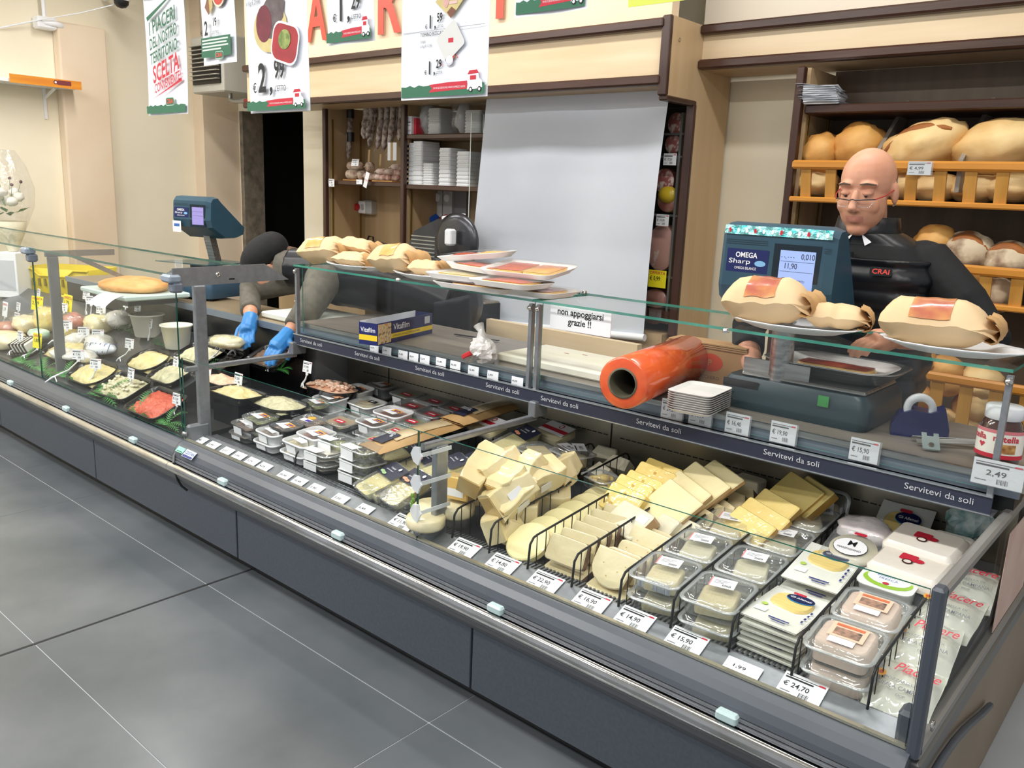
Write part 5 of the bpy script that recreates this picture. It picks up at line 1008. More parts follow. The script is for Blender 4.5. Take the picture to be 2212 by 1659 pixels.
# price cards on the rail
RT = 1.185
def rail_card(u, v, w, h, txt, label, head=True):
    P = at(u, v, y=.182); X = T(P.x, .158, .4445) @ T(rx=-RT); card(None, w, h, txt, label, 'price cards on the front rail', X=X, head=head)
for u, v, txt, lb in [(1000, 1183, '€ 19,90', 'price card reading 19,90 before the parmesan wedges'), (1083, 1215, '€ 14,80', 'price card reading 14,80 before the provolone'), (1175, 1255, '€ 22,90', 'price card reading 22,90 before the brown rinded toma'), (1275, 1297, '€ 16,90', 'price card reading 16,90 before the cream toma'), (1368, 1337, '€ 14,90', 'price card reading 14,90 before the left row of clear boxes'), (1480, 1388, '€ 15,90', 'price card reading 15,90 before the right row of clear boxes'), (1730, 1490, '€ 24,70', 'price card reading 24,70 before the orange labelled boxes'), (868, 1130, '€ 11,90', 'tall white price card left of the barbed clips')]: rail_card(u, v, .095, .062, txt, lb)
rail_card(1605, 1450, .085, .04, '  1,99', 'short price card reading 1,99 before the navy labelled packs', False)
for i, (u, v, txt) in enumerate([(436, 957, '6,90'), (462, 969, '3,99'), (492, 983, '2,57'), (518, 994, '3,99'), (546, 1003, '3,79'), (573, 1013, '4,29'), (617, 1034, '30,90'), (648, 1047, '10,49'), (684, 1062, '3,90'), (737, 1086, '3,50'), (790, 1108, '6,49')]): rail_card(u, v, .066, .042, txt, 'small price card reading %s, %s from the left on the rail' % (txt, (ORD+['tenth', 'eleventh'])[i]), False)
# cards on the worktop edge
def edge_card(u, v, w, h, txt, label, head=True, y=.676):
    P = at(u, v, y=y); card((P.x, y, P.z-h/2), w, h, txt, label, 'price cards on the worktop edge', head=head, hold=head, tilt=.05)
for u, v, txt, lb in [(1451, 885, '€ 24,20', 'price card reading 24,20 below the stacked paper plates'), (1512, 898, '€ 16,90', 'price card reading 16,90 below the paper plates'), (1592, 916, '€ 16,40', 'price card reading 16,40 below the left half of the large scale'), (1691, 936, '€ 19,90', 'price card reading 19,90 below the right half of the large scale'), (1866, 974, '€ 15,90', 'price card reading 15,90 left of the tape dispenser')]: edge_card(u, v, .072, .058, txt, lb)
edge_card(2155, 1025, .105, .06, '   2,49', 'wide price card reading 2,49 below the chocolate spread jar', y=.65-.012)
for i, (u, v, txt) in enumerate([(808, 752, '4,79'), (835, 758, '2,99'), (870, 766, '5,45'), (893, 771, '4,69'), (917, 776, '5,29'), (952, 782, '11,49'), (983, 789, '30,90'), (1022, 800, '12,49'), (1064, 811, '3,99'), (1117, 824, '4,29')]): edge_card(u, v, .052, .03, txt, 'small price ticket reading %s, %s from the left on the worktop edge' % (txt, (ORD+['tenth'])[i]), False)
# ================================================================== PACKED TRAYS IN THE LEFT HALF OF THE SELF SERVICE COUNTER
M_TRAY = mat('white_tray', '#eef0f1', rough=.3); M_TRAYG = clear('grey_clear_tray', tint=(.9, .92, .92), gloss=.12, edge=.7, rough=.12, body=.22, bodycol=(.75, .78, .8), bump=.2)
M_SAUC = mat('brown_pate', '#8a6a52', '#a3826a', scale=12, rough=.35, coat=.4); M_CRM = mat('cream_salad', '#ddd0a0', '#ece3c6', scale=22, rough=.4, bump=.5, bscale=40); M_RUS = mat('russian_salad', '#d9c98f', '#eadfb5', scale=26, rough=.4, bump=.5); M_GRN = mat('green_salad', '#7d8a4a', '#b3b178', scale=28, rough=.4, bump=.6); M_MEAT = mat('dried_tomato', '#7a3b28', '#a85b3a', scale=20, rough=.4, bump=.6); M_ORG = mat('orange_label', '#f0a531', rough=.45); M_PUR = mat('purple_print', '#3d2f8f', rough=.45)
def tray(X, label, w=.15, d=.105, h=.05, shell=None, fill=None, kind='purple', film=True, group='packed trays in the self service counter', name='packed_tray', taper=.8, sleeve=True):
    t = thing(name, label, 'tray', X, group); m = shell or M_TRAY
    b = B(); b.rl([(0, w/2*taper, d/2*taper, .02), (.003, w/2*taper, d/2*taper, .02), (h-.006, w/2-.006, d/2-.006, .024), (h-.005, w/2, d/2, .028), (h, w/2, d/2, .028), (h, w/2-.007, d/2-.007, .024), (h*.7, w/2*.93-.006, d/2*.93-.006, .022)], m, n=4, cap=(1, 0)); b.obj('tray', t)
    b = B(); b.grid(lambda i, j: ((i-.5)*w*.82, (j-.5)*d*.8, h*.72+.004*math.sin(i*13)*math.cos(j*11)), 8, 6, fill or M_CRM); b.obj('food', t)
    if film: b = B(); b.rl([(h+.0008, w/2-.004, d/2-.004, .025), (h+.0012, w/2-.005, d/2-.005, .025)], FILM, n=4); b.obj('film', t)
    z = h+.002; b = B()
    if kind == 'purple':
        b.poly([(-.05, -.02), (.03, -.03), (.045, .012), (-.02, .022)], M_LBL, T(z=z)); b.poly([(-.012, .0), (.042, -.008), (.046, .014), (-.008, .022)], M_ORG, T(z=z+.0005)); 
        for k in range(5): b.poly([(.002+.007*k, .002+.004*(k % 2)), (.009+.007*k, .0+.004*(k % 2)), (.01+.007*k, .009), (.003+.007*k, .012)], M_PUR, T(z=z+.001))
        b.rect(-.012, -.006, .035, -.003, M_PUR, T(z=z+.001))
    elif kind == 'red':
        b.poly([(-.01, -.03), (.05, -.035), (.052, -.008), (-.008, -.003)], REDINK, T(z=z)); b.rect(.0, -.022, .04, -.015, M_LBL, T(z=z+.0005))
    elif kind == 'dark':
        b.poly([(.0, .0), (.05, .0), (.05, .025), (.0, .025)], BLACK, T(z=z, rz=.1)); b.text('BIO', .014, M_LBL, T(.012, .008, z+.001, rz=.1)); b.poly([(-.04, -.02), (.02, -.01), (.02, -.004), (-.04, -.012)], M_SAUC, T(z=z))
    elif kind == 'orange': b.disc((0, .01), .02, .014, M_ORG, T(z=z)); b.rect(-.03, -.03, .03, -.005, M_LBL, T(z=z)); b.rect(.0, -.028, .03, -.01, M_PUR, T(z=z+.0005))
    if b.f: b.obj('label', t)
    if sleeve: b = B(); b.box((-.01, -d/2*.93, h*.5), (.06, .002, h*.55), M_LBL, T(rx=.0)); b.obj('side_sticker', t)
    return t
CLRT = CLEAR
A = [  # u, v of the tray top, top height above deck, w, d, shell, fill, kind, label
 (496, 920, .085, .15, .11, CLRT, M_SAUC, 'purple', 'clear tray of brown pate, leftmost at the glass'),
 (566, 897, .06, .15, .11, CLRT, M_GRN, 'purple', 'clear tray of green salad behind the brown pate'),
 (558, 936, .09, .15, .11, M_TRAY, M_SAUC, 'purple', 'front white tray with purple label above a second tray'),
 (622, 958, .09, .16, .115, M_TRAY, M_RUS, 'purple', 'large front white tray of cream salad with purple label'),
 (622, 918, .055, .14, .1, BLACK, M_SAUC, 'purple', 'black tray with purple label and loose price slip'),
 (634, 878, .055, .14, .1, CLRT, M_CRM, 'purple', 'clear tray of pale salad with purple label at the third row'),
 (690, 866, .055, .15, .11, CLRT, M_GRN, 'purple', 'clear tray with purple label before the shrimp tray'),
 (672, 905, .06, .14, .1, CLRT, M_SAUC, 'orange', 'clear tray with round orange sticker'),
 (686, 934, .06, .15, .11, M_TRAY, M_MEAT, 'purple', 'white tray of pink filling with purple label'),
 (716, 857, .06, .15, .11, M_TRAY, M_CRM, 'purple', 'white tray at the back left with purple label'),
 (774, 838, .06, .15, .11, M_TRAY, M_MEAT, 'purple', 'white tray second from the back left'),
 (828, 829, .06, .14, .1, M_TRAYG, M_SAUC, 'purple', 'greyish tray at the back by the vented panel'),
 (795, 868, .085, .17, .12, M_TRAY, M_CRM, 'dark', 'oval white tray with small black label on a second tray'),
 (852, 888, .07, .16, .11, M_TRAY, M_MEAT, 'purple', 'white tray of orange fish with purple label'),
 (812, 908, .055, .15, .11, M_TRAY, M_MEAT, 'purple', 'white tray half hidden behind the beige fillet box'),
 (738, 905, .085, .17, .12, M_TRAYG, mat('beige_fillet', '#d8b98f', '#e6cfa9', scale=8, rough=.45), 'red', 'tall grey box with beige fillet and red label'),
 (882, 848, .06, .15, .11, M_TRAYG, M_GRN, 'red', 'grey tray of green herbs with red label at the back'),
 (893, 872, .06, .15, .11, M_TRAYG, M_MEAT, 'red', 'grey tray of dried tomatoes with red label'),
 (942, 862, .06, .15, .11, M_TRAYG, M_MEAT, 'red', 'grey tray with red label by the back panel'),
 (935, 890, .055, .14, .1, M_TRAYG, M_MEAT, 'red', 'grey tray with red label behind the paper bag'),
 (985, 878, .055, .14, .1, M_TRAYG, M_SAUC, 'red', 'grey tray with red label furthest right at the back'),
 (893, 905, .05, .14, .1, M_TRAYG, M_GRN, 'red', 'grey tray of olives with red label before the paper bag'),
 (862, 925, .05, .14, .1, M_TRAYG, M_CRM, 'red', 'grey tray of white salad beside the brown paper bag'),
 (815, 945, .05, .14, .1, M_TRAYG, M_CRM, 'red', 'grey tray with small red label before the brown paper bag')]
for i, (u, v, hz, w, d, sh, fl, kd, lb) in enumerate(A):
    hz += .045*(hz < .08); P = ss(u, v, zz=DZ+hz); P.y = max(P.y, .275+d/2); hh = .05 if hz < .112 or sh is M_TRAYG else .055
    if sh is M_TRAYG and hz > .125: hh = .075
    tray(T(P.x, P.y, P.z-hh) @ T(rx=.1, rz=-.06+.04*math.sin(i*3)), lb, w, d, hh, sh, fl, kd)
    if hz > hh+.012: tray(T(P.x-.012, P.y-.004, zss(P.y)+.006) @ T(rx=.1), 'lower tray under the '+lb, w, d, min(.05, hz-hh-.006), M_TRAY if sh is M_TRAY else CLRT, fl, 'none', sleeve=True)
P = ss(630, 905, zz=.52); b = B(); b.rect(-.03, -.02, .03, .02, M_LBL); b.rect(.0, -.012, .025, -.004, INK, T(z=.0005)); tag(b.obj('price_slip', None, T(P.x, P.y, P.z+.02, rz=.1)), 'loose white price slip lying on the black tray', 'slip')
# clear boxes with olives etc
def f_olives(t, w, d, h):
    b = B(); r = random.Random(5)
    for k in range(34): b.ell((r.uniform(-.4, .4)*w, r.uniform(-.38, .38)*d, h*.25+r.uniform(0, .45)*h), (.009, .009, .009), mat('olive_green', '#6f6f4a', '#8c8a63', scale=30, rough=.3), nu=8, nv=6)
    o = b.obj('olives', t); o['kind'] = 'stuff'
def f_herb2(t, w, d, h):
    for k in range(6): b = B(); b.tube([(w*.35*math.cos(k+q*.5)*.8, d*.35*math.sin(k*1.7+q*.5)*.8, .012+.006*k+.002*q) for q in range(5)], .007, M_EMM, 6); b.obj('curl', t)
def f_herb(t, w, d, h):
    b = B(); b.ell((0, 0, h*.35), (w*.4, d*.38, h*.32), M_GRN, jit=.2, nu=14, nv=8); b.obj('food', t)
def f_white(t, w, d, h):
    for k in range(3): b = B(); b.grid(lambda i, j, k=k: ((i-.5)*w*.8, (j-.5)*d*.7, .008+.012*k+.005*math.sin(i*7+k)*math.cos(j*5)), 8, 5, mat('white_fish', '#ddd3c4', '#e8e0d4', scale=9, rough=.4)); b.obj('fillet', t)
def sleeve(t, h, d, w):
    b = B(); b.box((-.02, -d/2-.003, h*.45), (.075, .002, h*.8), M_LBL); b.box((-.02, -d/2+.015, h+.002), (.075, .04, .0012), M_LBL); b.obj('side_label', t)
P = ss(730, 985, zz=.575); P.y = max(P.y, .325)
for k in range(3): t = clambox(T(P.x+.006*k, P.y+.01, zss(P.y)+.006+k*.044, rz=-.05*k), .043 if k < 2 else .05, .15, .11, '%s clear box of green olives in the stack of three' % ['lowest', 'middle', 'top'][k], f_olives, 'stack of olive boxes', lab=False); sleeve(t, .043, .11, .15)
P = ss(735, 948, zz=.55); t = clambox(T(P.x, P.y, zss(P.y)+.055), .055, .15, .11, 'clear box of green herbs behind the olive boxes', f_herb, 'stack of olive boxes', lab=False); sleeve(t, .055, .11, .15)
t = clambox(T(P.x, P.y, zss(P.y)+.006), .046, .15, .11, 'clear box of herbs under the upper one behind the olive boxes', f_herb, 'stack of olive boxes', lab=False)
P = ss(672, 985, zz=.52); P.y = max(P.y, .32)
for k in range(2): t = clambox(T(P.x+.004*k, P.y, zss(P.y)+.006+k*.038), .037, .13, .1, '%s clear box of white fillets left of the olive boxes' % ['lower', 'upper'][k], f_white, 'clear boxes of fillets', lab=False); sleeve(t, .037, .1, .13)
P = ss(815, 968, zz=.5); clambox(T(P.x, P.y, zss(P.y)+.006), .05, .12, .1, 'clear box of brown morsels behind the navy label packs', lambda t, w, d, h: f_wedge(t, w, d, h, 1, M_MEAT), 'clear boxes of fillets', lab=False)
# brown paper bags with window
M_KR = mat('brown_kraft', '#b08a57', '#bd9966', scale=5, rough=.65, bump=.15, bscale=12)
def kraft(P, rz, rx, label, L=.30, w=.14):
    t = thing('kraft_pouch', label, 'pouch', T(P.x, P.y, P.z, rz=rz) @ T(rx=rx), 'kraft pouches of flatbread')
    prof = lambda a, c: .022*math.sin(PI*a)**.7*math.sin(PI*min(1, c*1.05+.02))**.6
    b = B(); b.grid(lambda a, c: ((a-.5)*w, (c-.5)*L, prof(a, c)+.001*math.sin(c*20+a*9)), 10, 12, M_KR); b.grid(lambda a, c: ((.5-a)*w, (c-.5)*L, -prof(a, c)), 8, 8, M_KR); b.obj('pouch', t)
    b = B(); b.grid(lambda a, c: ((.05+.72*a+.0*c-.5)*w, (.22+.6*c-.5)*L, .003+prof(.05+.72*a, .22+.6*c)), 8, 8, mat('flatbread_window', '#cbb287', '#ddc9a2', scale=10, rough=.15, coat=.8, bump=.2)); b.obj('window', t)
    b = B(); b.grid(lambda a, c: ((.1+.55*a-.5)*w, (.1+.2*c-.5)*L, .0055+prof(.1+.55*a, .1+.2*c)), 4, 4, mat('navy_label_card', '#23263a', rough=.5)); b.disc((.0, -L*.27), .006, .006, PAPER, T(z=.0245))
    for k in range(3): b.rect(-.05, -.105+.008*k, .0, -.102+.008*k, PAPER, T(z=.025))
    b.obj('label', t)
kraft(ss(902, 938, zz=.575), -.12, .1, 'brown kraft pouch with navy label nearest the front glass', .42); kraft(ss(1058, 886, zz=.59), -.1, .08, 'brown kraft pouch with navy label near the divider arm', .38)
kraft(ss(1085, 885, zz=.53), -.1, .05, 'brown kraft pouch lying under the one near the arm', .3)
# grated and sliced cheese trays with navy print
M_YS = mat('cheese_strips', '#e3d489', '#efe4ae', scale=30, rough=.35, coat=.5, stretch=(1, 6, 1), bump=.3); M_NL = mat('navy_label_card', '#23263a')
def navypack(P, rz, rx, label, pic='#e9a07a'):
    t = thing('cheese_sachet', label, 'cheese pack', T(P.x, P.y, P.z, rz=rz) @ T(rx=rx), 'cheese packs with navy labels')
    b = B(); b.rl([(0, .05, .075, .02), (.035, .062, .088, .02), (.038, .062, .088, .02)], CLEAR, n=3); b.obj('tray', t)
    b = B(); b.rl([(.003, .046, .07, .018), (.03, .056, .08, .02)], M_YS, n=3); b.obj('cheese', t)
    b = B(); b.grid(lambda a, c: ((a-.5)*.118, .012+c*.07, .040+.002*math.sin(a*4)), 4, 3, M_NL); b.disc((.03, .065), .007, .007, PAPER, T(z=.044)); b.text('I ravioli', .011, PAPER, T(-.02, .052, .044)); b.text('piccoli e buoni', .008, PAPER, T(-.03, .04, .044))
    for k in range(2): b.disc((-.03+.018*k, .025-.004*k), .014, .006, mat('print_'+pic[1:], pic, rough=.5), T(z=.044))
    b.obj('navy_label', t); return t
for i, (u, v, z, rz, rx, lb, pc) in enumerate([(830, 1025, .53, -.3, .35, 'cheese pack with green and white picture at the glass joint', '#9fc08a'), (882, 1042, .53, -.2, .4, 'cheese pack with shrimp coloured picture beside the barbed clips', '#e9a07a'), (905, 1000, .5, -.4, .2, 'cheese pack lying behind the front pair', '#e9a07a'), (962, 1000, .55, -.5, .3, 'cheese pack behind the arm post, left one', '#e9a07a'), (1000, 1000, .55, -.35, .3, 'cheese pack behind the arm post, right one', '#e9a07a'), (1120, 940, .56, -.4, .35, 'cheese pack beyond the divider arm with shrimp coloured picture', '#e9a07a'), (870, 975, .5, -.4, .1, 'cheese pack half under the kraft pouch', '#9fc08a')]):
    P = ss(u, v, zz=z); P.z = max(zss(P.y)+.02, P.z-.045); navypack(P, rz, rx, lb, pc)
t = navypack(V((ss(845, 1062, zz=.48).x, .30, DZ+.02)), -.3, .05, 'cheese pack at the bottom beside the front glass')
b = B(); P = ss(860, 1075, zz=.49); b.ell((0, 0, .02), (.10, .06, .035), FILM, nu=20, nv=12, jit=.35, seed=4); tag(b.obj('film_wrap', None, T(P.x, P.y, DZ+.02, rz=-.4)), 'crumpled clear film around the cheese packs at the front glass', 'film')
# red and white cards
for u, v, rz, lb in ((1055, 912, -.2, 'white pack with red band and round emblem left of the arm'), (1200, 928, -.25, 'white pack with red band and round emblem right of the arm')):
    P = ss(u, v, zz=.57); t = thing('cheese_pack', lb, 'cheese pack', T(P.x, P.y, P.z-.03, rz=rz) @ T(rx=.3)); b = B(); b.rl([(0, .075, .05, .012), (.028, .08, .055, .014), (.03, .08, .055, .014)], CLEAR, n=3); b.obj('tray', t); b = B(); b.rl([(.002, .07, .045, .01), (.024, .072, .048, .01)], M_TOMA, n=3); b.obj('cheese', t); b = B(); b.rect(-.07, -.02, .07, .05, M_LBL, T(z=.031)); b.rect(-.07, -.005, .07, .015, REDINK, T(z=.0315)); b.disc((.01, .033), .012, .012, REDINK, T(z=.0315)); b.disc((.01, .033), .008, .008, M_LBL, T(z=.032)); b.obj('label', t)
# parmesan flakes boxes at the back
def f_flakes(t, w, d, h):
    for k in range(7): b = B(); b.box((.004*math.sin(k*3), .004*math.cos(k*2), .008+k*h*.11), (w*.75, d*.6, .005), M_PARM, T(rz=.3*math.sin(k*4), rx=.06*math.sin(k))); b.obj('flake', t)
P = ss(1165, 968, zz=.57); clambox(T(P.x, P.y, P.z-.07, rz=-.3), .075, .15, .11, 'clear box of parmesan slices at the back left', f_flakes, 'clear boxes of cheese at the back', lab=False)
clambox(T(P.x, P.y+.005, zss(P.y)+.006, rz=-.3), .045, .15, .11, 'clear box of parmesan slices under the other one', f_flakes, 'clear boxes of cheese at the back', lab=False)
P = ss(1238, 968, zz=.57); t = clambox(T(P.x, P.y, P.z-.065, rz=-.25), .065, .14, .11, 'clear box with two upside down price slips at the back', lambda t, w, d, h: f_wedge(t, w, d, h, 1.1, M_PARM), 'clear boxes of cheese at the back', lab=False)
b = B()
for k, (dx, dy, rz) in enumerate(((-.015, -.01, 3.0), (.01, .02, 2.6))): X = T(dx, dy, .067+.001*k, rz=rz); b.rect(-.045, -.022, .045, .022, M_LBL, X); b.text('12,90', .018, INK, X @ T(-.03, -.01, .0006), bold=.01); b.rect(-.04, .012, .02, .016, INK, X, .0006)
b.obj('price_slips', t)
P = ss(1290, 985, zz=.54)
for k, (u, v) in enumerate(((1285, 1000), (1325, 985), (1300, 965))):
    P = ss(u, v, zz=.55); slab(None, [(-.05, 0), (.05, 0), (.045, .045), (-.03, .05)], .05, lean(P.x, P.y, P.z-.04, .8, rz=-.4+.3*k), M_WHC, M_WHC, 'wrapped_wedge', ['left', 'right', 'rear'][k]+' white film wrapped wedge by the back panel', G)
P = ss(1300, 1025, zz=.55); t = clambox(T(P.x, P.y, P.z-.05, rz=-.3), .055, .12, .09, 'clear box of orange cheese curls left of the emmental', lambda t, w, d, h: f_herb2(t, w, d, h), 'clear boxes of cheese at the back', lab=False)

# ================================================================== DELI COUNTER GOODS
DT = math.atan(.45)
def dk(P, rz=0, lift=0): return T(P.x, P.y, P.z+lift) @ T(rx=DT) @ T(rz=rz)
M_BTR = mat('black_tray', '#17181a', '#1d1e20', scale=8, rough=.22)
def salad_tray(X, w, d, fillm, label, rd=.03, heap=.03, shape='rect', h=.035, name='salad_tray', seed=0, film=True, bits=None):
    t = thing(name, label, 'tray', X, 'black trays of salad')
    b = B(); b.rl([(0, w/2*.82, d/2*.8, rd), (.004, w/2*.84, d/2*.82, rd), (h-.003, w/2-.004, d/2-.004, rd*1.3), (h, w/2, d/2, rd*1.35), (h, w/2-.008, d/2-.008, rd*1.2), (h*.4, w/2*.88, d/2*.86, rd)], M_BTR, n=5, cap=(1, 1)); b.obj('tray', t)
    b = B(); e = lambda a: math.sin(PI*a)**.5
    b.grid(lambda i, j: ((i-.5)*w*.84, (j-.5)*d*.82, h*.5+(heap*e(i)*e(j))*(1+.35*mnoise.noise(V((i*5+seed, j*5, seed))))+.004*math.sin(i*31+seed)*math.sin(j*27)), 18, 14, fillm); b.obj('salad', t)
    if bits:
        r = random.Random(seed)
        b = B()
        for k in range(bits[1]): x, y = r.uniform(-.36, .36), r.uniform(-.34, .34); b.ell((x*w, y*d, h*.5+heap*(.8-x*x*2-y*y*2)+.006), (.012*r.uniform(.6, 1.4), .008, .006), bits[0], T(), nu=7, nv=5, jit=.3, seed=k)
        o = b.obj('pieces', t); o['kind'] = 'stuff'
    return t
M_RED = mat('red_chopped_salad', '#c2472f', '#d9694c', scale=45, rough=.4, bump=.8, bscale=60); M_YEL = mat('yellow_salad', '#d8c684', '#e8dcaa', scale=35, rough=.45, bump=.7, bscale=50); M_WHS = mat('white_salad', '#d9d1ae', '#b9b58e', scale=40, rough=.45, bump=.7, bscale=50); M_PKS = mat('pink_salad', '#e2b695', '#eeceb0', scale=40, rough=.45, bump=.7, bscale=50); M_SHR = mat('shrimp_salad', '#e8cdb4', '#d99a76', scale=25, rough=.35, bump=.8, bscale=40)
M_BIT = mat('pale_cubes', '#e8e2c6', '#cfc9a8', scale=30, rough=.45)
for i, (u, v, w, d, m, rz, lb, bt) in enumerate([(342, 868, .30, .19, M_RED, 0, 'black tray of red chopped salad by the front post', None), (268, 832, .32, .18, M_WHS, .05, 'black tray of white cubes with herbs beside the ferns', (M_BIT, 40)), (205, 802, .34, .19, M_YEL, 0, 'black oval tray of yellow salad in the front row', None), (325, 775, .28, .18, M_YEL, 0, 'black oval tray of yellow salad in the second row', None), (372, 805, .24, .15, M_WHS, 0, 'black tray of pale salad tucked behind the post', None), (435, 762, .30, .16, M_WHS, 0, 'black tray of pale salad right of the post', None), (150, 752, .34, .2, M_YEL, 0, 'black tray under the wrapped cheeses', None), (480, 772, .26, .16, M_BTR, 0, 'empty looking dark tray with shiny film', None), (590, 768, .26, .16, mat('brown_mushrooms', '#5b4532', '#7a6048', scale=30, rough=.4, bump=.7), 0, 'dark tray of brown mushrooms under the worker\'s gloved hand', None)]):
    P = deck(u, v, .03); P.z -= .03
    X = dk(P, rz) if P.y < .66 else T(P.x, min(P.y, .6), zdeck(.6))
    salad_tray(X, w, d, m, lb, rd=.03 if 'oval' not in lb else .08, seed=i*1.7, bits=bt, heap=.03 if m is not M_BTR else .004)
for i, (u, v, z, w, d, m, lb, bt) in enumerate([(478, 812, .62, .26, .15, M_PKS, 'black tray of pink salad just right of the post', None), (512, 838, .62, .28, .16, M_YEL, 'black tray of yellow salad beside the pink one', None), (602, 862, .60, .30, .18, M_WHS, 'large black tray of white shredded salad', None), (718, 828, .63, .30, .17, M_SHR, 'black oval tray of shrimp salad by the back panel', (mat('shrimp_pieces', '#efd9c4', '#e0a988', scale=20, rough=.35), 70))]):
    P = at(u, v, z=z); P.y = min(P.y, .84); t = salad_tray(T(P.x, P.y, z-.05), w, d, m, lb, rd=.03 if i < 2 else .07, seed=30+i, bits=bt, heap=.035)
    b = B(); b.box((0, 0, (DZ-(z-.05))/2), (w*.7, d*.7, z-.05-DZ), M_BTR); b.obj('stand', t)
# tubs
for u, v, r, lb in ((320, 726, .085, 'white round tub of cream cheese in the deli counter'), (383, 752, .075, 'white round tub partly behind the post')):
    P = deck(u, v); P.y = min(P.y, .62); t = thing('round_tub', lb, 'tub', T(P.x, P.y, zdeck(P.y)), 'white round tubs'); h = .12
    b = B(); b.lathe([(0, 0), (r*.72, 0), (r*.75, .004), (r*.97, h*.93), (r*1.05, h*.94), (r*1.05, h), (r*.98, h), (r*.95, h*.8), (0, h*.78)], mat('cream_tub', '#e4e2d2', rough=.35), n=26); b.obj('tub', t); b = B(); b.lathe([(0, h*.84), (r*.9, h*.82)], mat('curd', '#efe9d4', '#f6f2e4', scale=20, rough=.5, bump=.3), n=26); b.obj('curd', t)
# wrapped meats and cheeses
def lump(u, v, r, m, label, h=0, seed=0, film=True, name='wrapped_cheese', cat='cheese', rz=0, y=None, pw=1, z=None):
    if y is None: P = deck(u, v, h)
    else: P = at(u, v, y=y)
    t = thing(name, label, cat, T(P.x, P.y, P.z, rz=rz), 'wrapped goods in the deli counter')
    b = B(); b.ell((0, 0, 0), r, m, nu=18, nv=12, jit=.18, seed=seed, pw=pw); b.obj('food', t)
    if film: b = B(); b.ell((0, 0, 0), [q*1.06 for q in r], FILM, nu=18, nv=12, jit=.3, seed=seed+.5, pw=pw); b.obj('film', t)
    return t
M_MOZ = mat('white_mozzarella', '#eee9dc', '#f5f1e8', scale=8, rough=.35, coat=.4); M_SPK = mat('speck', '#9b4a3a', '#c78d78', scale=12, rough=.4); M_GPK = mat('green_white_pack', '#8fb79a', '#e9efe9', scale=6, rough=.3, stretch=(1, 1, 4))
lump(490, 738, (.11, .07, .028), mat('pale_meat', '#cfc796', '#ddd7b4', scale=14, rough=.35), 'film wrapped pale fillet between the two price clips', .03, 1, y=.56)
lump(165, 735, (.07, .06, .04), M_MOZ, 'film wrapped white cheese in the middle of the deli counter', .03, 2); lump(215, 740, (.1, .07, .045), M_MOZ, 'large film wrapped mozzarella with red print', .03, 3); lump(140, 765, (.12, .06, .03), M_MOZ, 'row of white cheese rounds on the tray', .05, 4); lump(185, 770, (.08, .05, .03), M_MOZ, 'white cheese rounds with blue check wrap', .05, 5)
lump(85, 722, (.07, .05, .03), M_GPK, 'green and white wrapped cheese at the left', .05, 6, film=False, pw=.7); lump(160, 695, (.08, .06, .05), M_SPK, 'dark red speck piece behind the price clips', .08, 7); lump(105, 690, (.09, .07, .07), M_EMM, 'yellow cheese piece behind the yellow offer card', .06, 8, pw=.6); lump(152, 715, (.09, .06, .05), M_FONT, 'straw coloured cheese piece beside the post', .03, 9, pw=.6); lump(215, 700, (.10, .07, .05), M_PALE, 'pale cheese piece with a large price card', .04, 10, pw=.6); lump(255, 690, (.09, .06, .05), M_MOZ, 'white wrapped piece behind the fern', .05, 11); lump(60, 700, (.09, .07, .05), M_BRIE, 'cream cheese piece by the left price clips', .05, 12, pw=.6); lump(20, 735, (.13, .09, .05), M_BRIE, 'large pale cheese half at the left edge', .02, 13, film=False, pw=.6); lump(20, 705, (.10, .07, .03), M_SPK, 'sliced pink ham at the left edge', .05, 14)
t = thing('striped_pack', 'small striped cheese carton in a black tray at the left', 'carton', dk(deck(62, 760, .0), .3)); b = B(); b.box((0, 0, .045), (.14, .09, .06), M_MOZ, bev=.01); b.obj('carton', t)
for k in range(5): b = B(); b.box((-.056+.028*k, 0, .045), (.012, .0925, .062), mat('black_stripe', '#1b1c22', rough=.4)); b.obj('stripe', t)
b = B(); b.rl([(0, .09, .06, .03), (.02, .1, .07, .03)], M_BTR, n=4); b.obj('tray', t)
t = thing('check_cloth_pack', 'cheese wrapped in blue check paper in the deli counter', 'cheese', dk(deck(222, 760, .02), .2), 'wrapped goods in the deli counter'); b = B(); b.ell((0, 0, .02), (.12, .04, .03), mat('check_paper', '#e9edf2', rough=.5), nu=18, nv=8, jit=.1); b.obj('paper', t)
for k in range(6): b = B(); b.tube([(-.1+.04*k, -.04, .022), (-.1+.04*k, 0, .052), (-.1+.04*k, .04, .022)], .002, mat('blue_line', '#5a76a8', rough=.5), 4); b.obj('check_line', t)
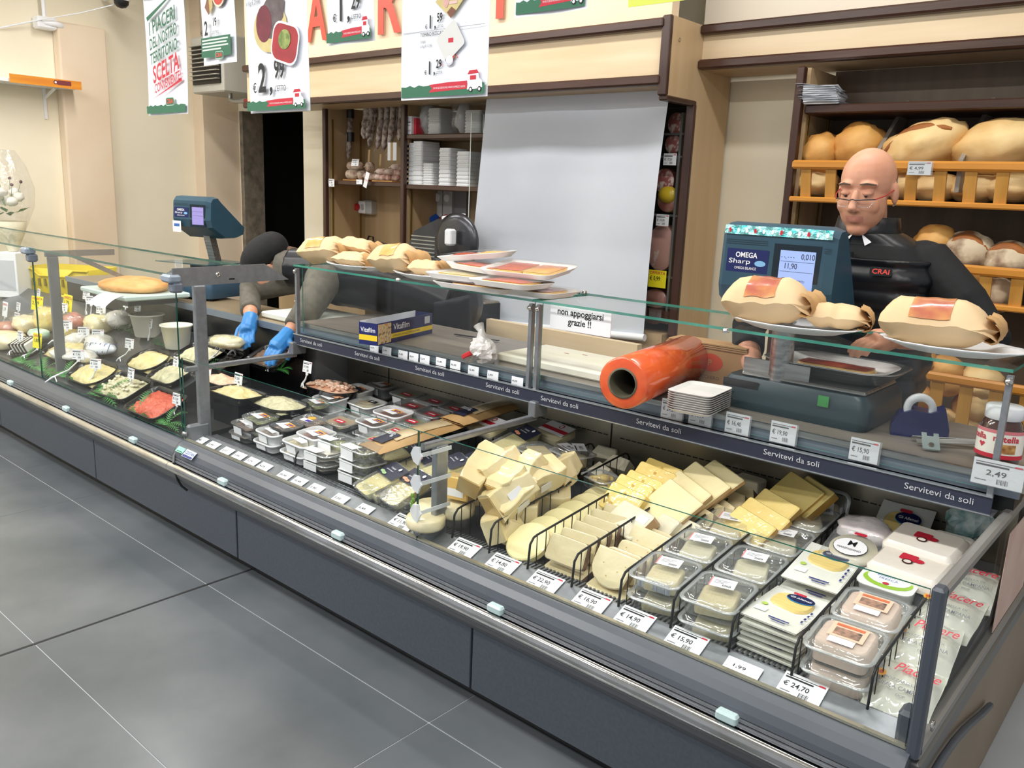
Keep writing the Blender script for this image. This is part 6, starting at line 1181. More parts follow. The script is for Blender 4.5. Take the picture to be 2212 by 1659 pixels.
# ferns
M_FERN = mat('green_fern', '#3f8a3a', '#2f7230', scale=20, rough=.5); M_FERND = mat('deep_green_fern', '#23482a', '#2f5c33', scale=20, rough=.55)
for i, (u, v, m, n, L, lb) in enumerate([(50, 785, M_FERN, 5, .16, 'green artificial fern at the left end of the glass'), (95, 802, M_FERN, 6, .15, 'green artificial fern in front of the striped carton'), (140, 815, M_FERN, 5, .13, 'small green artificial fern below the canopy post'), (225, 858, M_FERN, 7, .17, 'large green artificial fern in the middle of the front glass'), (305, 893, M_FERN, 7, .15, 'green artificial fern in front of the red salad'), (360, 918, M_FERN, 6, .11, 'green artificial fern at the right end by the post'), (235, 705, M_FERND, 7, .16, 'dark fern behind the round tub'), (275, 715, M_FERND, 5, .12, 'dark fern left of the round tub'), (345, 745, M_FERND, 6, .12, 'dark fern between tub and yellow salad'), (440, 785, M_FERND, 6, .12, 'dark fern right of the post'), (300, 790, M_FERN, 5, .07, 'small parsley sprig between the trays'), (605, 800, M_FERN, 5, .08, 'parsley sprig beyond the divider arm')]):
    P = deck(u, v, .012); P.y = min(P.y, .66); P.z = zdeck(P.y)+.012; b = B(); r = random.Random(i)
    for k in range(n):
        a = PI*(.05+.9*k/(n-1))+r.uniform(-.2, .2)+(PI if k % 2 else 0)*.0
        frond(b, (0, 0, 0), (math.cos(a)*1.1, math.sin(a)*.4-.15, .22), L*r.uniform(.7, 1.1), L*.2, m, n=10, droop=.3)
    o = b.obj('artificial_fern', None, T(P.x, P.y, P.z) @ T(rx=DT*.6)); tag(o, lb, 'fern', 'artificial ferns in the deli counter')
# price cards on white clips
def clip_card(u, v, fu, fv, txt, label, w=.06, h=.048, m=PAPER, rz=0, offer=False, y=None):
    Fp = deck(fu, fv) if y is None else at(fu, fv, y=y)
    if y is None and Fp.y > .66: Fp = at(fu, fv, y=.62)
    C = at(u, v, y=Fp.y-.005)
    t = card((C.x, C.y, C.z-h/2), w, h, txt, label, 'price cards on white clips', m=m, rz=rz, tilt=.15, head=not offer, big=.34 if offer else None, name='clip_card')
    b = B(); dx, dy, dz = Fp.x-C.x, Fp.y-C.y, Fp.z-C.z+h/2
    b.box((0, .003, -.004), (.014, .004, .014), WHITE); b.tube([(0, .003, -.006), (dx*.3, dy*.3+.004, dz*.45), (dx*.8, dy*.7, dz*.8), (dx, dy, dz)], [.003, .0035, .005, .003], WHITE, 6); b.obj('clip', t)
    b = B(); b.tube([(dx*.8, dy*.7, dz*.8), (dx*.8+.02, dy*.7-.01, dz*.75), (dx*.8+.032, dy*.7-.015, dz*.95)], .0028, WHITE, 5); b.obj('hook', t)
    if offer: b = B(); b.text('OFFERTA', h*.22, REDINK, T(-w*.45, -.0006, h*.74) @ FACE, bold=.01, width=w*.9); b.obj('offer_print', t)
CC = [(38, 662, 36, 690, '€ 31,50', 'at the far left, upper'), (35, 684, 40, 712, '€ 23,50', 'at the far left, lower'), (82, 632, 85, 668, '€ 27,90', 'before the yellow crate'), (185, 638, 190, 680, '€ 18,90', 'behind the larger card'), (196, 648, 200, 690, '€ 17,90', 'with curled corner'), (217, 668, 222, 705, '€ 9,90', 'wide, on the pale cheese'), (270, 655, 268, 690, '€ 12,40', 'half turned, near the focaccia'), (296, 664, 296, 700, '€ 15,90', 'pale, near the focaccia'), (85, 672, 85, 700, '€ 21,90', 'over a yellow one by the thin glass joint'), (137, 664, 120, 690, '€ 16,40', 'over the big yellow offer card'), (143, 702, 132, 738, '€ 8,90', 'left of the folded cards'), (180, 716, 175, 748, '€ 9,50', 'folded, left of a pair'), (211, 722, 212, 752, '€ 9,50', 'folded, right of a pair'), (42, 725, 28, 765, '€ 7,90', 'beside the striped carton'), (322, 698, 325, 735, '€ 4,80', 'on the round tub'), (278, 742, 265, 778, '€ 11,90', 'on the second row yellow salad'), (168, 766, 145, 815, '€ 7,90', 'on the check paper cheese'), (205, 786, 202, 828, '€ 13,50', 'behind glare at the front yellow salad'), (281, 807, 282, 852, '€ 12,90', 'on the white cubes'), (380, 862, 378, 892, '€ 11,50', 'in front of the post by the red salad'), (378, 782, 372, 800, '€ 10,90', 'tall, by the thin glass edge'), (428, 707, 432, 745, '€ 13,90', 'right of the post, high'), (476, 738, 466, 775, '€ 12,90', 'before the pale fillet'), (533, 715, 512, 762, '€ 10,40', 'in front of the blue glove')]
for i, (u, v, fu, fv, tx, lb) in enumerate(CC): clip_card(u, v, fu, fv, tx, 'white clip price card %s' % lb, rz=[0, .1, -.1, .25, .7, .5][i % 6] if 'folded' not in lb else .8)
clip_card(143, 655, 140, 690, '1,79', 'big yellow OFFERTA card reading 79 beside the canopy post', .12, .10, YELLOW, offer=True); clip_card(78, 655, 85, 690, '2,19', 'yellow card half hidden behind the thin glass joint', .10, .085, YELLOW, offer=True, rz=.3); clip_card(78, 736, 62, 770, '1,80', 'small yellow OFFERTA card reading 1,8 by the striped carton', .07, .08, YELLOW, offer=True, rz=.25)
clip_card(8, 668, 8, 700, '1,19', 'tall white offer card with blue top and red figures at the left edge', .08, .09, offer=True)
for u, v, fu, fv, y, lb, tx in ((446, 805, 446, 830, .45, 'white clip price card on the pink salad', '6,50'), (513, 818, 500, 850, .42, 'faded clip price card on the yellow salad beside the pink one', '7,20'), (662, 793, 655, 835, .62, 'clip price card on the shrimp salad', '31,90'), (590, 765, 578, 800, .6, 'clip price card behind the divider arm', '14,50')): clip_card(u, v, fu, fv, tx, lb, y=y)
# ------------------------------------------------------------------ behind the deli counter
ZL = .841
# focaccia on board with paper
P = at(290, 612, z=.93); t = thing('focaccia', 'round golden focaccia on a pale tray behind the deli glass', 'bread', T(P.x, P.y, .90)); b = B(); b.ell((0, 0, .02), (.22, .16, .045), mat('golden_focaccia', '#d9924a', '#e8b06a', scale=14, rough=.5, bump=.6, bscale=20), nu=30, nv=12, jit=.08); b.obj('crust', t)
t2 = thing('bread_tray', 'pale tray with paper sheets under the focaccia', 'tray', T(P.x, P.y, .841)); b = B(); b.box((0, 0, .045), (.52, .34, .025), mat('pale_mint_tray', '#c9dcd8', rough=.4), bev=.006); b.obj('tray', t2); b = B(); b.box((0, 0, .016), (.4, .26, .032), mat('dark_blue_base', '#26303f', rough=.4)); b.obj('base', t2)
b = B(); b.grid(lambda i, j: (.08+i*.2, -.18-.1*j+.0*i, .062-.05*j*j+.004*math.sin(i*20)), 8, 6, PAPER); b.obj('paper', t2)
# yellow crates
M_CRT = mat('yellow_crate', '#e6d02c', '#ddc520', scale=6, rough=.4)
for k, (zz, lb) in enumerate(((.0, 'lower yellow plastic crate stacked at the left'), (.185, 'upper yellow plastic crate stacked at the left'))):
    t = thing('plastic_crate', lb, 'crate', T(-1.66, .96, .50+zz*.93, rz=.55), 'yellow plastic crates'); w, d, h = .52, .34, .17
    b = B(); b.rl([(0, w/2-.02, d/2-.02, .02), (h, w/2, d/2, .025), (h, w/2-.008, d/2-.008, .02), (.01, w/2-.03, d/2-.03, .015)], M_CRT, n=3); b.obj('body', t)
    b = B(); b.tube([(-w/2-.005, -d/2-.004, h-.006), (-w*.3, -d/2-.006, h-.006), (-w*.2, -d/2-.006, h-.05), (w*.2, -d/2-.006, h-.05), (w*.3, -d/2-.006, h-.006), (w/2+.005, -d/2-.004, h-.006)], .007, M_CRT, 6); b.obj('rim', t)
    for q in range(10): b = B(); b.box((-.2+q*.044, -d/2+.006, .075), (.012, .02, .05), mat('crate_shadow', '#8a7a14', rough=.6)); b.obj('slot', t)
b = B(); b.box((-1.62, .98, .25), (.8, .5, .495), mat('rear_cabinet_grey', '#9da0a2')); tag(b.obj('low_bench'), 'plain low bench carrying the yellow crates', 'bench')
# bouquet in cellophane on a white box
P = at(22, 560, y=.62); t = thing('gift_box', 'tall white carton under the bouquet at the left edge', 'box', T(P.x, .63, zdeck(.57), rz=.6)); b = B(); b.box((0, 0, .15), (.16, .14, .30), PAPER, bev=.004); b.obj('carton', t); b = B(); b.box((0, -.071, .15), (.13, .002, .2), mat('grey_print', '#c9ccd2', rough=.5)); b.obj('print', t)
t = thing('bouquet', 'bouquet of white flowers wrapped in clear cellophane at the left edge', 'bouquet', T(P.x-.02, .65, zdeck(.57)+.302))
M_LEAF = mat('leaf_green', '#2f6a2e', '#437f38', scale=10, rough=.45); M_PET = mat('white_petal', '#f1eee2', rough=.5); M_BER = mat('dark_berry', '#5a2530', rough=.3)
b = B(); b.lathe([(.03, 0), (.07, .1), (.15, .3), (.16, .42), (.12, .56), (.06, .66)], FILM, n=22); b.obj('cellophane', t)
b = B(); b.lathe([(.025, 0), (.08, .12), (.1, .2), (.05, .19)], mat('cream_wrap', '#ece4c6', rough=.6, bump=.2), n=18); b.obj('paper_wrap', t)
for k in range(6):
    a = k*1.05; b = B(); b.ell((.06*math.cos(a), .06*math.sin(a), .33+.03*(k % 3)), (.035, .035, .03), M_PET, nu=12, nv=8, jit=.35, seed=k); b.obj('flower', t)
for k in range(9):
    a = k*.7; b = B(); p = V((.05*math.cos(a), .05*math.sin(a), .26)); q = p+V((.08*math.cos(a), .08*math.sin(a), .04*math.sin(k))); s = V((-math.sin(a), math.cos(a), 0))*.025; b.add([p, (p+q)/2+s, q, (p+q)/2-s+V((0, 0, .008))], [(0, 1, 2, 3)], M_LEAF); b.obj('leaf', t)
for k in range(5): b = B(); b.ell((.08*math.cos(k*1.3), .08*math.sin(k*1.3), .44+.02*k), (.011, .011, .011), M_BER, nu=8, nv=6); b.tube([(.03*math.cos(k*1.3), .03*math.sin(k*1.3), .3), (.08*math.cos(k*1.3), .08*math.sin(k*1.3), .44+.02*k)], .0015, M_LEAF, 4); b.obj('berry', t)
# yellow box, cutting board, plastic bag on the ledge
P = at(425, 632, y=.9); t = thing('small_carton', 'small white and orange carton on the ledge behind the side bracket', 'box', T(P.x, .9, ZL, rz=.35)); b = B(); b.box((0, 0, .05), (.2, .1, .1), mat('orange_yellow_carton', '#eaa81e', rough=.45)); b.obj('carton', t); b = B(); b.box((0, 0, .1025), (.205, .105, .005), PAPER); b.obj('lid', t); b = B(); b.box((.09, -.0508, .03), (.012, .001, .05), M_LIME); b.obj('print', t)
P0, P1 = at(560, 688, z=.86), at(780, 712, z=.86)
b = B(); b.box(((P0.x+P1.x)/2-.08, .93, ZL+.0165), (P1.x-P0.x+.1, .32, .03), mat('white_cutting_board', '#e6ece6', '#dfe4d6', scale=4, rough=.45), bev=.006); tag(b.obj('cutting_board'), 'white cutting board on the ledge under the bending worker', 'board')
P = at(600, 655, z=.92); b = B(); b.ell((0, 0, .045), (.08, .07, .05), mat('crumpled_film', '#e6e2de', '#cfc9c6', scale=14, rough=.2, coat=.8, bump=.8, bscale=22), nu=20, nv=12, jit=.5, seed=2, smooth=False); tag(b.obj('crumpled_bag', None, T(P.x, .98, .875)), 'crumpled transparent bag on the cutting board by the worker', 'bag')
# ================================================================== THINGS ON THE GLASS SHELF AND WORKTOP
ZG = 1.1375
M_PLATE = mat('white_oval_plate', '#eceef0', rough=.3)
M_BAG = mat('kraft_paper_bag', '#d9b88a', '#e3c79d', scale=4, rough=.7, bump=.35, bscale=14); M_BAGD = mat('kraft_bag_fold', '#c9a06b', '#b98f5b', scale=6, rough=.75, bump=.4, bscale=20)
M_CRUST = mat('golden_roll', '#d9a050', '#ecc27c', scale=9, rough=.35, coat=.6, bump=.15); M_PROS = mat('ham_window', '#b5604e', '#dba35e', scale=11, rough=.25, coat=.8, bump=.2)
def plate(u, v, w, d, label, rz=0):
    P = at(u, v, z=ZG+.01); P.y = min(max(P.y, .66+d/2), .95-d/2+.06); t = thing('oval_plate', label, 'plate', T(P.x, P.y, ZG, rz=rz), 'oval plates on the glass shelf')
    b = B(); n = 44; prof = [(.0, 0), (.6, 0), (.66, .002), (.9, .016), (1.0, .021), (1.0, .024), (.9, .019), (.64, .005), (0, .004)]
    vs = [(r*(1+(.025*math.sin(i*2*PI/n*14) if r > .85 else 0))*w/2*math.cos(2*PI*i/n), r*(1+(.025*math.sin(i*2*PI/n*14) if r > .85 else 0))*d/2*math.sin(2*PI*i/n), z) for r, z in prof for i in range(n)]
    b.add(vs, [(j*n+i, j*n+(i+1) % n, (j+1)*n+(i+1) % n, (j+1)*n+i) for j in range(len(prof)-1) for i in range(n)], M_PLATE, None, True); b.obj('dish', t); return P
def bag(X, L, w, h, label, win=None, seed=0, fold=True):
    t = thing('paper_bag', label, 'paper bag', X, 'paper bags of filled rolls')
    def f(a, c, up=1):
        x = (a-.5)*L; y = (c-.5)*w; e = max(0, math.sin(PI*c))**.62*max(0, min(1, (1-a)*3.2))**.6*min(1, a*7+.25)**.5
        return (x, y*(1-.12*a), h*.45+up*h*.55*e+.006*mnoise.noise(V((a*7+seed, c*5, seed)))-(.25*h*(a > .8)*(a-.8)*5*(up > 0)))
    b = B(); b.grid(lambda a, c: f(a, c), 18, 12, M_BAG); b.grid(lambda a, c: f(1-a, c, -1), 18, 12, M_BAG)
    b.grid(lambda a, c: (f(0, a)[0], f(0, a)[1], f(0, a)[2]*(c)+f(0, a, -1)[2]*(1-c)), 8, 3, M_BAG); b.obj('paper', t)
    if win:
        a0, a1 = win[0], win[1]; b = B(); b.grid(lambda a, c: (lambda p: (p[0], p[1], p[2]+.002))(f(a0+(a1-a0)*a, .03+.82*c)), 8, 12, win[2]); b.obj('window', t)
    if fold: b = B(); b.grid(lambda a, c: (L*.5-.03+.035*math.sin(a*PI), (c-.5)*w*.9, h*.42+.03*math.cos(a*PI*1.2)+.004*math.sin(c*14+seed)), 6, 10, M_BAGD); b.obj('folded_end', t)
    return t
P = plate(738, 578, .34, .22, 'white oval plate under three paper bags, leftmost on the glass shelf')
Q = at(712, 543, y=P.y); bag(T(Q.x+.02, P.y-.02, ZG+.022, rz=.25) @ T(ry=-.12), .22, .15, .10, 'largest paper bag on the leftmost plate with roll showing', (.2, .55, M_CRUST), 1)
Q = at(778, 531, y=P.y+.05); bag(T(Q.x, P.y+.05, Q.z-.03, rz=.3) @ T(ry=.1), .17, .12, .06, 'upper right crumpled paper bag on the leftmost plate', None, 2); Q = at(785, 556, y=P.y); bag(T(Q.x, P.y-.03, ZG+.022, rz=.15), .18, .13, .05, 'flat paper bag at the right of the leftmost plate', None, 3)
P = plate(885, 600, .34, .22, 'white oval plate under two paper bags, second on the glass shelf')
Q = at(868, 565, y=P.y); bag(T(Q.x, P.y-.01, ZG+.022, rz=.2) @ T(ry=-.1), .2, .16, .10, 'paper bag with egg yellow roll on the second plate', (.28, .62, M_CRUST), 4); Q = at(925, 580, y=P.y); bag(T(Q.x+.02, P.y-.01, ZG+.022, rz=.4), .14, .11, .05, 'small flat paper bag on the second plate', None, 5)
P = plate(1712, 706, .36, .22, 'white oval plate in front of the large scale')
Q = at(1685, 662, y=P.y); bag(T(Q.x-.015, P.y-.005, ZG+.022, rz=.12) @ T(ry=-.06), .24, .17, .115, 'paper bag with ham window in front of the large scale', (.25, .6, M_PROS), 6); Q = at(1800, 688, y=P.y); bag(T(Q.x+.005, P.y+.035, ZG+.022, rz=.25), .16, .12, .06, 'folded paper bag beside the ham one', None, 7)
P = plate(2055, 752, .33, .21, 'white oval plate at the right end of the glass shelf')
Q = at(2040, 712, y=P.y); bag(T(Q.x-.005, P.y-.005, ZG+.022, rz=.08) @ T(ry=-.02), .26, .16, .105, 'paper bag with ham window at the right end of the shelf', (.25, .6, M_PROS), 8)
# pizza slices on cardboard trays
M_TRAYC = mat('white_card_tray', '#e9e7e4', '#dcd8d4', scale=8, rough=.6); M_TOM = mat('pizza_tomato', '#b8402c', '#d9683c', scale=13, rough=.3, coat=.5, bump=.3, bscale=30, c3='#c24f30'); M_CHE = mat('pizza_cheese', '#e0a848', '#edc67a', scale=10, rough=.35, coat=.5, bump=.3, bscale=25)
def pizza(u, v, z, w, d, rz, ry, label, slices, rx=0, film=True):
    P = at(u, v, z=z); t = thing('pizza_tray', label, 'pizza', T(P.x, P.y, z-.02, rz=rz) @ T(ry=ry, rx=rx), 'card trays of pizza slices')
    b = B(); b.rl([(0, w/2*.86, d/2*.84, .03), (.002, w/2*.86, d/2*.84, .03), (.018, w/2, d/2, .035), (.02, w/2, d/2, .035), (.006, w/2*.85, d/2*.83, .03)], M_TRAYC, n=4); b.obj('tray', t)
    for k, (ox, oy, sw, sd, m) in enumerate(slices):
        b = B(); b.rl([(.007, sw/2*.97, sd/2*.97, .02), (.018, sw/2, sd/2, .02)], M_CHE, T(ox, oy, 0), n=3); b.grid(lambda a, c: (ox+(a-.5)*sw*.95, oy+(c-.5)*sd*.95, .019+.006*math.sin(PI*a)*math.sin(PI*c)*(1+mnoise.noise(V((a*6+k, c*6, z*9))))), 12, 9, m); b.obj('slice', t)
    if film: b = B(); b.grid(lambda a, c: ((a-.5)*w*.96, (c-.5)*d*.96, .026+.006*math.sin(PI*a)*math.sin(PI*c)), 6, 6, FILM); b.obj('film', t)
pizza(1045, 612, ZG+.022, .34, .2, .05, 0, 'lowest wide card tray of pizza on the left', [(.02, 0, .24, .13, M_TOM)]); pizza(1150, 622, ZG+.022, .3, .19, .05, 0, 'lowest wide card tray of pizza on the right', [(0, 0, .22, .13, M_TOM)])
pizza(1000, 590, ZG+.05, .24, .17, .1, 0, 'card tray with pale focaccia at the left of the pile', [(0, 0, .17, .1, mat('pale_focaccia', '#e4d08f', '#efe0ae', scale=9, rough=.4))]); pizza(1105, 605, ZG+.052, .26, .18, .05, 0, 'second card tray of pizza under the topmost', [(0, 0, .18, .12, M_TOM)])
pizza(1040, 572, ZG+.082, .24, .15, .1, .05, 'middle card tray of pizza, dark slice', [(0, 0, .17, .1, M_TOM)]); pizza(1032, 547, ZG+.115, .27, .17, .35, -.12, 'upper left card tray with cheese and tomato pizza', [(-.05, 0, .11, .12, M_TOM), (.06, 0, .11, .12, M_CHE)]); pizza(1142, 577, ZG+.09, .30, .2, .1, .0, 'topmost large card tray of tomato pizza slices', [(-.05, .0, .12, .14, M_TOM), (.07, .0, .11, .14, mat('pizza_mixed', '#c8502c', '#ecba58', scale=8, rough=.3, coat=.5, bump=.3))], rx=.12)
# notice on the glass
a, c = at(1190, 655, y=.672), at(1318, 722, y=.672); b = B(); w = c.x-a.x; zt = at(1190, 655, y=.672).z; zb = at(1190, 708, y=.672).z
t = thing('notice_card', 'white notice card on the glass reading non appoggiarsi grazie', 'notice', T(a.x, .672, zb)); h = zt-zb
b = B(); b.box((w/2, .001, h/2), (w, .002, h), PAPER); b.obj('card', t); b = B(); b.text('non appoggiarsi', .030, INK, T(w/2, -.0006, h*.62) @ FACE, 'C', bold=.015, width=w*.76); b.text('grazie !!', .030, INK, T(w/2, -.0006, h*.25) @ FACE, 'C', bold=.015, width=w*.38); b.obj('print', t)
# cling film carton
p0, p1, p2 = at(815, 748, z=ZW), at(933, 720, z=ZW), at(783, 735, z=ZW); ax = p1-p0; L = ax.length; rz = math.atan2(ax.y, ax.x)
t = thing('film_carton', 'open navy and yellow cling film carton reading Vitafilm', 'carton', T(p0.x, p0.y, ZW+.001, rz=rz)); M_NV = mat('carton_navy', '#1c2560', rough=.4); M_CY = mat('carton_yellow', '#f0cf2a', rough=.4); d, h = .085, .085
b = B(); b.box((L/2, .001, h/2), (L, .003, h), M_NV); b.box((L/2, d, h/2), (L, .003, h), M_NV); b.box((0, d/2, h/2), (.003, d, h), M_NV); b.box((L, d/2, h/2), (.003, d, h), M_NV); b.box((L/2, d/2, .002), (L, d, .003), PAPER); b.box((L/2, d-.002, h/2+.004), (L-.006, .001, h), PAPER); b.obj('box', t)
b = B(); b.rect(.09, h*.2, L, h*.42, M_CY, T(0, -.0008, 0) @ FACE); b.obj('yellow_stripe', t)
b = B(); b.rect(0, h*.2, d, h*.45, M_CY, MX(((0, 0, -1, -.0018), (-1, 0, 0, d), (0, 1, 0, 0), (0, 0, 0, 1)))); b.text('Vitafilm', .026, PAPER, MX(((0, 0, -1, -.0022), (-1, 0, 0, d-.008), (0, 1, 0, h*.58), (0, 0, 0, 1))), bold=.008, width=d*.8); b.obj('end_print', t)
b = B(); b.rect(.003, .004, .09, h-.004, mat('food_picture', '#c9925a', '#7a5230', scale=60, rough=.5, c3='#d8c49a'), T(0, -.0009, 0) @ FACE); b.obj('food_picture', t)
b = B(); b.text('Vitafilm', .034, PAPER, T(.105, -.0012, h*.58) @ FACE, bold=.008, width=.11); b.text('COPERCHIO E AVVOLGE TUTTI GLI ALIMENTI', .01, M_NV, T(.1, -.0012, h*.27) @ FACE, width=L*.5); b.rect(L-.06, h*.55, L-.02, h*.9, mat('grey_print', '#c9ccd2'), T(0, -.0012, 0) @ FACE); b.obj('front_print', t)
# knot bag, knife and cutting board
P = at(1045, 752, z=.93); t = thing('tied_bag', 'small crumpled clear bag with red clip behind the cutting board', 'bag', T(P.x, P.y, ZW)); b = B(); b.ell((0, 0, .04), (.05, .045, .045), mat('crumpled_film', '#e6e2de'), nu=18, nv=12, jit=.45, seed=6, smooth=False); b.tube([(-.01, 0, .07), (-.015, 0, .11), (-.03, 0, .13)], [.025, .012, .02], mat('crumpled_film', '#e6e2de'), 8); b.obj('bag', t); b = B(); b.box((-.045, -.02, .045), (.045, .018, .018), mat('red_clip', '#c92c35', rough=.35), T(ry=-.5), bev=.004); b.obj('clip', t)
b = B(); P = at(1005, 775, z=.9); b.bar((P.x, P.y, ZW+.012), (P.x+.03, P.y+.07, ZW+.03), .003, .02, STEEL); tag(b.obj('knife_blade'), 'steel knife blade sticking out behind the tied bag', 'knife')
c4b = [at(u, v, z=ZW+.03) for u, v in ((1003, 778), (1145, 745), (1310, 800), (1295, 838))]
cx = at(1160, 790, z=ZW+.03); t = thing('cutting_board', 'large white cutting board beside the orange film roll', 'board', T(cx.x+.01, .89, ZW+.001, rz=-.0)); b = B(); b.box((0, 0, .015), (.50, .28, .03), mat('stained_cutting_board', '#e9e4cd', '#f0ede0', scale=3, rough=.5), bev=.006); b.obj('slab', t)
for x, y in ((-.02, .08), (-.08, .05)): b = B(); b.box((x, y, .0306), (.02, .004, .001), mat('meat_scrap', '#a8452e', rough=.5)); b.obj('scrap', t)
# orange film roll
ra, rb = at(1345, 828, z=ZW+.077), at(1487, 772, z=ZW+.077); ax = (rb-ra); L = ax.length; rz = math.atan2(ax.y, ax.x)
t = thing('film_roll', 'large roll of orange stretch film with hollow grey core', 'roll', T(ra.x, ra.y, ZW+.077, rz=rz)); M_OR = mat('orange_film', '#e0562a', '#e8662f', scale=4, rough=.15, coat=.8, bump=.06, bscale=8, stretch=(.5, 6, 6)); M_CORE = mat('grey_core', '#6f6a57', '#5e5a49', scale=10, rough=.6)
b = B(); b.lathe([(.044, 0), (.07, 0), (.075, .004), (.075, L-.004), (.07, L), (.044, L)], M_OR, T(ry=PI/2), n=40, cap=False); b.obj('film', t); b = B(); b.lathe([(.040, -.003), (.045, -.003), (.045, L), (.040, L), (.040, -.003)], M_CORE, T(ry=PI/2), n=40, cap=False); b.obj('core', t)
# paper plates stack
P = at(1512, 850, z=ZW+.05); t = thing('plate_stack', 'stack of white fluted paper trays beside the large scale', 'paper trays', T(P.x, P.y, ZW, rz=.1))
for k in range(9): b = B(); z = .002+k*.0065; b.rl([(z, .055, .075, .02), (z+.002, .055, .075, .02), (z+.01, .068, .088, .02), (z+.011, .068, .088, .02), (z+.004, .054, .073, .02)], M_TRAYC, n=3, smooth=False); b.obj('paper_tray', t)
# cardboard cartons behind
M_CARD = mat('brown_cardboard', '#b08a5e', '#a37d52', scale=5, rough=.7)
P = at(1530, 770, y=1.04); t = thing('flat_carton', 'brown cardboard carton with red oval print behind the orange roll', 'carton', T(P.x, 1.06, ZW)); b = B(); b.box((0, 0, .06), (.28, .08, .12), M_CARD); b.obj('carton', t); b = B(); b.disc((.02, .075), .045, .03, mat('oval_red', '#c44a2c', rough=.5), T(0, -.0408, 0) @ FACE); b.text('P', .03, M_CARD, T(.01, -.0414, .064) @ FACE, bold=.01); b.text('ZUCCHERO', .016, mat('print_brown2', '#6b4630', rough=.6), T(-.03, -.0412, .02) @ FACE); b.obj('print', t)
b = B(); b.rect(-.09, .05, -.06, .1, PAPER, T(0, -.0409, 0) @ FACE); b.text('8364', .016, INK, T(-.08, -.0414, .055) @ FACE @ T(rz=PI/2)); b.obj('ticket', t)
b = B()
for k in range(3): b.box((0, .0, .123+k*.006), (.3-.01*k, .09, .004), M_CARD, T(rz=.02*k))
b.obj('flattened_box', t)
# ------------------------------------------------------------------ scales
M_SCL = mat('petrol_blue_plastic', '#2c4f60', '#27485a', scale=5, rough=.4); M_SCD = mat('dark_teal_plastic', '#1d3038', '#223840', scale=5, rough=.35); M_LCD = mat('lcd_blue', '#8ea6dc', emit=.35)
def scale_head(t, w, d, h, X, lines, tinsel, lcdm):
    def prof(): return [(-.0, .06), (-.012, .1), (-.004, h-.02), (.012, h), (.05, h+.004), (.075, h-.02), (d, .055), (d-.01, .015), (d-.06, 0), (.10, .0)]
    b = B(); pr = prof(); n = len(pr); vs = []
    for x, s in ((-w/2, .94), (-w/2+.012, 1), (w/2-.03, 1), (w/2, .93)):
        cy, cz = d*.4, h*.5; vs += [(x, cy+(p[0]-cy)*s, cz+(p[1]-cz)*s) for p in pr]
    for k in range(3): b.add(vs, [(k*n+i, (k+1)*n+i, (k+1)*n+(i+1) % n, k*n+(i+1) % n) for i in range(n)], M_SCL, X)
    b.add(vs, [tuple(range(n))], M_SCL, X); b.add(vs, [tuple(range(3*n, 4*n))[::-1]], M_SCL, X); hd = b.obj('display_head', t)
    Y = X @ T(0, -.0135, 0) @ T(rx=-.03) @ FACE
    b = B(); b.rect(-w*.02, h*.28, w*.38, h*.82, mat('display_bezel', '#12222c', rough=.25), Y, .001); b.obj('bezel', hd)
    b = B(); b.rect(w*.04, h*.34, w*.34, h*.76, lcdm, Y, .002); b.obj('screen', hd)
    b = B()
    for s, x, z, sz in lines: b.text(s, sz*h, INK, Y @ T(x*w, z*h, .0028), sx=.8)
    for z in (.65, .55): b.rect(w*.05, h*z, w*.33, h*z+.0008, INK, Y, .0028)
    b.obj('screen_print', hd)
    b = B(); b.rect(-w*.44, h*.5, -w*.06, h*.74, mat('badge_navy', '#14205a', rough=.35), Y, .001); b.text('OMEGA', h*.075, PAPER, Y @ T(-w*.36, h*.655, .002), bold=.02, width=w*.2); b.text('Sharp', h*.07, PAPER, Y @ T(-w*.42, h*.59, .002), width=w*.2); b.disc((-w*.13, h*.6), w*.05, h*.03, mat('badge_sky', '#7fb5e0', rough=.4), Y, z=.002); b.text('OMEGA BILANCE', h*.04, PAPER, Y @ T(-w*.36, h*.53, .002), width=w*.2); b.obj('badge', hd)
    if tinsel:
        b = B(); TM = mat('teal_tinsel', '#2fb5b8', '#b8f0ee', scale=70, rough=.2, metal=.6, bump=.6, bscale=90); b.grid(lambda a, c: (-w*.48+w*.94*a, -.010-.004*math.sin(a*40)*math.sin(c*3)+.004*c, h*.89+.026*c), 60, 3, TM, X); b.obj('tinsel', hd)
        b = B()
        for k in range(12): b.disc((-w*.43+k*w*.077, h*.93), .005, .008, PAPER if k % 3 else REDINK, Y, z=.006, n=5)
        b.obj('tinsel_figures', hd)
    b = B()
    for k in range(3): b.rect(-w*.46, h*(.83-.02*k), -w*.08, h*(.835-.02*k), M_SCD, Y, .001); b.rect(w*.4, h*(.8-.02*k), w*.46, h*(.805-.02*k), M_SCD, Y, .001)
    b.obj('grooves', hd); return hd
xs0, xs1 = at(1560, 500, y=.9).x, at(1822, 490, y=.9).x; w = xs1-xs0-.015; hh = .285
t = thing('shop_scale', 'large petrol blue shop scale with tinsel on its display head', 'scale', T((xs0+xs1)/2, .9, ZW))
scale_head(t, w, .2, hh, T(0, 0, 1.128-ZW), [('- -, - - -', .05, .68, .06), ('0,010', .22, .68, .08), ('11,90', .08, .58, .08), ('PREZZO  IMPORTO', .1, .45, .03)], True, M_LCD)
px = at(1685, 800, y=.85).x-(xs0+xs1)/2
b = B(); b.lathe([(.033, .05), (.033, .27)], STEEL, T(px, -.05, 0), n=24); b.obj('pole', t)
b = B(); bx = at(1735, 850, y=.9).x-(xs0+xs1)/2
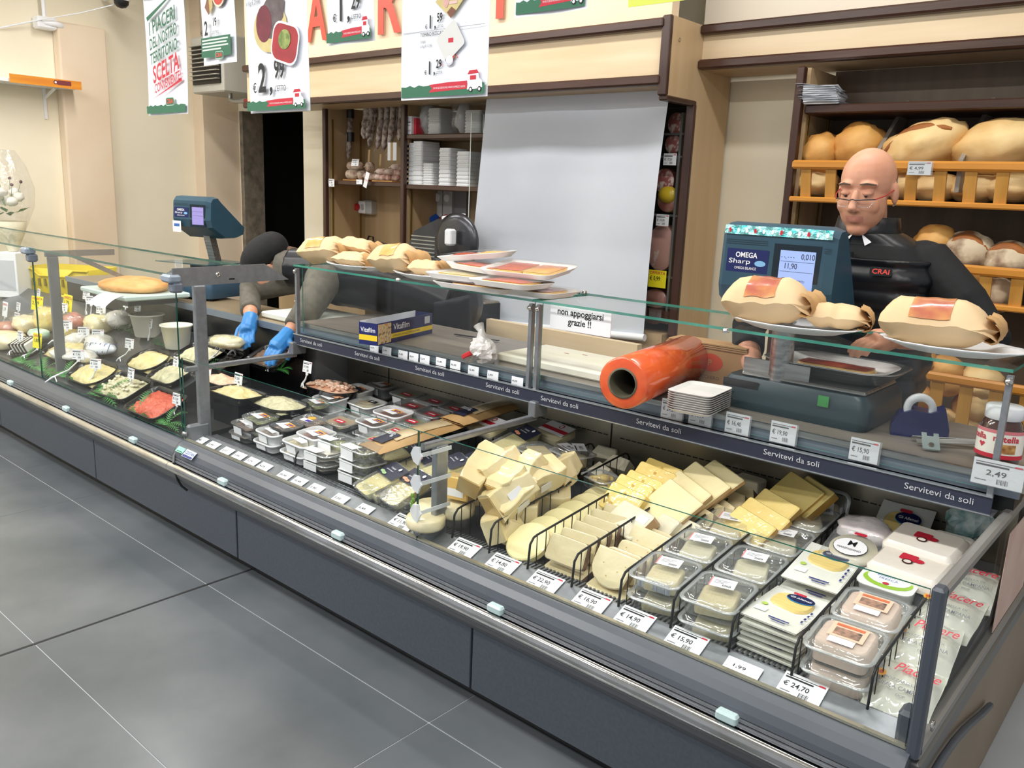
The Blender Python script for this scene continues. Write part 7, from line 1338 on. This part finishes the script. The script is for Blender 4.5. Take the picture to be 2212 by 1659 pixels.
b.rl([(0, .215, .16, .03), (.02, .22, .165, .03), (.075, .215, .16, .03), (.095, .20, .15, .03)], M_SCD, T(bx, .06, .0), n=4); b.obj('body', t)
for x, y in ((-.17, -.12), (.17, -.12), (.17, .12), (-.17, .12)): b = B(); b.lathe([(.015, -.003), (.015, .004)], BLACK, T(bx+x, .06+y, .003), n=10); b.obj('foot', t)
b = B(); b.box((bx+.02, .05, .102), (.36, .26, .012), STEEL, bev=.004); b.box((bx-.06, -.07, .125), (.2, .006, .05), STEEL); b.obj('platform', t)
b = B(); b.rl([(.112, .13, .09, .06), (.116, .15, .1, .07), (.15, .19, .13, .09), (.153, .195, .135, .09), (.153, .185, .125, .085), (.12, .145, .095, .065)], STEEL, T(bx+.06, .07, 0), n=5); b.obj('pan', t)
b = B(); b.box((bx+.1, -.096-.012, .07), (.03, .003, .03), mat('green_label', '#3f8f4a', rough=.5)); b.box((bx-.15, -.101, .075), (.11, .003, .022), BLACK); b.obj('rating_plates', t)
Pp = V(((xs0+xs1)/2+bx+.06, .97, ZW+.128)); t = thing('pizza_tray', 'white paper tray with tomato pizza strip lying in the scale pan', 'pizza', T(*Pp), 'card trays of pizza slices')
b = B(); b.rl([(0, .13, .085, .05), (.022, .165, .112, .07), (.024, .165, .112, .07), (.004, .128, .083, .05)], M_TRAYC, n=4); b.obj('tray', t); b = B(); b.rl([(.006, .11, .05, .03), (.016, .105, .045, .03)], M_CHE, n=3); b.grid(lambda a, c: ((a-.5)*.2, (c-.5)*.08, .017+.006*math.sin(PI*a)*math.sin(PI*c)), 12, 6, M_TOM); b.obj('slice', t)
# deli scale, turned
P = at(440, 560, y=.93); t = thing('shop_scale', 'smaller petrol blue shop scale turned sideways behind the deli glass', 'scale', T(P.x, .93, ZL, rz=.28))
scale_head(t, .27, .26, .22, T(-.04, -.03, 1.16-ZL), [], False, mat('lcd_violet', '#8f86c4', emit=.2))
b = B(); b.bar((0, .12, .08), (-.03, .07, .36), .045, .045, STEEL); b.obj('pole', t); b = B(); b.rl([(0, .17, .15, .03), (.02, .175, .155, .03), (.11, .17, .15, .03), (.13, .15, .13, .03)], mat('petrol_base', '#38546a', rough=.4), T(0, .02, .012), n=4); b.obj('body', t); b = B(); b.prism([(-.2, -.15), (.17, -.15), (.2, .12), (-.05, .16)], .19, .196, mat('smoked_teal_plate', '#3d5b5f', rough=.2)); b.box((0, 0, .165), (.1, .1, .05), M_SCD); b.obj('pan', t); b = B(); b.lathe([(.016, 0), (.012, .014)], BLACK, T(.13, -.1, 0), n=10); b.obj('foot', t)
b = B(); Y = T(-.04, -.045, 1.16-ZL) @ FACE; b.rect(-.125, .03, -.065, .09, PAPER, Y, .004); b.rect(-.115, .06, -.075, .075, mat('blue_print', '#3a6ab8'), Y, .005); b.obj('paper_label', t)
# ------------------------------------------------------------------ right end of the worktop
P = at(1975, 945, z=ZW); t = thing('tape_dispenser', 'navy blue tape dispenser with white tape roll', 'tape dispenser', T(P.x, P.y+.03, ZW, rz=.35)); M_TD = mat('navy_dispenser', '#161d52', '#1b2460', scale=6, rough=.3)
b = B(); b.prism([(-.07, 0), (.07, 0), (.07, .03), (.055, .085), (.02, .07), (-.02, .075), (-.055, .06), (-.07, .03)], -.03, .03, M_TD, FACE); b.obj('body', t); b = B(); b.lathe([(.022, -.012), (.04, -.012), (.04, .012), (.022, .012), (.022, -.012)], WHITE, T(-.005, -.005, .075, rx=PI/2), n=26, cap=False); b.obj('tape_roll', t)
P = at(2160, 955, z=ZW+.06); t = thing('spread_jar', 'chocolate spread jar with white lid and red nutella lettering', 'jar', T(P.x, .76, ZW))
M_CHO = mat('chocolate_spread', '#4a2414', '#3b1b0f', scale=6, rough=.12, coat=1); b = B(); b.lathe([(0, 0), (.036, 0), (.043, .008), (.047, .05), (.046, .09), (.040, .112), (.034, .122)], M_CHO, n=30, sx=1.05, sy=.9); b.obj('glass_jar', t); b = B(); b.lathe([(.038, .12), (.041, .122), (.041, .148), (.038, .152), (0, .153)], WHITE, n=30); b.obj('lid', t)
b = B(); n = 24; L0 = mat('cream_label', '#f3ece0', rough=.4)
def ring(z0, z1, m, r0, a0=0, a1=2*PI, off=.0006): b.grid(lambda a, c: ((r0+off)*1.05*math.cos(a0+(a1-a0)*a), (r0+off)*.9*math.sin(a0+(a1-a0)*a), z0+(z1-z0)*c), 26, 1, m)
ring(.03, .098, L0, .0475); ring(.03, .04, REDINK, .0475, off=.0012); ring(.09, .098, mat('red_heart_band', '#d8797f', rough=.4), .0475, off=.0012); b.obj('label', t)
b = B(); tv, tf, tw = text_mesh('nutella', .02, 3); sz = .021
def wrap(vx, vy, z0, ang, r=.0492): a = ang+vx/r; return (r*1.05*math.cos(a), r*.9*math.sin(a), z0+vy)
for a0 in (-1.15, -2.6):
    b.add([wrap((v[0]-tw/2)*sz, v[1]*sz, .072, a0) for v in tv], tf, REDINK)
b.obj('lettering', t); b = B()
b.grid(lambda a, c: wrap((a-.5)*.045, c*.022, .044, -1.15, .049), 8, 3, mat('bread_picture', '#8a4f26', '#d8a55e', scale=60, rough=.4)); b.poly([wrap(x, y, .06, -2.2, .0492) for x, y in ((0, -.008), (.008, .002), (.004, .006), (0, .003), (-.004, .006), (-.008, .002))], REDINK); b.obj('label_picture', t)
P = at(2010, 955, z=ZW+.02); t = thing('ticket_clip', 'pale metal ticket clip lying near the tape dispenser', 'clip', T(P.x, P.y, ZW+.02, rz=.4, rx=.5)); b = B(); b.prism([(-.02, -.03), (.02, -.03), (.02, .03), (.008, .03), (.008, .018), (-.008, .018), (-.008, .03), (-.02, .03)], 0, .004, mat('pale_metal', '#b4c4c6', rough=.3, metal=.6)); b.obj('plate', t); b = B(); b.lathe([(.008, 0), (.006, .004)], CHROME, T(0, -.015, .004), n=12); b.obj('rivet', t)
P = at(2070, 965, z=ZW); t = thing('kitchen_tongs', 'dark steel tongs lying by the spread jar', 'tongs', T(P.x, P.y, ZW+.008, rz=.55)); 
for s in (-1, 1): b = B(); b.bar((-.11, s*.022, .004), (.06, s*.006, .012), .018, .002, STEEL, up=(0, s*.5, 1)); b.obj('blade', t)
b = B(); b.box((.1, 0, .012), (.09, .022, .016), BLACK, bev=.004); b.obj('handle', t)
P = at(1020, 735, z=ZW); b = B(); b.bar((P.x-.12, P.y+.02, ZW+.006), (P.x+.1, P.y+.05, ZW+.008), .012, .003, mat('dark_steel', '#3c3d40', rough=.3, metal=.8)); tag(b.obj('steel_knife'), 'long dark knife lying on the steel worktop by the film carton', 'knife')
# ================================================================== PEOPLE
def blob(parts, voxel, name, mats, parent, X=None, smooth=6, pick=None):
    """overlapping closed shapes fused into one continuous skin"""
    me = parts.mesh(name); ob = bpy.data.objects.new(name, me); COL.objects.link(ob)
    r = ob.modifiers.new('r', 'REMESH'); r.mode = 'VOXEL'; r.voxel_size = voxel; r.adaptivity = 0; r.use_smooth_shade = True
    s = ob.modifiers.new('s', 'SMOOTH'); s.factor = .5; s.iterations = smooth
    bpy.context.view_layer.update(); dg = bpy.context.evaluated_depsgraph_get(); m2 = bpy.data.meshes.new_from_object(ob.evaluated_get(dg)); bpy.data.objects.remove(ob)
    m2.materials.clear()
    for m in mats: m2.materials.append(m)
    for p in m2.polygons:
        p.use_smooth = True
        if pick: p.material_index = pick(p.center)
    m2.name = name; return link(name, m2, parent, X)
DUM = mat('skin_tone', '#d9a183', '#cf9274', scale=9, rough=.5, sss=.06)
M_SKIN = DUM; M_LIPS = mat('lips', '#c68572', rough=.45); M_BLKC = mat('black_cloth', '#08090b', '#0c0d10', scale=40, rough=.8, bump=.1, bscale=60); M_VEST = mat('black_quilted_nylon', '#0b0c10', '#101218', scale=12, rough=.38, bump=.2, bscale=18); M_TROU = mat('dark_trousers', '#1d1f26', rough=.8); M_SHOE = mat('dark_shoes', '#121212', rough=.4); M_HAIR = mat('grey_stubble', '#a89788', '#94857a', scale=60, rough=.8)
def hand(b, w, d, up, sd, m, s=1.0, curl=.6):
    """palm and five bent fingers: w wrist, d pointing direction, up back of hand, sd side of the thumb"""
    w, d, up = V(w), V(d).normalized(), V(up).normalized(); side = d.cross(up).normalized()*sd; up = side.cross(d).normalized()*(1 if side.cross(d).dot(up) > 0 else -1)
    b.tube([w, w+d*.03*s, w+d*.07*s, w+d*.088*s], [.026*s, .033*s, .037*s, .03*s], m, 10)
    for k, (o, L) in enumerate(((.028, .072), (.01, .082), (-.009, .076), (-.027, .06))):
        p = w+d*.08*s+side*o*s; a = d.copy(); pts = [p-d*.02*s, p]
        for j in range(3):
            an = curl*(j+.4)*.75; dd = d*math.cos(an)-up*math.sin(an); pts.append(pts[-1]+dd*L*s*(.42, .33, .25)[j])
        b.tube(pts, [.0095*s, .0095*s, .009*s, .0085*s, .0075*s], m, 8)
    p = w+d*.025*s+side*.022*s; b.tube([p, p+side*.03*s+d*.02*s-up*.01*s, p+side*.04*s+d*.05*s-up*.02*s, p+side*.035*s+d*.075*s-up*.03*s], [.014*s, .012*s, .0105*s, .009*s], m, 8)
def head_parts(b, Hd, m, ears=True):
    b.ell((0, .012, .03), (.078, .1, .092), m, Hd, 20, 14); b.ell((0, -.028, -.04), (.068, .074, .087), m, Hd, 18, 12); b.ell((0, -.062, -.105), (.034, .03, .024), m, Hd, 12, 8); b.ell((0, .0, -.075), (.058, .06, .045), m, Hd, 14, 10)
    b.tube([Hd @ V(q) for q in ((0, -.088, .012), (0, -.103, -.012), (0, -.116, -.034), (0, -.108, -.044))], [.009, .0105, .014, .011], m, 10)
    for s in (-1, 1):
        b.ell((s*.012, -.1, -.04), (.009, .011, .008), m, Hd, 8, 6); b.ell((s*.04, -.068, -.035), (.024, .022, .026), m, Hd, 10, 8)
        b.tube([Hd @ V(q) for q in ((s*.014, -.087, .031), (s*.034, -.086, .034), (s*.058, -.069, .027))], [.007, .0085, .006], m, 8)
        b.ell((s*.032, -.076, .006), (.017, .013, .012), m, Hd, 10, 8)
        if ears: b.ell((s*.08, .012, -.012), (.011, .02, .034), m, Hd, 10, 10)
    b.tube([Hd @ V((x*.024, -.096+.011*x*x, -.066)) for x in (-1, -.5, 0, .5, 1)], [.0035, .0065, .006, .0065, .0035], m, 8); b.tube([Hd @ V((x*.02, -.094+.011*x*x, -.076)) for x in (-1, -.5, 0, .5, 1)], [.003, .0065, .0075, .0065, .003], m, 8)
def spectacles(t, Hd, z0=-.008, wire=None, tip=None, y0=-.112):
    b = B(); m = wire or mat('dark_spectacle_frame', '#2a2226', rough=.3)
    for s in (-1, 1):
        b.tube([Hd @ V(q) for q in ((s*.010, y0, z0), (s*.013, y0+.002, z0-.02), (s*.045, y0+.012, z0-.022), (s*.056, y0+.02, z0-.004))], .0009, mat('bright_aluminium', '#d5d9dc'), 5)
        b.tube([Hd @ V(q) for q in ((s*.010, y0, z0), (s*.035, y0+.006, z0+.0015), (s*.058, y0+.02, z0))], .0018, m, 6)
        b.tube([Hd @ V(q) for q in ((s*.058, y0+.02, z0), (s*.074, y0+.06, z0+.004), (s*.082, .0, z0+.012))], .0018, tip or m, 6)
    b.tube([Hd @ V(q) for q in ((-.010, y0, z0), (0, y0-.003, z0+.004), (.010, y0, z0))], .0014, m, 6); b.obj('spectacles', t)
    b = B()
    for s in (-1, 1): b.add([Hd @ V(q) for q in ((s*.010, y0, z0), (s*.013, y0+.002, z0-.02), (s*.045, y0+.012, z0-.022), (s*.057, y0+.02, z0))], [(0, 1, 2, 3)], GLASS)
    b.obj('lenses', t)
# ---- the man behind the counter
man = thing('person', 'bald man in black quilted vest and reading glasses standing behind the counter', 'person', T(3.60, 1.36, 0, rz=.02))
Hd = T(0, -.13, 1.527, rx=.22, rz=-.03)
def torso(b, m, g=0, top=1.40):
    S = [(.86, .165, .115, .1, 0, .02), (.95, .17, .125, .1, 0, .01), (1.05, .185, .135, .11, 0, -.005), (1.16, .20, .14, .11, 0, -.025), (1.25, .205, .135, .1, 0, -.045), (1.32, .195, .115, .09, 0, -.06), (1.365, .15, .09, .07, 0, -.07), (1.40, .085, .07, .06, 0, -.08)]
    S = [(z+(g*.6 if i == len(S)-1 else 0), hx+g, hy+g, r+g, ox, oy) for i, (z, hx, hy, r, ox, oy) in enumerate(S) if z <= top]
    b.rl(S, m, n=6)
LA = [(.175, -.055, 1.325), (.315, -.10, 1.21), (.40, -.13, 1.125), (.31, -.24, 1.12), (.20, -.33, 1.115)]; RA = [(-.175, -.055, 1.325), (-.28, -.1, 1.18), (-.33, -.14, 1.06), (-.27, -.26, 1.0), (-.2, -.36, .96)]
def arms(b, m, g=0, n=5):
    for A in (LA, RA): b.tube([V(q) for q in A[:n]], [.06+g, .052+g, .046+g, .04+g, .031+g][:n], m, 12)
b = B(); torso(b, M_SKIN); arms(b, M_SKIN); b.tube([(0, -.075, 1.36), (0, -.095, 1.42), (0, -.11, 1.48)], [.068, .06, .058], M_SKIN, 14); head_parts(b, Hd, M_SKIN)
hand(b, LA[-1], (-.5, -.8, -.1), (0, -.2, 1), 1, M_SKIN); hand(b, RA[-1], (.4, -.8, -.2), (0, -.2, 1), -1, M_SKIN)
for s in (-1, 1): b.tube([(s*.09, .02, .9), (s*.1, .01, .5), (s*.1, .03, .08)], [.095, .065, .05], M_SKIN, 12); b.rl([(0, .045, .12, .04), (.05, .042, .11, .04), (.09, .035, .05, .03, 0, .05)], M_SKIN, T(s*.1, -.02, 0), n=3)
mx = MX(Hd.inverted()); 
def mpick(c):
    q = mx @ c
    return 1 if (abs(q.x) < .026 and -.083 < q.z < -.06 and q.y < -.085) else 0
blob(b, .0045, 'body', [M_SKIN, M_LIPS], man, smooth=5, pick=mpick)
b = B(); torso(b, M_BLKC, .012, 1.37); arms(b, M_BLKC, .013, 4)
for s in (-1, 1): b.ell((s*.17, -.055, 1.32), (.075, .075, .065), M_BLKC, nu=14, nv=10)
blob(b, .008, 'sweater', [M_BLKC], man)
b = B()
S = []; z = .88
while z < 1.335:
    k = (z-.88)/.07; bul = .012*abs(math.sin(k*PI)); f = (z-.88)/.45; hx = .19+.035*math.sin(min(1, f*1.1)*PI/2)-.03*max(0, f-.85)*4; S.append((z, hx+bul, .145+.015*f+bul-.03*max(0, f-.85)*3, .11, 0, .02-.075*f)); z += .0117
b.rl(S, M_VEST, n=6); b.rl([(1.32, .2, .115, .09, 0, -.06), (1.365, .165, .1, .08, 0, -.065), (1.40, .105, .09, .08, 0, -.075)], M_VEST, n=6)
blob(b, .006, 'vest', [M_VEST], man, smooth=2)
b = B(); b.lathe([(.098, 1.375), (.1, 1.40), (.092, 1.445), (.086, 1.445), (.088, 1.40), (.085, 1.375)], M_VEST, T(0, -.075, 0) @ T(rx=.0), n=30, sx=1.0, sy=.92, cap=False); b.obj('vest_collar', man)
b = B(); b.lathe([(.074, 1.385), (.076, 1.41), (.07, 1.44), (.066, 1.44), (.07, 1.39)], PAPER, T(0, -.085, 0), n=26, sy=.95, cap=False)
for s in (-1, 1): b.add([(s*.012, -.165, 1.395), (s*.05, -.148, 1.42), (s*.062, -.15, 1.385), (s*.03, -.178, 1.36)], [(0, 1, 2, 3)], PAPER)
b.obj('shirt_collar', man)
b = B(); b.box((0, -.194, 1.16), (.008, .006, .36), BLACK, T(rx=0)); b.obj('zip', man)
b = B(); Y = T(.10, -.222, 1.29) @ T(rx=-.2) @ FACE; b.rl([(0, .032, .013, .006), (.001, .032, .013, .006)], M_BLKC, Y, n=2); b.text('CRAI', .02, mat('logo_red', '#e3433b'), Y @ T(0, -.007, .002), 'C', bold=.02, width=.05); b.obj('chest_logo', man)
b = B()
for s in (-1, 1): b.tube([(s*.09, .02, .93), (s*.1, .01, .5), (s*.1, .03, .06)], [.112, .085, .07], M_TROU, 12)
b.rl([(.84, .18, .13, .1, 0, .02), (.97, .185, .14, .1, 0, .01)], M_TROU, n=5); blob(b, .012, 'trousers', [M_TROU], man)
for s in (-1, 1): b = B(); b.rl([(.0, .05, .14, .045), (.05, .05, .135, .045), (.095, .042, .06, .035, 0, .06)], M_SHOE, T(s*.1, -.02, 0), n=4); b.obj('shoe', man)
# hair fringe, brows, eyes
b = B(); b.grid(lambda a, c: tuple(Hd @ V((.0788*math.cos(-.1+a*(PI+.2)), .012+.1012*math.sin(-.1+a*(PI+.2)), -.05+(.075+.03*math.sin(PI*a)**2)*c))), 30, 8, M_HAIR); b.obj('hair', man)
b = B()
for s in (-1, 1): b.tube([Hd @ V(q) for q in ((s*.014, -.0985, .034), (s*.034, -.0965, .037), (s*.056, -.079, .030))], [.002, .003, .0018], mat('brow_hair', '#6b5a4e', rough=.9), 6)
b.obj('eyebrows', man)
for s in (-1, 1):
    b = B(); b.ell((s*.032, -.0815, .003), (.0125, .0100, .0065), WHITE, Hd, 12, 8); b.ell((s*.030, -.0895, -.0015), (.005, .003, .0042), mat('brown_iris', '#2e1d16', rough=.2), Hd, 10, 6); b.obj('eye', man)
    b = B(); b.ell((s*.032, -.0825, .0062), (.0155, .0118, .0085), M_SKIN, Hd, 12, 8); b.obj('eyelid', man)
spectacles(man, Hd, z0=-.010, tip=mat('red_temple', '#b3302f', rough=.3))
# ---- the bending worker
wk = thing('person', 'worker in black cap, grey sleeves and blue gloves bending into the deli counter', 'person', (0, 0, 0))
hip, sm = V((1.62, 1.42, .93)), V((1.13, 1.1, 1.06)); fw_ = (sm-hip).normalized(); sd_ = V((.55, -.84, -.02)).normalized()
shL, shR = V((1.235, .965, 1.035)), V((1.0, 1.2, 1.06)); hc = V((.80, .925, 1.065))
M_GREY = mat('olive_grey_fleece', '#6a665c', '#5d5a51', scale=30, rough=.85, bump=.15, bscale=50); M_GLOVE = mat('blue_nitrile', '#3f8fd6', '#3682c9', scale=10, rough=.35); M_BRN = mat('brown_hair', '#5a3b28', '#6e4a33', scale=30, rough=.6)
elL, wrL = at(668, 665, y=.82), at(622, 722, y=.68); elR, wrR = at(540, 628, y=.86), at(541, 688, y=.69); hdL, hdR = at(600, 748, y=.62), at(532, 728, y=.62)
def wtorso(b, m, g=0):
    n = 10; vs = []; N = 20; up = fw_.cross(sd_).normalized(); up = up if up.z > 0 else -up
    for i in range(n+1):
        f = i/n; c = hip.lerp(sm, f*1.05-.03)+V((0, 0, .035*math.sin(PI*f))); rx = (.165+.02*math.sin(PI*f)-.055*max(0, f-.88)*8+g); ry = (.125+.012*math.sin(PI*f)-.05*max(0, f-.88)*8+g)
        vs += [c+sd_*(rx*math.cos(2*PI*k/N))+up*(ry*math.sin(2*PI*k/N)) for k in range(N)]
    b.add(vs, [(j*N+k, j*N+(k+1) % N, (j+1)*N+(k+1) % N, (j+1)*N+k) for j in range(n) for k in range(N)]+[tuple(range(N))[::-1], tuple(range(n*N, n*N+N))], m, None, True)
Hw = MX.Translation(hc) @ Euler((0, 0, math.atan2(-.9, -.42)+PI/2-.15)).to_matrix().to_4x4() @ T(rx=.85)
b = B(); wtorso(b, M_SKIN)
b.tube([sm+V((-.02, -.01, 0)), sm.lerp(hc, .5)+V((0, 0, .0)), hc+V((.04, .02, -.01))], [.07, .06, .058], M_SKIN, 12); head_parts(b, Hw, M_SKIN)
for s0, e0, w0, h0 in ((shL, elL, wrL, hdL), (shR, elR, wrR, hdR)):
    b.tube([s0, s0.lerp(e0, .5), e0, e0.lerp(w0, .5), w0], [.06, .053, .046, .04, .03], M_SKIN, 12); hand(b, w0, h0-w0, (.2, -.6, .7), 1 if s0 is shR else -1, M_SKIN, .95, .35)
for s in (-1, 1):
    h0 = hip+sd_*(s*.09); b.tube([h0, V((h0.x+.02, h0.y+.05, .5)), V((h0.x, h0.y+.06, .06))], [.1, .068, .05], M_SKIN, 12); b.ell((h0.x-.04, h0.y+.03, .05), (.12, .05, .05), M_SKIN)
blob(b, .006, 'body', [M_SKIN], wk, smooth=4)
b = B(); wtorso(b, M_GREY, .01)
for s0, e0, w0 in ((shL, elL, wrL), (shR, elR, wrR)): b.tube([s0, s0.lerp(e0, .5), e0, e0.lerp(w0, .75)], [.085, .078, .066, .05], M_GREY, 12); b.ell(tuple(s0), (.095, .095, .085), M_GREY, nu=14, nv=10)
b.tube([sm, sm.lerp(hc, .78)], [.1, .086], M_GREY, 12)
blob(b, .009, 'fleece', [M_GREY], wk)
b = B(); wtorso(b, M_VEST, .035); b.ell(tuple(sm+V((.0, 0, .03))), (.12, .12, .08), M_VEST, nu=14, nv=10); b.tube([sm, sm.lerp(hc, .62)], [.115, .098], M_VEST, 14)
for k in range(9): c = hip.lerp(sm, k/9); b.ell(tuple(c+V((0, 0, .035*math.sin(PI*k/9)))), (.13, .205, .17), M_VEST, nu=16, nv=10)
blob(b, .009, 'vest', [M_VEST], wk, smooth=3)
for s0, w0, h0 in ((shL, wrL, hdL), (shR, wrR, hdR)):
    sgn = 1 if s0 is shR else -1; dd = (h0-w0).normalized(); b = B(); b.tube([w0-dd*.015, w0+dd*.03], [.036, .036], M_GLOVE, 12); hand(b, w0, h0-w0, (.2, -.6, .7), sgn, M_GLOVE, 1.12, .35); blob(b, .004, 'glove', [M_GLOVE], wk, smooth=3)
b = B(); b.ell((0, .03, .045), (.108, .125, .085), M_BLKC, Hw, 20, 14); b.ell((0, .085, .03), (.1, .09, .085), M_BLKC, Hw, 18, 12); b.lathe([(.09, -.012), (.093, .012)], M_BLKC, Hw @ T(0, .005, .02, rx=.1), n=24, sy=1.2); blob(b, .006, 'cap', [M_BLKC], wk)
b = B(); b.rl([(0, .016, .009, .003), (.001, .016, .009, .003)], REDINK, Hw @ T(.045, -.104, .045) @ T(rz=.4) @ FACE, n=2); b.obj('cap_logo', wk)
b = B(); b.ell((0, .04, -.02), (.086, .092, .085), M_BRN, Hw, 16, 10); b.tube([Hw @ V(q) for q in ((.02, .12, -.02), (.03, .15, -.06), (.03, .14, -.12))], [.03, .028, .012], M_BRN, 8); blob(b, .006, 'hair', [M_BRN], wk)
spectacles(wk, Hw, z0=.0, y0=-.108, wire=mat('bright_aluminium', '#d5d9dc'))
for s in (-1, 1): b = B(); b.ell((s*.032, -.0815, .003), (.0135, .0105, .0075), WHITE, Hw, 12, 8); b.obj('eye', wk)
b = B()
for s in (-1, 1):
    h0 = hip+sd_*(s*.09); b.tube([h0+V((0, 0, .05)), V((h0.x+.02, h0.y+.05, .5)), V((h0.x, h0.y+.06, .06))], [.125, .09, .07], M_TROU, 12)
blob(b, .012, 'trousers', [M_TROU], wk)
p = at(541, 655, y=.9); b = B(); b.tube([p+V((0, 0, .04)), p+V((.003, -.003, 0)), p+V((0, 0, -.03))], .0022, M_STR, 5); b.obj('drawstring', wk)
bpy.context.view_layer.update()
